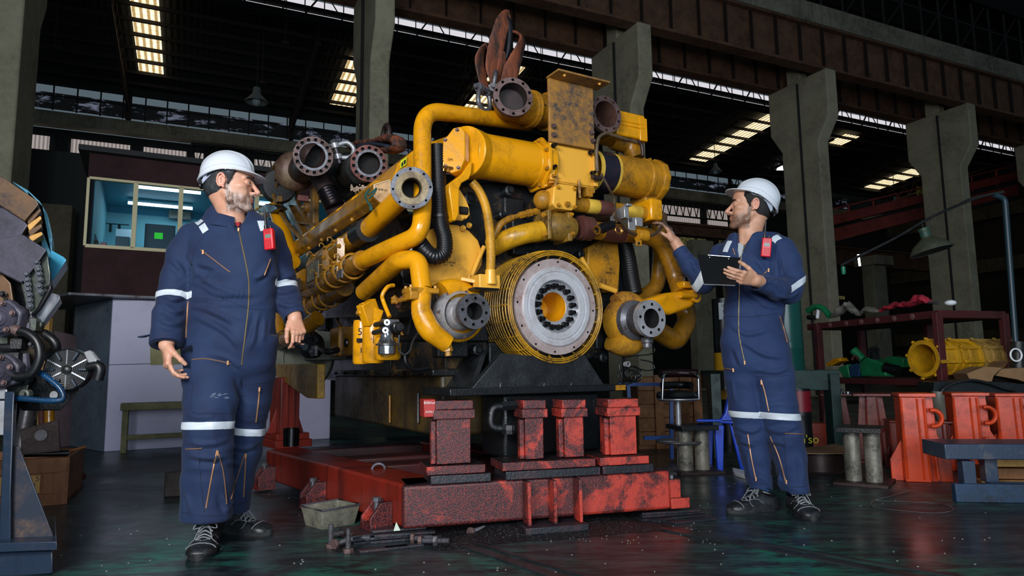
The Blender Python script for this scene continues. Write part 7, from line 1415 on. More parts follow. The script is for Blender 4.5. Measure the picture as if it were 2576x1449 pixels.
obox('cash_box','small red box on the office shelf beside the papers','box',252,620,268,610,.45,.15,MT['red']);obox('printer','black printer with a white lid inside the office','printer',290,622,326,596,.5,.4,MT['rub']);obox('notice_board','brown board pinned on the office wall','board',425,528,480,553,2.4,.03,grimy('cork','#6d6a5c','#4a4a42',.5,9));obox('wall_box','white box on the office wall left of the window post','box',290,597,330,578,2.0,.1,MT['wht'])
m=M();a,b=OF.W(232,560,WO+2.4),OF.W(325,566,WO+2.4);m.tube([a,b],.008,6)
for x in(238,256,278,300):q=a.lerp(b,(x-232)/93);m.bar(q,q-V((0,0,.12)),.03,.02)
tag(ob('tool_rail',m,MT['rub2'],sharp=0),'rail of hanging tools on the office back wall','rail')
pl_=bpy.data.lights.new('office_light','AREA');pl_.shape='RECTANGLE';pl_.size=2.2;pl_.size_y=.6;pl_.energy=15;pl_.color=(.80,.95,1.);o=bpy.data.objects.new('office_light',pl_);COL.objects.link(o);o.location=OF.p(1.2,WO+1.5,Ztop-.1)
bm=grimy('olive_painted_wood','#77734a','#4d4a33',.5,6,(.6,.8));bf=gnd(302,1141);BF=Fr(bf,0);BF.u,BF.w=OF.u,OF.w;BL=(BF.W(640,1012,0)-bf).dot(BF.u);bh=BF.W(300,1016,0).z
bn=thing('bench','long olive wooden bench in front of the pale cabinet','bench',bf+BF.u*BL/2);m=M();m.box(BF,-.02,BL,-.02,.30,bh-.07,bh);ob('seat',m,bm,bn,bevel=.006)
for u in(0,BL-.06):
    for w in(.0,.24):m=M();m.box(BF,u,u+.055,w,w+.05,0,bh-.07);ob('leg',m,bm,bn,bevel=.004)
m=M();m.box(BF,.05,BL-.05,.01,.04,.13,.18);ob('stretcher',m,bm,bn,bevel=.004)
q=gnd(412,1252);m=M();m.box(Fr(q,68),0,.38,0,.16,0,.16);tag(ob('wood_block',m,grimy('dark_wood','#2e2018','#14100d',.5,7,(.6,.8)),bevel=.006),'dark oily wood block on the floor behind the left man','block')
q=Fr(q,68).p(.26,.09,0);m=M();m.lathe(q+V((0,0,.16)),V((0,0,1)),[(0,.05),(.05,.09),(.09,.09),(.09,.08),(.02,.045),(.02,.0004)],20);tag(ob('metal_pot',m,MT['rub2']),'small dark pot standing on the wood block behind the left man','pot')
cq=gnd(165,1268);CF_=Fr(cq,66);cl_=-.62;ch=CF_.W(160,1150,0).z
cr=thing('wooden_crate','open wooden crate full of scrap at the left behind the blue-grey stand','crate',CF_.p(cl_/2,.3,0));cm_=grimy('orange_brown_crate_wood','#8e5c38','#43291a',.42,6,(.6,.85),streak='#6c4024')
m=M();m.box(CF_,cl_,0,0,.02,0,ch);m.box(CF_,cl_,0,.6,.62,0,ch);m.box(CF_,-.02,0,0,.62,0,ch);m.box(CF_,cl_,0,0,.6,0,.03);ob('crate_wall',m,cm_,cr,bevel=.003)
m=M();m.box(CF_,-.07,.01,-.015,.0,.0,ch);m.box(CF_,cl_,.0,-.018,.0,ch-.09,ch);m.box(CF_,cl_,.0,-.018,.0,0,.07);ob('batten',m,cm_,cr,bevel=.003)
m=M();m.box(CF_,cl_*.75,-.14,-.014,.0,.08,ch-.1);pn_=ob('plywood_panel',m,MT['woodl'],cr);text('NO 2: 5\n7MW!',CF_.p(-.22,-.015,ch*.5),CF_.u,V((0,0,1)),.045,MT['rub2'],pn_)
m=M();m.prism([CF_.W(x,y,.1)for x,y in[(50,1080),(147,1055),(152,1135),(55,1145)]],CF_.w*.02);tag(ob('bracket_plate',m,MT['rstk'],bevel=.003),'dark rusty plate with a round hole leaning in the crate','plate')
m=M();q=CF_.W(103,1095,.09);m.ring(q,-CF_.w,.0004,.035,0,.002,20);tag(ob('hole_disc',m,MT['stld']),'pale round thing seen through the hole of the rusty plate','disc')
for(x0,y0,x1,y1,r,mt,lab)in[(60,1123,130,1112,.03,MT['rstr'],'rusty red pipe end in the scrap crate'),(95,1128,150,1120,.028,MT['blk'],'black hose in the scrap crate'),(60,1142,175,1140,.02,MT['rub'],'black cable loop on the crate edge'),(175,1135,215,1124,.009,MT['wood'],'wooden stick poking out of the crate'),(52,1130,75,1010,.045,MT['stld'],'grey canister standing behind the rusty plate'),(105,1130,105,1000,.02,MT['rstr'],'rusty bar standing behind the crate'),(125,1130,125,1010,.03,MT['yelo'],'ochre bar standing behind the crate')]:
    m=M();m.tube([CF_.W(x0,y0,.15),CF_.W(x1,y1,.2)],r,14);tag(ob('scrap_piece',m,mt),lab,'scrap')
q=gnd(178,1195);m=M();m.lathe(q,V((0,0,1)),[(0,.05),(.2,.05),(.2,.0004)],16);tag(ob('gas_cartridge',m,plain('teal_metal','#1f5a66',.4)),'small teal cylinder right of the wooden crate','cylinder');q=gnd(190,1215);m=M();m.ball(q+V((0,0,.05)),.06,12,8,sc=(1.2,1,.8));tag(ob('rusty_lump',m,MT['rstr']),'rusty lump on the floor right of the crate','scrap')
m=M();a=gnd(118,1130);m.prism([a,gnd(178,1122),gnd(178,1122)+V((0,0,1.25)),a+V((0,0,1.3))],V((-.1,.3,0)));tag(ob('hardboard_sheet',m,grimy('pinkish_board','#7d6a70','#5c4d52',.5,3),bevel=.004),'tall pinkish board standing behind the scrap crate','board')
m=M();a=gnd(100,1128);m.bar(a,a+V((0,0,1.45)),.06);tag(ob('timber_post',m,MT['woodl'],bevel=.004),'pale timber upright behind the left engine','post')
m=M();
for(x0,y0,x1,y1)in[(152,615,161,637),(176,602,204,620),(176,625,203,650),(195,645,204,652)]:
    a,b=B.W(x0,y1,17),B.W(x1,y0,17);m.prism([a,V((b.x,b.y,a.z)),b,V((a.x,a.y,b.z))],B.w*.02)
struct('window_90',m,emit('daylight_opening','#f2eef0',1.6),sharp=0)
m=M();a=B.W(140,560,15);m.box(Fr(V((a.x,a.y,0)),BAZ),-.35,.25,0,.5,0,B.W(130,512,15).z);tag(ob('concrete_column',m,grimy('dim_column_concrete','#5a5443','#3f3b30',.5,1.5,(.9,.95)),bevel=.02),'pale square column glimpsed between the left engine and the office','column')
a=B.W(70,372,16);b=B.W(240,395,16);m=M();m.prism([V((a.x,a.y,0)),V((b.x,b.y,0)),V((b.x,b.y,a.z)),a],B.w*.1);struct('wall_left',m,MT['roof'],sharp=0)
# ================================================================== the blue-grey engine at the left edge
YL=3.0;le=thing('marine_engine','partly stripped grey and light blue engine cut off by the left picture edge','engine',gnd(60,1440)+V((0,.2,.85)))
def lp(x,y,dy=0.):return atY(x,y,YL+dy)
def lpoly(name,pts,dy,th,mat,lab=None,bev=.005,par=le,skew=V((0,0,0))):
    m=M();m.prism([lp(x,y,dy)for x,y in pts],V((-.62,1,0))*th+skew);o=ob(name,m,mat,par,bevel=bev,seg=3)
    if lab:o['label']=lab
    return o
brn=grimy('brown_scuffed_casting','#6f543c','#2e2a2b',.50,5,(.35,.6));gpl=grimy('purple_grey_casting','#4c4a58','#2a2a33',.50,5,(.4,.6));lbl=grimy('light_blue_casting','#5f9db4','#2c5a70',.45,6,(.3,.55));spd=grimy('oily_grey_green_steel','#5b6158','#22262a',.48,8,(.25,.5),.3)
lpoly('rocker_cover',[(-420,420),(0,440),(45,472),(92,503),(98,514),(62,556),(0,516),(-420,490)],.0,.30,brn,'brown scuffed rocker cover')
lpoly('blue_housing',[(30,455),(70,478),(100,506),(120,540),(131,590),(132,640),(126,700),(118,740),(104,730),(104,520),(60,480)],.12,.20,lbl,'light blue curved housing')
lpoly('blue_box',[(128,628),(160,646),(168,654),(128,712),(120,700)],.10,.25,plain('bright_blue_paint','#3e92b4',.35),'small bright blue box')
for k in range(4):lpoly('fin',[(66+10*k*.2,560+k*14-8),(100+k*1.5,522+k*20),(104+k*1.5,530+k*20),(72+k*2,572+k*14-4)],.02,.2,[brn,MT['woodl']][k%2])
lpoly('side_plate',[(-420,500),(0,516),(62,557),(70,566),(55,590),(0,640),(-420,660)],.03,.28,gpl)
lpoly('clip_plate',[(24,612),(36,600),(44,606),(32,620)],-.02,.05,MT['stld'])
hb=lpoly('valve_block',[(58,590),(118,628),(88,672),(54,712),(0,684),(-400,670)],-.06,.30,gpl,'purple grey block with bolts')
lpoly('block_side',[(118,629),(127,690),(126,712),(84,792),(66,770),(53,712)],-.03,.25,spd)
pts_=[lp(x,y,-.05)for x,y in[(92,660),(94,672),(66,690),(98,690),(68,704),(100,704),(70,716),(98,720),(70,728),(101,734),(73,742),(74,756),(75,770),(96,678)]]
bolts(hb,pts_,(.5,-.8,0),.010,.022,MT['blt'])
lpoly('lower_block',[(-400,670),(0,684),(27,712),(34,760),(20,800),(-400,790)],-.02,.25,brn)
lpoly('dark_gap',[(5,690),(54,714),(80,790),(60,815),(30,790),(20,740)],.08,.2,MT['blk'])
bolts(hb,[lp(x,y,-.04)for x,y in[(8,740),(18,758),(28,770),(24,780),(34,786),(30,794)]],(.2,-.9,0),.011,.02,MT['blt'])
lpoly('white_box',[(82,788),(116,732),(150,742),(152,752),(108,812),(100,806)],.02,.2,grimy('chipped_silver_paint','#8d939c','#54402f',.36,12,(.3,.6)),'chipped silver box')
m=M();m.tube([lp(82,792,-.04),lp(100,775,-.05),lp(128,725,-.05),lp(116,724,-.05)],.008,8,smooth=4);ob('handle',m,MT['rub'],le)
m=M();m.tube([lp(92,806,.06),lp(80,848,.04)],.032,20);ob('green_sleeve',m,grimy('green_paint','#1d6a4a','#0e2e22',.42,9,(.3,.5)),le)
lpoly('lug_plate',[(46,818),(64,788),(80,800),(60,826)],-.02,.04,gpl);bolts(le,[lp(60,806,-.03)],(0,-1,0),.014,.02,MT['rst'],'lug_bolt')
m=M();m.tube([lp(28,915,.1),lp(80,885,.08),lp(120,852,.06)],[.045,.05,.055],22,smooth=4);ob('brown_pipe',m,grimy('brown_sooty_pipe','#4b4136','#1f1b1a',.5,6,(.35,.6)),le);m=M();m.tube([lp(112,840,.05),lp(136,858,.05),lp(140,880,.06),lp(118,902,.08)],.02,14,smooth=4);ob('rubber_cuff',m,MT['rub'],le)
m=M();m.tube([lp(10,912,.04),lp(60,872,.03)],.040,20);ob('grey_pipe',m,spd,le)
m=M();m.tube([lp(38,830,-.08),lp(70,838,-.08),lp(95,862,-.08),(lp(100,900,-.08)),lp(82,938,-.08),lp(50,948,-.08),lp(30,944,-.08)],.019,14,smooth=6);ob('black_hose',m,MT['rub'],le);m=M();m.tube([lp(30,826,-.08),lp(50,834,-.08)],.022,14);ob('hose_end',m,MT['rst'],le)
for(cx,cy,r)in[(-2,800,40),(-6,935,38)]:
    c=lp(cx,cy,-.10);s=mpp(c);m=M();m.lathe(c,(.15,-1,0),[(-.12,s*r),(0,s*r),(.01,s*r*.9),(.0,s*r*.8),(.012,s*r*.7),(.004,s*r*.6),(.018,s*r*.5),(.01,s*r*.4),(.02,s*r*.3),(.02,.0004)],32);o=ob('round_cover',m,gpl,le);bolts(o,[c+V((s*r*.95*cos(t),-.01,s*r*.95*sin(t)))for t in(.3,1.3,-.9,2.3)],(.15,-1,0),.009,.012,MT['rst'])
    m=M();m.prism([c+V((s*r*1.25*cos(t),.02,s*r*1.25*sin(t)))for t in[R(20+60*i)for i in range(6)]],V((0,.05,0)));ob('cover_flange',m,gpl,o,bevel=.01)
c=lp(168,930,.02);s=mpp(c);ax_=V((.25,-1,.0)).normalized();a3,b3,n3=axes(ax_)
m=M();m.lathe(c,ax_,[(-.05,s*53),(0,s*53),(.004,s*50),(0,s*48)],48);m.lathe(c,ax_,[(-.01,s*50),(-.01,.0004)],30);dsc=ob('fan_guard',m,MT['rub'],le);dsc['label']='round black ribbed guard disc'
for k in range(9):m=M();r=s*(15+4.2*k);m.tube([c+a3*r*cos(2*PI*i/40)+b3*r*sin(2*PI*i/40)for i in range(40)],.0028,6,closed=True);ob('guard_ring',m,MT['rub2'],dsc)
for k in range(6):
    t=R(60*k+0);m=M();d=a3*cos(t)+b3*sin(t);m.bar(c+d*s*26+ax_*.006,c+d*s*50+ax_*.006,.018,.012);ob('guard_boss',m,plain('dark_grey_plastic','#2c3540',.4),dsc,bevel=.005);t+=R(30);d=a3*cos(t)+b3*sin(t);m=M();m.bar(c+d*s*14+ax_*.004,c+d*s*50+ax_*.004,.004,.006);ob('guard_spoke',m,MT['stl'],dsc)
m=M();m.lathe(c,ax_,[(0,s*12),(.008,s*11),(.004,s*8),(.008,s*5),(.008,.0004)],24);ob('guard_hub',m,MT['rub2'],dsc)
lpoly('connector',[(210,886),(228,880),(246,900),(240,918),(224,916)],.02,.06,MT['stl'],'silver connector block')
for k in range(5):m=M();a=lp(228+k*3.5,884+k*4.5,-.0);m.bar(a,a+V((.022,-.01,-.006)),.005,.004);ob('contact_rib',m,MT['stl'],le)
m=M();m.tube([lp(222,924,.03),lp(246,920,.03),lp(252,932,.03),lp(246,955,.03)],.022,14,smooth=4);ob('plug_elbow',m,MT['rub'],le)
m=M();m.tube([lp(20,1001,-.05),lp(60,1003,-.06),(lp(125,1008,-.05)),lp(158,1003,-.04),lp(152,978,-.04),lp(120,950,-.04),lp(85,928,-.04)],.0125,12,smooth=6);ob('blue_hose',m,grimy('dark_blue_hose','#123a5c','#0a1420',.5,9,(.2,.4)),le)
lpoly('black_bracket',[(30,960),(110,930),(190,960),(205,980),(150,1033),(55,1033),(40,1010)],.06,.12,MT['blk'],'black sheet bracket under the disc');m=M();q=lp(136,994,.055);m.ring(q,(0,-1,0),.0004,.018,0,.003,18);ob('bracket_hole',m,MT['stl'],le)
lpoly('block_casting',[(-420,940),(30,930),(75,960),(60,1010),(-420,1010)],.02,.3,spd)
rnd=random.Random(9)
for i in range(22):
    x,y=rnd.uniform(0,105),rnd.uniform(800,1000);q=lp(x,y,.02+rnd.uniform(-.05,.05));m=M();s_=rnd.uniform(.012,.03)
    if i%3==0:m.tube([q,q+V((rnd.uniform(-.1,.1),0,rnd.uniform(-.1,.1)))],s_*.7,10)
    elif i%3==1:m.lathe(q,(.1,-1,0),[(-.02,s_),(.01,s_),(.012,s_*.5),(.03,s_*.5)],12)
    else:m.box(Fr(q,80),-s_,s_,-s_,s_,-s_,s_)
    ob('engine_fitting',m,[MT['blk'],spd,gpl,MT['stld']][i%4],le,bevel=.002)
lpoly('white_sleeve',[(-400,1010),(14,1008),(18,1095),(-400,1100)],-.05,.1,MT['stl']);lpoly('grey_clamp',[(-400,975),(18,978),(20,1004),(-400,1008)],-.06,.08,MT['stl'])
bls=grimy('blue_grey_painted_steel','#232f40','#4a4340',.36,4,(.25,.5),streak='#171c26');sb=gnd(133,1446);s_=thing('engine_support','blue-grey welded steel support under the left engine','support',sb)
def sp(name,pts,y0,th,bev=.006,mat=bls):m=M();m.prism([atY(x,y,sb.y+y0)for x,y in pts],V((-.68*th,th,0)));return ob(name,m,mat,s_,bevel=bev)
sp('base_block',[(-380,1398),(133,1386),(133,1444),(-380,1480)],.0,.5);sp('base_slab',[(-380,1378),(143,1362),(144,1384),(-380,1404)],-.04,.5,.003)
sp('upright',[(12,985),(37,985),(28,1240),(28,1374),(-4,1376),(4,1200)],.02,.28);sp('gusset',[(33,1122),(48,1124),(133,1346),(128,1362),(26,1368),(28,1240)],.05,.03,.003,grimy('scuffed_steel_gusset','#2e3440','#6a5440',.36,6,(.3,.5)))
sp('upright',[(-120,985),(-70,985),(-78,1376),(-380,1376)],.02,.28)
# ================================================================== right background
orr_=grimy('orange_red_paint','#cf431b','#6a2614',.42,6,(.3,.55),bs=.15);rdk=grimy('dark_red_paint_rack','#4f1a1c','#2c1214',.5,4,(.5,.7));rrs=grimy('brown_red_paint','#79291c','#3a1a15',.5,5,(.35,.6))
def bfr(x,y,az=80):return Fr(gnd(x,y),az)
def tapered(x0,x1,yt,yb,az,lab,mat,w=.2):
    g=gnd((x0+x1)/2,yb);s=mpp(g);fr=Fr(g,az);H=(yb-yt)*s;W=(x1-x0)*s;t=thing('jack_stand',lab,'stand',g)
    m=M();m.prism([fr.p(-W*.20,0,.02),fr.p(W*.20,0,.02),fr.p(W*.13,0,H-.02),fr.p(-W*.13,0,H-.02)],fr.w*.16);ob('column',m,mat,t,bevel=.004)
    for sg in(-1,1):m=M();m.prism([fr.p(sg*W*.20,.05,.02),fr.p(sg*W*.48,.05,.02),fr.p(sg*W*.30,.05,H-.02),fr.p(sg*W*.13,.05,H-.02)],fr.w*.02);ob('side_gusset',m,mat,t,bevel=.002)
    m=M();m.box(fr,-W*.48,W*.48,-.05,.24,H-.02,H);ob('top_plate',m,mat,t,bevel=.003);m=M();m.box(fr,-W*.5,W*.5,-.05,.24,0,.02);ob('base_plate',m,mat,t,bevel=.003)
    for sg in(-1,1):m=M();m.tube([fr.p(sg*W*.13,-.004,H-.04),fr.p(sg*W*.20,-.004,.04)],.006,6);ob('weld_seam',m,mat,t)
    return t,fr,H
t1,f1_,h1_=tapered(2072,2150,992,1128,110,'brown-red tapered stand with bearing rings on top',rrs);t2,f2__,h2_=tapered(2160,2248,992,1165,112,'brown-red tapered stand right of the one with rings',rrs)
for k,(x,lab)in enumerate([(2084,'bearing ring on the stand, leftmost of three'),(2110,'taller bearing ring, middle of three on the stand'),(2132,'bearing ring on the stand, rightmost of three')]):
    q=f1_.W(x,990,.05);q.z=h1_;m=M();m.lathe(q,V((0,0,1)),[(0,.035),(.02+.025*(k==1),.035),(.02+.025*(k==1),.02),(.0,.02)],22,False);tag(ob('bearing_ring',m,MT['chr']),lab,'ring','bearing rings on the red stand')
def bigstand(x0,x1,yt,yb,az,lab,mat,lug=True):
    g=gnd((x0+x1)/2,yb);s=mpp(g);fr=Fr(g,az);H=(yb-yt)*s;W=(x1-x0)*s;t=thing('jack_stand',lab,'stand',g)
    m=M();m.box(fr,-W*.30,W*.12,0,.2,0,H*.96);ob('column',m,mat,t,bevel=.006)
    m=M();m.prism([fr.p(W*.12,.06,0),fr.p(W*.50,.06,0),fr.p(W*.49,.06,H*.26),fr.p(W*.30,.06,H*.52),fr.p(W*.27,.06,H*.96),fr.p(W*.12,.06,H*.96)],fr.w*.02);ob('right_gusset',m,mat,t,bevel=.003)
    m=M();m.prism([fr.p(-W*.30,.06,0),fr.p(-W*.50,.06,0),fr.p(-W*.50,.06,H*.24),fr.p(-W*.30,.06,H*.46)],fr.w*.02);ob('left_gusset',m,mat,t,bevel=.003)
    m=M();m.box(fr,-W*.32,W*.28,-.02,.22,H*.96,H);ob('top_plate',m,mat,t,bevel=.003)
    for u in(-.26,.0,.10):m=M();m.tube([fr.p(W*u,-.003,.02),fr.p(W*(u-.02),-.003,H*.94)],.007,6);ob('weld_seam',m,mat,t)
    m=M();m.tube([fr.p(W*.24,.02,.02),fr.p(W*.20,.02,H*.45)],.012,8);ob('weld_seam',m,mat,t)
    if lug:
        c=fr.p(W*.22,.0,H*.72);m=M();r=W*.14;m.tube([c+fr.u*r*cos(a)*1.0+V((0,0,r*1.05*sin(a)))for a in[R(-110+i*22)for i in range(11)]],.022,10,flat=.7);ob('lug_ring',m,mat,t,bevel=.002)
    return t
bigstand(2257,2396,992,1214,108,'bright orange-red stand with a half-ring lug, the nearest red one',orr_)
bigstand(2390,2530,990,1190,108,'orange-red stand with a lug behind the blue-grey trestle',orr_);bigstand(2500,2640,992,1180,108,'orange-red stand at the right picture edge',orr_,True);
bigstand(2335,2430,1062,1185,108,'short dark red stand behind the nearest orange-red one',rrs,False);bigstand(2235,2300,1060,1180,108,'short dark red stand left behind the nearest orange-red one',rrs,True)
g=gnd(2070,1128);fr=Fr(g,112);s=mpp(g);t=thing('steel_box','square orange-red steel box left of the tapered stands','box',g);m=M();m.box(fr,-s*38,s*36,0,.25,0,s*62);ob('box_body',m,orr_,t,bevel=.004);m=M();m.box(fr,-s*22,-s*6,-.03,0,0,s*36);m.tube([fr.p(s*12,-.004,0),fr.p(s*12,-.004,s*60)],.006,6);ob('box_rib',m,orr_,t,bevel=.003)
def twin(x0,x1,yt,yb,lab,az=78):
    g=gnd((x0+x1)/2,yb);s=mpp(g);fr=Fr(g,az);H=(yb-yt)*s;W=(x1-x0)*s;t=thing('pipe_pedestal',lab,'pedestal',g);wm=MT.setdefault('scr',grimy('scraped_grey_pipe','#8b877a','#2e2d2d',.50,6,(.4,.65),.3,streak='#3b3936'))
    m=M();m.box(fr,-W*.62,W*.58,-.06,.3,0,.02);ob('base_plate',m,MT['rstk'],t,bevel=.002);m=M();m.box(fr,-W*.5,W*.5,-.04,.26,H-.035,H);ob('top_plate',m,MT['blk'],t,bevel=.003)
    for k in(-.24,.22):m=M();m.tube([fr.p(W*k,.09,.02),fr.p(W*k,.09,H-.035)],W*.19,28);ob('pipe',m,wm,t)
    return t
twin(1712,1812,1073,1192,'pair of scraped steel pipes between plates, left of the right man');twin(2118,2222,1078,1222,'pair of scraped steel pipes between plates, in front of the red stands',126)
g=gnd(2083,1200);s=mpp(g);gg=g+V((.05,.25,0));m=M();m.lathe(gg,V((0,0,1)),[(0,s*60),(.01,s*62),(.02,s*58),(s*48,s*58),(s*50,s*63),(s*54,s*63),(s*54,s*55),(.02,s*54)],56,False);t=tag(ob('steel_ring',m,MT['rstk']),'wide rusty steel ring lying behind the right man\'s leg','ring')
cbm=grimy('cardboard','#8a6a48','#6b5038',.45,5,(.8,.9));
def sheet(pts,z,lab,th=.006):
    m=M();m.prism([onpl(x,y,(0,0,z),V((0,0,1)))for x,y in pts],V((0,0,th)));return tag(ob('cardboard_sheet',m,cbm),lab,'cardboard')
sheet([(2020,1128),(2080,1122),(2095,1118),(2140,1126),(2142,1142),(2025,1142)],s*54+.002,'torn cardboard sheet on the rusty ring');sheet([(1932,1128),(1958,1128),(1962,1150),(1932,1158)],.2,'cardboard flap seen between the right man\'s legs');sheet([(2205,1138),(2236,1144),(2215,1147)],.004,'cardboard tongue right of the twin pipes')
m=M();m.box(bfr(1935,1205),0,.12,0,.2,0,.19);tag(ob('battery_case',m,MT['rub'],bevel=.006),'black ribbed case seen between the right man\'s legs','case')
m=M();m.prism([gnd(1843,1186),gnd(1878,1194),gnd(1876,1206),gnd(1850,1198)],V((0,0,.03)));tag(ob('paper_packet',m,plain('white_packet','#b9bdc8',.6),bevel=.004),'white flat packet on the floor left of the right man','packet')
tb_=grimy('blue_grey_trestle','#25344a','#6e6a58',.33,7,(.35,.6));g=gnd(2402,1262);fr=Fr(g,98);s=mpp(g);ht=fr.W(2392,1116,0).z;t=thing('trestle','low blue-grey steel trestle at the right picture edge','trestle',fr.p(.4,.2,0))
m=M();m.box(fr,-.04,1.2,-.02,.28,ht-.09,ht);ob('top_beam',m,tb_,t,bevel=.006);m=M();m.box(fr,0,1.2,-.02,.03,0,.105);m.box(fr,.3,1.2,.22,.26,0,.08);ob('bottom_rail',m,grimy('blue_rail','#1c3a58','#141c26',.5,6,(.4,.6)),t,bevel=.004)
for u in(.06,.22,.9):m=M();m.box(fr,u,u+.07,.0+.08*(u==.22),.07+.08*(u==.22),.1,ht-.1);ob('leg',m,tb_,t,bevel=.003)
for k in range(3):m=M();m.box(Fr(fr.p(.32+.04*k,.34,0),98),0,1.2,0,.2,.005+.075*k,.07+.075*k);tag(ob('timber_beam',m,MT['woodl']if k%2==0 else MT['wood'],bevel=.004),'squared timber stacked behind the trestle, '+['bottom one','middle one','top one'][k],'timber','timbers behind the trestle')
m=M();m.tube([gnd(x,y,.006)for x,y in[(2284,1236),(2250,1246),(2205,1258),(2192,1266),(2198,1276),(2230,1281),(2300,1288),(2350,1291),(2385,1288),(2397,1282),(2385,1272),(2330,1265),(2260,1262),(2202,1260)]],.0026,6,smooth=6);tag(ob('wire',m,MT['chr']),'loop of bright wire lying on the floor in front of the red stands','wire')
ra=gnd(2065,1085,0);rk0=atY(2357,780,6.1);rk=thing('storage_rack','dark red steel rack loaded with engine parts','rack',V((3.4,6.6,0)))
RKa=atY(2030,822,8.1);RKb=atY(2362,772,6.2);zr=(RKa.z+RKb.z)/2;RKa.z=RKb.z=zr;RKc=onpl(2530,783,(0,0,zr),V((0,0,1)));dA=(RKa-RKb);bk=RKc+dA
m=M();m.prism([RKa,RKb,RKc,bk],V((0,0,-.07)));ob('top_shelf',m,rdk,rk,bevel=.004)
z2=atY(2362,955,6.2).z;
def at(p,z):return V((p.x,p.y,z))
m=M();m.prism([at(RKa,z2),at(RKb,z2),at(RKc,z2),at(bk,z2)],V((0,0,-.06)));ob('lower_shelf',m,rdk,rk,bevel=.004)
for p in(RKb,RKc,RKa.lerp(RKb,.12),bk,RKa.lerp(RKb,.55)+(RKc-RKb)*.95):m=M();m.box(Fr(at(p,0),70),-.04,.04,0,.05,0,zr-.02);ob('post',m,rdk,rk,bevel=.003)
bolts(rk,[RKa.lerp(RKb,t)+V((0,0,-.035))for t in(.1,.22,.36,.48,.6,.72,.84)],((RKb-RKa).cross(V((0,0,1)))*-1 if 0 else V((-.6,-.8,0))),.02,.012,rdk,'rivet')
S1=lambda x,y:onpl(x,y,(0,0,zr),V((0,0,1)))
P_up=lambda x,y,Yd:atY(x,y,Yd)
def onrack(px_,py_,t):
    base=RKa.lerp(RKb,t)+(RKc-RKb).normalized()*.12;return base,atY(px_,py_,base.y)
gm_=grimy('green_enamel_casting','#1c7a4a','#0f3a2a',.42,8,(.3,.55))
def rpt(x,y):
    n=(RKb-RKa).cross(V((0,0,1))).normalized();return onpl(x,y,RKa+n*-.12 if(RKa+n*-.12).y>RKa.y else RKa+n*.12,n)
m=M();m.tube([rpt(2032,782),rpt(2050,772),rpt(2070,776),rpt(2088,796)],.035,14,smooth=4);tag(ob('bent_pipe',m,gm_),'green bent pipe lying on the rack top, left end','pipe')
m=M();m.tube([rpt(2060,772),rpt(2056,800)],.02,10);tag(ob('white_tube',m,MT['wht']),'short white tube leaning across the green bent pipe','tube');m=M();m.tube([rpt(2034,798),rpt(2048,800)],.03,12);tag(ob('dark_pipe',m,MT['rub']),'dark pipe end under the green bent pipe on the rack','pipe')
bagm=N('cloudy_plastic_film');bagm.set(bagm.mix(bagm.noise(9,4),'#5f625c','#8e8a80'),.25,0);bagm.b.inputs['Alpha'].default_value=.75
def blob(name,pts,lab,cat,mat,seed,amp=.03,fl=.6):
    m=M();q=[rpt(x,y)for x,y,r in pts];m.tube(q,[r for _,_,r in pts],18,smooth=6,flat=fl)
    for i,v_ in enumerate(m.v):w=V(v_);n_=noise.noise(w*11+V((seed,0,0)))*amp+noise.noise(w*26)*amp*.5;m.v[i]=(w.x+n_,w.y+n_*.5,w.z+abs(n_))
    return tag(ob(name,m,mat,sharp=180),lab,cat)
blob('plastic_bag',[(2092,798,.02),(2112,788,.05),(2130,768,.05),(2142,778,.06),(2158,790,.04),(2165,793,.01)],'crumpled clear plastic bag peaking up on the rack top','bag',bagm.m,3);blob('plastic_bag',[(2165,790,.02),(2180,780,.05),(2195,782,.05),(2212,785,.02)],'flat crumpled plastic bag next to the red cloth','bag',bagm.m,6)
blob('red_cloth',[(2213,784,.02),(2235,776,.035),(2262,770,.04),(2290,766,.05),(2318,755,.06),(2332,760,.05),(2336,766,.02)],'crumpled red cloth on the rack top','cloth',grimy('red_cotton_cloth','#a81c34','#551222',.45,14,(.8,.9)),9,.045)
m=M();m.tube([rpt(2330,760),rpt(2362,763)],.012,8);tag(ob('dark_rod',m,MT['stld']),'dark rod lying right of the red cloth','rod');m=M();q=rpt(2391,762);m.ball(q,.05,14,8,sc=(1,1,.55));tag(ob('small_dish',m,MT['wht']),'small white dish on the rack corner','cap');
n_r=(RKb-RKa).cross(V((0,0,1))).normalized();n_r=n_r if n_r.y>0 else-n_r
def r2(x,y,d=.15):return onpl(x,y,RKa+n_r*d,n_r)
def cast(pts,lab,mat,th=.15,d=.1,name='casting'):m=M();m.prism([r2(x,y,d)for x,y in pts],n_r*th);return tag(ob(name,m,mat,bevel=.012,seg=3),lab,'casting')
cast([(2160,915),(2178,898),(2195,905),(2222,915),(2228,946),(2166,947)],'blocky green casting in the middle of the lower shelf',gm_);cast([(2107,925),(2130,916),(2138,950),(2120,950)],'green casting at the left of the lower shelf',gm_);cast([(2222,900),(2245,896),(2272,902),(2270,925),(2230,920)],'round-edged green cover at the right of the lower shelf',gm_,.1,.3);cast([(2135,920),(2152,914),(2164,920),(2160,948),(2136,948)],'small dark blue part on the lower shelf',plain('deep_blue_paint','#1c3a5c',.4),.1)
for(pts,r,mat,lab)in[([(2148,882),(2172,905)],.045,gm_,'green pipe stub pointing up left on the lower shelf'),([(2198,880),(2200,902)],.05,MT['rub2'],'dark pipe stub standing among the green castings'),([(2228,925),(2260,932)],.05,MT['rub'],'black pipe with an open end on the lower shelf')]:
    m=M();a,b=r2(*pts[0],.12),r2(*pts[1],.16);m.tube([a,b],r,20);m.lathe(a,a-b,[(.0,r*1.1),(.005,r*1.1),(.005,r*.8),(-.04,r*.75),(-.04,.0004)],20,False);tag(ob('pipe_stub',m,mat),lab,'pipe')
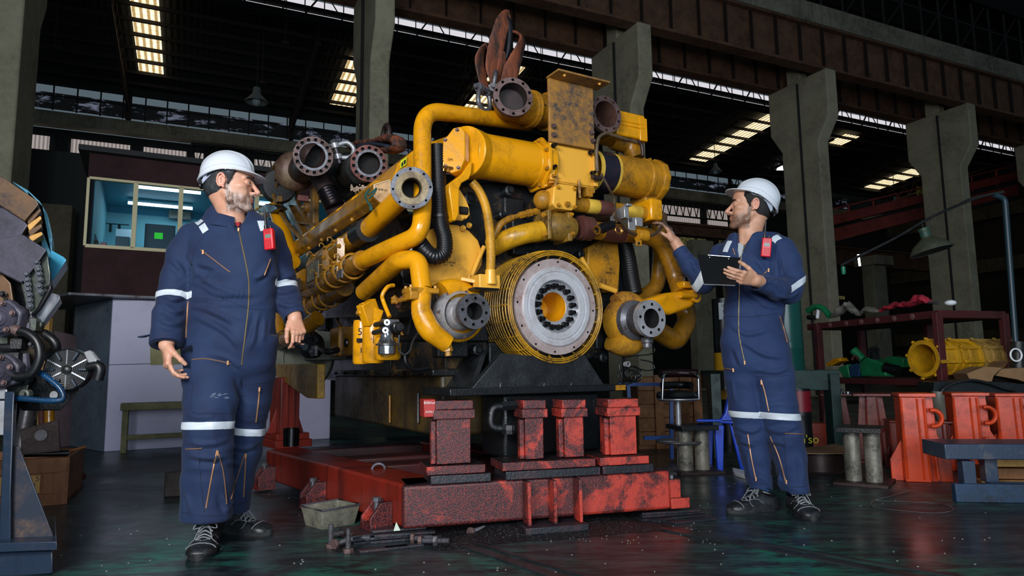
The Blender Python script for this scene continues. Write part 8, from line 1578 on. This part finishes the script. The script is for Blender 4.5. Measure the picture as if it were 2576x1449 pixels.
m=M();m.tube([r2(2082,918),r2(2100,905),r2(2114,905)],.02,8);m.prism([r2(x,y)for x,y in[(2078,918),(2110,900),(2116,908),(2092,920)]],n_r*.1);tag(ob('yellow_bracket',m,Y),'bent yellow sheet bracket on the lower shelf','bracket');m=M();c=r2(2152,908,.1);m.tube([c+(RKb-RKa).normalized()*.05*cos(t)+V((0,0,.05*sin(t)))for t in[R(20+16*i)for i in range(10)]],.015,8);tag(ob('red_hose',m,MT['rstr']),'short salmon-red hose arc among the castings','hose')
yc=grimy('yellow_ribbed_casting','#c28f14','#6e5214',.42,5,(.35,.6));ycd=grimy('dusty_yellow_casting','#a8823a','#5e4820',.5,5,(.5,.7));axr=(RKc-RKb).normalized();c0=onpl(2312,900,RKb+n_r*.1,n_r)
c0=atY(2322,902,6.35);axr=V((.93,.30,0)).normalized();rr0=mpp(c0)*46
for k in range(4):
    o_=c0+axr*(.0+.285*k);t=thing('cylinder_section',['yellow ribbed housing section with its open end to the left','second yellow housing section, partly behind the rack post','third yellow housing section, dusty','rightmost yellow housing section, dustiest'][k],'housing',o_-V((0,0,rr0)));mt=yc if k<2 else ycd
    m=M();m.lathe(o_,axr,[(0,rr0*.78),(0,rr0),(.03,rr0*1.02),(.035,rr0*.94),(.10,rr0*.94),(.105,rr0),(.12,rr0),(.125,rr0*.94),(.22,rr0*.94),(.225,rr0*1.02),(.26,rr0*1.02),(.26,rr0*.8),(.0,rr0*.78)],40,False);ob('shell',m,mt,t,sharp=30)
    for i in range(8):
        a5,b5,n5=axes(axr);th=R(45*i+10);d=a5*cos(th)+b5*sin(th);m=M();m.bar(o_+d*rr0*1.0+axr*.02,o_+d*rr0*1.0+axr*.25,.035,.03);m.hexb(o_+d*rr0*1.04+axr*.015,d,.018,.02);ob('clamp_lug',m,mt,t,bevel=.003)
for(pts,lab)in[([(2432,940),(2478,922),(2520,925),(2540,908),(2500,945),(2495,960),(2440,957)],'open cardboard box flap on the lower shelf, right'),([(2505,945),(2520,928),(2576,925),(2600,935),(2590,965),(2560,955)],'cardboard box at the right picture edge')]:
    m=M();m.prism([atY(x,y,5.9)for x,y in pts],V((.1,.35,0)));tag(ob('cardboard_box',m,cbm,bevel=.004),lab,'box')
m=M();m.prism([atY(x,y,5.95)for x,y in[(2350,962),(2430,956),(2600,968),(2600,1010),(2345,1005)]],V((.1,.4,0)));tag(ob('machine_bed',m,grimy('dark_blue_grey_bed','#1c2429','#0f1417',.5,5)),'dark machine bed under the cardboard boxes','bed')
m=M();m.tube([atY(x,y,5.9)for x,y in[(2365,1000),(2372,980),(2400,964),(2440,956),(2480,962),(2530,978),(2560,985)]],.012,8,smooth=5);tag(ob('cable',m,MT['rub2']),'grey cable curving over the machine bed behind the red stands','cable');m=M();m.tube([atY(x,y,5.9)for x,y in[(2360,985),(2362,1020),(2378,1075),(2376,1170)]],.05,12,smooth=4);tag(ob('plastic_hose',m,bagm.m),'cloudy plastic hose hanging behind the red stands','hose')
m=M();c=atY(2556,893,6.11);m.tube([c+V((.05*cos(t),0,.055*sin(t)))for t in[2*PI*i/20 for i in range(20)]],.008,8,closed=True);tag(ob('wire_coil',m,MT['wht']),'small white coil hanging at the right picture edge','coil')
gt=grimy('dark_green_machine_paint','#25403a','#131b1b',.48,8,(.4,.6));g=gnd(1800,1120);t=thing('work_table','dark green spotted steel table behind the right man','table',g);fr=Fr(atY(1790,940,6.2)*1,84);
zt_=atY(1800,930,6.2).z;a=atY(1822,930,6.2);b=atY(2112,938,6.2);m=M();m.prism([atY(1822,932,6.2),atY(2112,930,6.2),atY(2112,982,6.2),atY(1822,982,6.2)],V((0,.8,0)));ob('table_top',m,gt,t,bevel=.006)
for(x0,x1)in[(1787,1812),(2088,2112)]:p0,p1=atY(x0,940,6.15),atY(x1,940,6.15);m=M();m.box(WF,p0.x,p1.x,6.15,6.3,0,p0.z);ob('leg',m,gt,t,bevel=.004)
def drum(px_,yt,yb,Yd,rpx,lab,mat,part=None):
    c=atY(px_,yb,Yd);s=mpp(c);r=rpx*s;h=atY(px_,yt,Yd).z-0.;t=thing('oil_drum',lab,'drum',V((c.x,c.y,0)));m=M();prof=[(0,r),(.02,r*1.02)]
    for k in(1,2):z=h*k/3;prof+=[(z-.03,r),(z-.015,r*1.03),(z,r),(z+.015,r*1.03),(z+.03,r)]
    prof+=[(h-.03,r),(h-.01,r*1.02),(h,r*1.02),(h,r*.96),(h-.02,r*.95),(h-.02,.0004)];m.lathe(V((c.x,c.y,0)),V((0,0,1)),prof,40);ob('drum_body',m,mat,t);return c,r,h,t
drum(1985,738,1030,6.4,43,'dark green oil drum behind the right man',plain('dark_green_enamel','#0c4a44',.3));c,r,h,t=drum(1822,752,880,7.4,25,'black and yellow drum left of the right man',MT['rub'])
m=M();m.lathe(V((c.x,c.y,h*.0)),V((0,0,1)),[(h*.30,r*1.04),(h*.62,r*1.04)],36,False);ob('yellow_band',m,plain('yellow_enamel','#c08d12',.4),t);m=M();q=onpl(1822,780,c-V((0,r+.01,0)),V((0,1,0)));m.box(Fr(q,90),-.06,.06,0,.004,-.1,.08);ob('drum_label',m,plain('white_label','#a9adb0',.6),t);text('LUI',q-V((0,.001,-.05)),V((1,0,0)),V((0,0,1)),.04,MT['hole'],t)
q=gnd(2010,1062);c,r,h,t=drum(2012,978,1060,6.0,28,'dark can with yellow letters behind the right man\'s knee',MT['rub']);text("n'so",V((c.x+.03,c.y-r*1.03-.002,h*.30)),V((1,0,0)),V((0,0,1)),.10,plain('yellow_print','#b9b81c',.6),t);m=M();m.lathe(V((c.x,c.y,0)),V((0,0,1)),[(h*.68,r*1.045),(h*.97,r*1.045)],36,False);ob('red_band',m,plain('dark_red_enamel','#7a1420',.4),t)
g=gnd(1650,1130);fr=Fr(g,84);s=mpp(g);t=thing('wooden_crate','tall orange-brown wooden crate behind the bar stool','crate',fr.p(.4,.2,0));ch_=fr.W(1655,943,0).z;wd_=(fr.W(1766,1000,0)-g).dot(fr.u);u00=(fr.W(1605,1000,0)-g).dot(fr.u)
for k in range(5):m=M();m.box(fr,u00,wd_,0,.03,.04+k*(ch_-.06)/5,.04+(k+.96)*(ch_-.06)/5);ob('plank',m,MT['wood'],t,bevel=.004)
for u in(.0,.26,wd_-.1):m=M();m.box(fr,u,u+.09,-.03,.0,0,ch_);ob('batten',m,MT['wood'],t,bevel=.004)
m=M();m.box(fr,u00,wd_,.03,.5,0,ch_-.02);ob('crate_body',m,MT['wood'],t)
bf_=plain('blue_tube_paint','#1d4f9c',.4);g2=gnd(1690,1160);f2z=Fr(g2,86);t=thing('pipe_trestle','blue square-tube trestle in front of the wooden crate','frame',g2);m=M()
for a,b in[((1555,967),(1690,967)),((1688,967),(1690,1155)),((1620,1102),(1692,1100)),((1580,965),(1582,1000))]:m.bar(f2z.W(*a,0),f2z.W(*b,0),.03)
ob('frame_tube',m,bf_,t)
g=gnd(1712,1185);s=mpp(g);t=thing('bar_stool','bar stool with chrome arms and black padded seat','stool',g);zs=lambda y:atY(1712,y,g.y).z;C_=lambda x,y,d=0.:atY(x,y,g.y+d)
m=M();m.tube([g+V((0,0,.02)),V((g.x,g.y,zs(1010)))],.022,16);ob('column',m,MT['stl'],t);m=M();m.lathe(g,V((0,0,1)),[(0,.2),(.015,.19),(.03,.05),(.04,.03)],32);ob('base',m,MT['stld'],t);m=M();m.lathe(V((g.x,g.y,zs(1008))),V((0,0,1)),[(0,s*46),(.012,s*52),(.02,s*52)],36);ob('seat_plate',m,MT['stl'],t)
m=M();m.lathe(V((g.x,g.y,zs(1005))),V((0,0,1)),[(0,s*50),(.03,s*54),(.06,s*50),(.07,s*30),(.07,.0004)],36);ob('seat',m,MT['rub'],t)
for sg in(-1,1):m=M();m.tube(fillet([C_(1712+sg*46,1005,-.1),C_(1712+sg*44,940,-.1),C_(1712+sg*26,938,.05)],.06),.012,10);ob('arm',m,MT['chr'],t)
m=M();m.tube([C_(1660,940,.12),C_(1712,938,.16),C_(1756,940,.12)],.035,14,smooth=4);ob('backrest',m,plain('dark_red_vinyl','#2a1216',.3),t);m=M();m.tube([C_(1665,970,.1),C_(1712,968,.16),C_(1740,970,.1)],.03,14,smooth=4);ob('back_roll',m,MT['rub'],t);m=M();q=V((g.x,g.y,zs(1110)));m.tube([q+V((-.17*sin(a)-.0,-.17*cos(a),0))for a in[R(18*i)for i in range(20)]],.01,8,closed=True);m.bar(q,q+V((-.17,0,0)),.012);ob('foot_ring',m,MT['stld'],t)
g=gnd(1850,1170);t=thing('plastic_chair','blue plastic chair half hidden behind the right man','chair',g);bc=plain('glossy_blue_plastic','#1740b8',.3);Cc=lambda x,y,d=0.:atY(x,y,5.42+d)
m=M();m.prism([Cc(1752,1062),Cc(1860,1062),Cc(1880,1066,.4),Cc(1760,1060,.4)],V((0,0,.022)));ob('seat',m,bc,t,bevel=.008);m=M();m.prism([Cc(1808,1064,.0),Cc(1824,1040),Cc(1832,1000),Cc(1850,985),Cc(1870,1070)],V((0,.05,0)));ob('backrest',m,bc,t,bevel=.01)
for pts in([Cc(1798,1070),Cc(1822,1070),Cc(1820,1190),Cc(1806,1190)],[Cc(1836,1066),Cc(1852,1080),Cc(1878,1190),Cc(1866,1190)],[Cc(1775,1070,.38),Cc(1795,1070,.38),Cc(1792,1178,.38),Cc(1780,1178,.38)]):m=M();m.prism(pts,V((0,.03,0)));ob('leg',m,bc,t,bevel=.006)
YLm=6.2;pz0=atY(2525,490,YLm);pole=thing('lamp_pole','thin dark pole with a bent top carrying the lamp cable','pole',atY(2560,960,YLm));m=M();m.tube(fillet([atY(2562,960,YLm),atY(2528,500,YLm),atY(2500,490,YLm)],.06),.025,12);ob('pole_tube',m,plain('dark_teal_pole','#1d3540',.4),pole);m=M();q=atY(2562,900,YLm);m.tube([atY(2563,960,YLm),atY(2560,860,YLm)],.06,16);ob('pole_socket',m,MT['rub2'],pole)
m=M();m.tube([atY(x,y,YLm)for x,y in[(2115,668),(2160,645),(2250,600),(2340,548),(2420,512),(2480,492),(2525,484)]],.012,8,smooth=6);m.tube([atY(x,y-3,YLm)for x,y in[(2330,556),(2400,524),(2440,503),(2525,484)]],.008,6,smooth=6);tag(ob('lamp_cable',m,MT['rub2']),'black cable strung from the pole down past the lamp','cable')
LAX=V((-.2,.13,1)).normalized();lc=atY(2344,632,YLm);s=mpp(lc);up_=V((.03,.0,1)).normalized();t=thing('shop_lamp','large green-brown enamel lamp shade hanging from the cable','lamp',lc);m=M();m.lathe(lc+V((0,0,0)),LAX,[(0,s*50),(s*6,s*47),(s*20,s*36),(s*30,s*22),(s*36,s*13),(s*50,s*11),(s*52,s*13),(s*60,s*13),(s*62,.0004)],40,True);m.v=m.v;o=ob('lamp_shade',m,grimy('olive_enamel','#4a4f3c','#2a2d26',.5,7,(.35,.6)),t)
m=M();m.lathe(lc,LAX,[(-.002,s*49),(s*18,s*34),(s*28,s*18),(s*30,.0004)],40,False);m.lathe(lc,LAX,[(-.003,s*49),(-.003,s*46)],40,False);ob('shade_inside',m,plain('grey_white_enamel','#7d8894',.5),t);m=M();m.lathe(lc+LAX*s*40,LAX,[(0,s*13),(s*20,s*12)],24);m.lathe(lc+LAX*s*55,LAX,[(0,s*14),(s*6,s*14)],24);ob('lamp_cap',m,plain('green_cap','#234a3c',.5),t);m=M();q=lc+LAX*s*66;m.tube([q,q+V((0,0,s*18))],.008,6);m.tube([q+V((s*14*cos(a)+s*12,0,s*14*sin(a)+s*8))for a in[R(-150+30*i)for i in range(9)]],.004,6,smooth=2);ob('lamp_wire',m,MT['rub2'],t)
t=thing('pilot_lamp','tiny green capped bulb hanging left under the cable','lamp',atY(2123,680,YLm));m=M();m.lathe(atY(2122,685,YLm),V((0,0,1)),[(-.02,.015),(.0,.02),(.05,.02),(.06,.005)],14);ob('lamp_cap',m,plain('green_plastic','#0c6a4c',.4),t)
t=thing('tube_light','upright glowing tube light behind the cable','lamp',B.W(2161,670,16));m=M();m.tube([B.W(2159,640,16),B.W(2163,669,16)],.035,10);ob('tube',m,emit('white_tube_glow','#fff0e4',6.),t)
rc=grimy('red_crane_paint','#8e2c1c','#4a1a14',.5,1.5,(.5,.7));cr_=thing('overhead_crane','red overhead crane bridge with a railed walkway at the right','crane',atY(2300,560,17))
def cp(x,y,Yx=None):return atY(x,y,22+(x-2090)*.012)
for nm,a,b,h in[('lower_beam',(2060,584),(2560,463),.42),('upper_beam',(2060,552),(2600,422),.30)]:
    A_,B_=cp(*a),cp(*b);m=M();m.prism([A_,B_,B_-V((0,0,h)),A_-V((0,0,h))],V((-.1,.5,0)));ob(nm,m,rc,cr_,bevel=.01)
A_,B_=cp(2085,575),cp(2560,455);m=M();m.prism([A_,B_,cp(2560,500),cp(2085,600)],V((.0,.25,0)));ob('web_plate',m,plain('near_black_steel','#14100f',.8),cr_)  # web plate between the red beams, one even near-black colour
for dy in(0,18):A_,B_=cp(2085,528+dy),cp(2600,405+dy);m=M();m.bar(A_,B_,.05);ob('hand_rail',m,rc,cr_)
for k in range(8):x=2134+k*62;m=M();m.bar(cp(x,516-(x-2134)*.24),cp(x+2,558-(x-2134)*.24),.05);ob('rail_post',m,rc,cr_)
m=M();q=cp(2313,482);m.box(Fr(q-V((0,.1,0)),90),-.16,.3,0,.03,-.22,.16);o=ob('number_plate',m,plain('dull_yellow_plate','#a08f1c',.5),cr_);text('20',q-V((-.05,.105,.03)),V((1,0,0)),V((0,0,1)),.34,MT['hole'],o)
m=M();q=B.W(2215,700,21);m.box(Fr(V((q.x,q.y,0)),BAZ),-.45,.45,0,.6,0,B.W(2215,645,21).z);m.box(Fr(V((q.x,q.y,0)),BAZ),-.6,.6,-.3,.9,B.W(2215,668,21).z,B.W(2215,645,21).z);tag(ob('concrete_column',m,MT['con'],bevel=.03),'short concrete column far behind the glowing tube light','column')
for(x0,y0,x1,y1,w,lab)in[(1640,560,1850,600,20,'brown panelled girder behind the right man\'s shoulder'),(2105,625,2340,680,22,'brown girder far behind the hanging lamp')]:
    a,b=B.W(x0,y0,w),B.W(x1,y1,w);ua,ub=B.loc(a)[0],B.loc(b)[0];z1_,z0_=max(a.z,b.z),min(a.z,b.z);t=thing('girder',lab,'girder',a);m=M();m.box(B,ua-1,ub+1,w,w+.1,z0_,z1_);ob('web',m,MT['rbr'],t);m=M();m.box(B,ua-1,ub+1,w-.2,w+.2,z1_,z1_+.08);m.box(B,ua-1,ub+1,w-.2,w+.2,z0_-.08,z0_);ob('flange',m,MT['rbr'],t)
mw=N('dim_gridded_window');br=mw.n('ShaderNodeTexBrick');mw.l(mw.map(rot=(R(90),0,R(-(90-BAZ)))),br.inputs[0]);br.inputs['Scale'].default_value=3.;br.offset=0;br.inputs['Mortar Size'].default_value=.03;br.inputs['Brick Width'].default_value=.5;br.inputs['Row Height'].default_value=.5
mw.b.inputs['Base Color'].default_value=(0,0,0,1);mw.l(br.outputs[0],mw.b.inputs['Emission Color']);br.inputs[1].default_value=srgb('#8f8a50');br.inputs[2].default_value=srgb('#7d7a4a');br.inputs[3].default_value=(0,0,0,1);mw.b.inputs['Emission Strength'].default_value=.22
for i,(x0,y0,x1,y1)in enumerate([(1710,588,1748,640),(1755,590,1775,612),(1812,600,1830,640),(2105,745,2125,752)]):
    a,b=B.W(x0,y1,24),B.W(x1,y0,24);ua,ub=B.loc(a)[0],B.loc(b)[0];m=M();m.box(B,ua,ub,24,24.05,a.z,b.z);struct('window_%d'%(60+i),m,mw.m,sharp=0)
for(x0,x1)in[(1748,1800),(1836,1850)]:
    a=B.W(x0,700,19);b=B.W(x1,700,19);m=M();m.box(B,B.loc(a)[0],B.loc(b)[0],19,19.4,0,B.W(x0,602,19).z);tag(ob('concrete_column',m,MT['con'],bevel=.02),'dim concrete column seen left of the right man' if x0<1800 else 'dim concrete column just behind the right man\'s shoulder','column')
rnd=random.Random(21);m=M()
for i in range(14):
    q=B.W(rnd.uniform(2100,2560),rnd.uniform(560,760),25);m.ball(q,.03,6,4)
struct('window_70',m,emit('pinhole_daylight','#dfe6f5',2.),sharp=0)
q=B.W(1954,428,27);m=M();m.prism([q,q+B.u*.5+V((0,0,.05)),q+B.u*.45+V((0,0,.4)),q+B.u*.25+V((0,0,.45))],B.w*.03);struct('window_71',m,emit('broken_pane_daylight','#e4eaf6',2.),sharp=0)
# ================================================================== light
def area(name,loc,tgt,sx,sy,e,col):
    l=bpy.data.lights.new(name,'AREA');l.shape='RECTANGLE';l.size=sx;l.size_y=sy;l.energy=e;l.color=col
    o=bpy.data.objects.new(name,l);COL.objects.link(o);o.location=V(loc);o.rotation_euler=(V(tgt)-V(loc)).to_track_quat('-Z','Y').to_euler();return o
area('softbox_light',(-1.7,-1.2,2.7),(-.1,3.8,.9),1.5,1.1,190,(1.,.96,.93))
area('doorway_daylight',(1.2,-5.2,2.3),(.3,5,.8),7,3.6,520,(.80,.89,1.))
W_=bpy.data.worlds.new('world');SC.world=W_;W_.use_nodes=True
W_.node_tree.nodes['Background'].inputs[0].default_value=(.50,.66,.78,1);W_.node_tree.nodes['Background'].inputs[1].default_value=.15
SC.view_settings.view_transform='Standard';SC.view_settings.look='None';SC.view_settings.gamma=1;SC.view_settings.exposure=.22;SC.view_settings.use_curve_mapping=False
setcam()
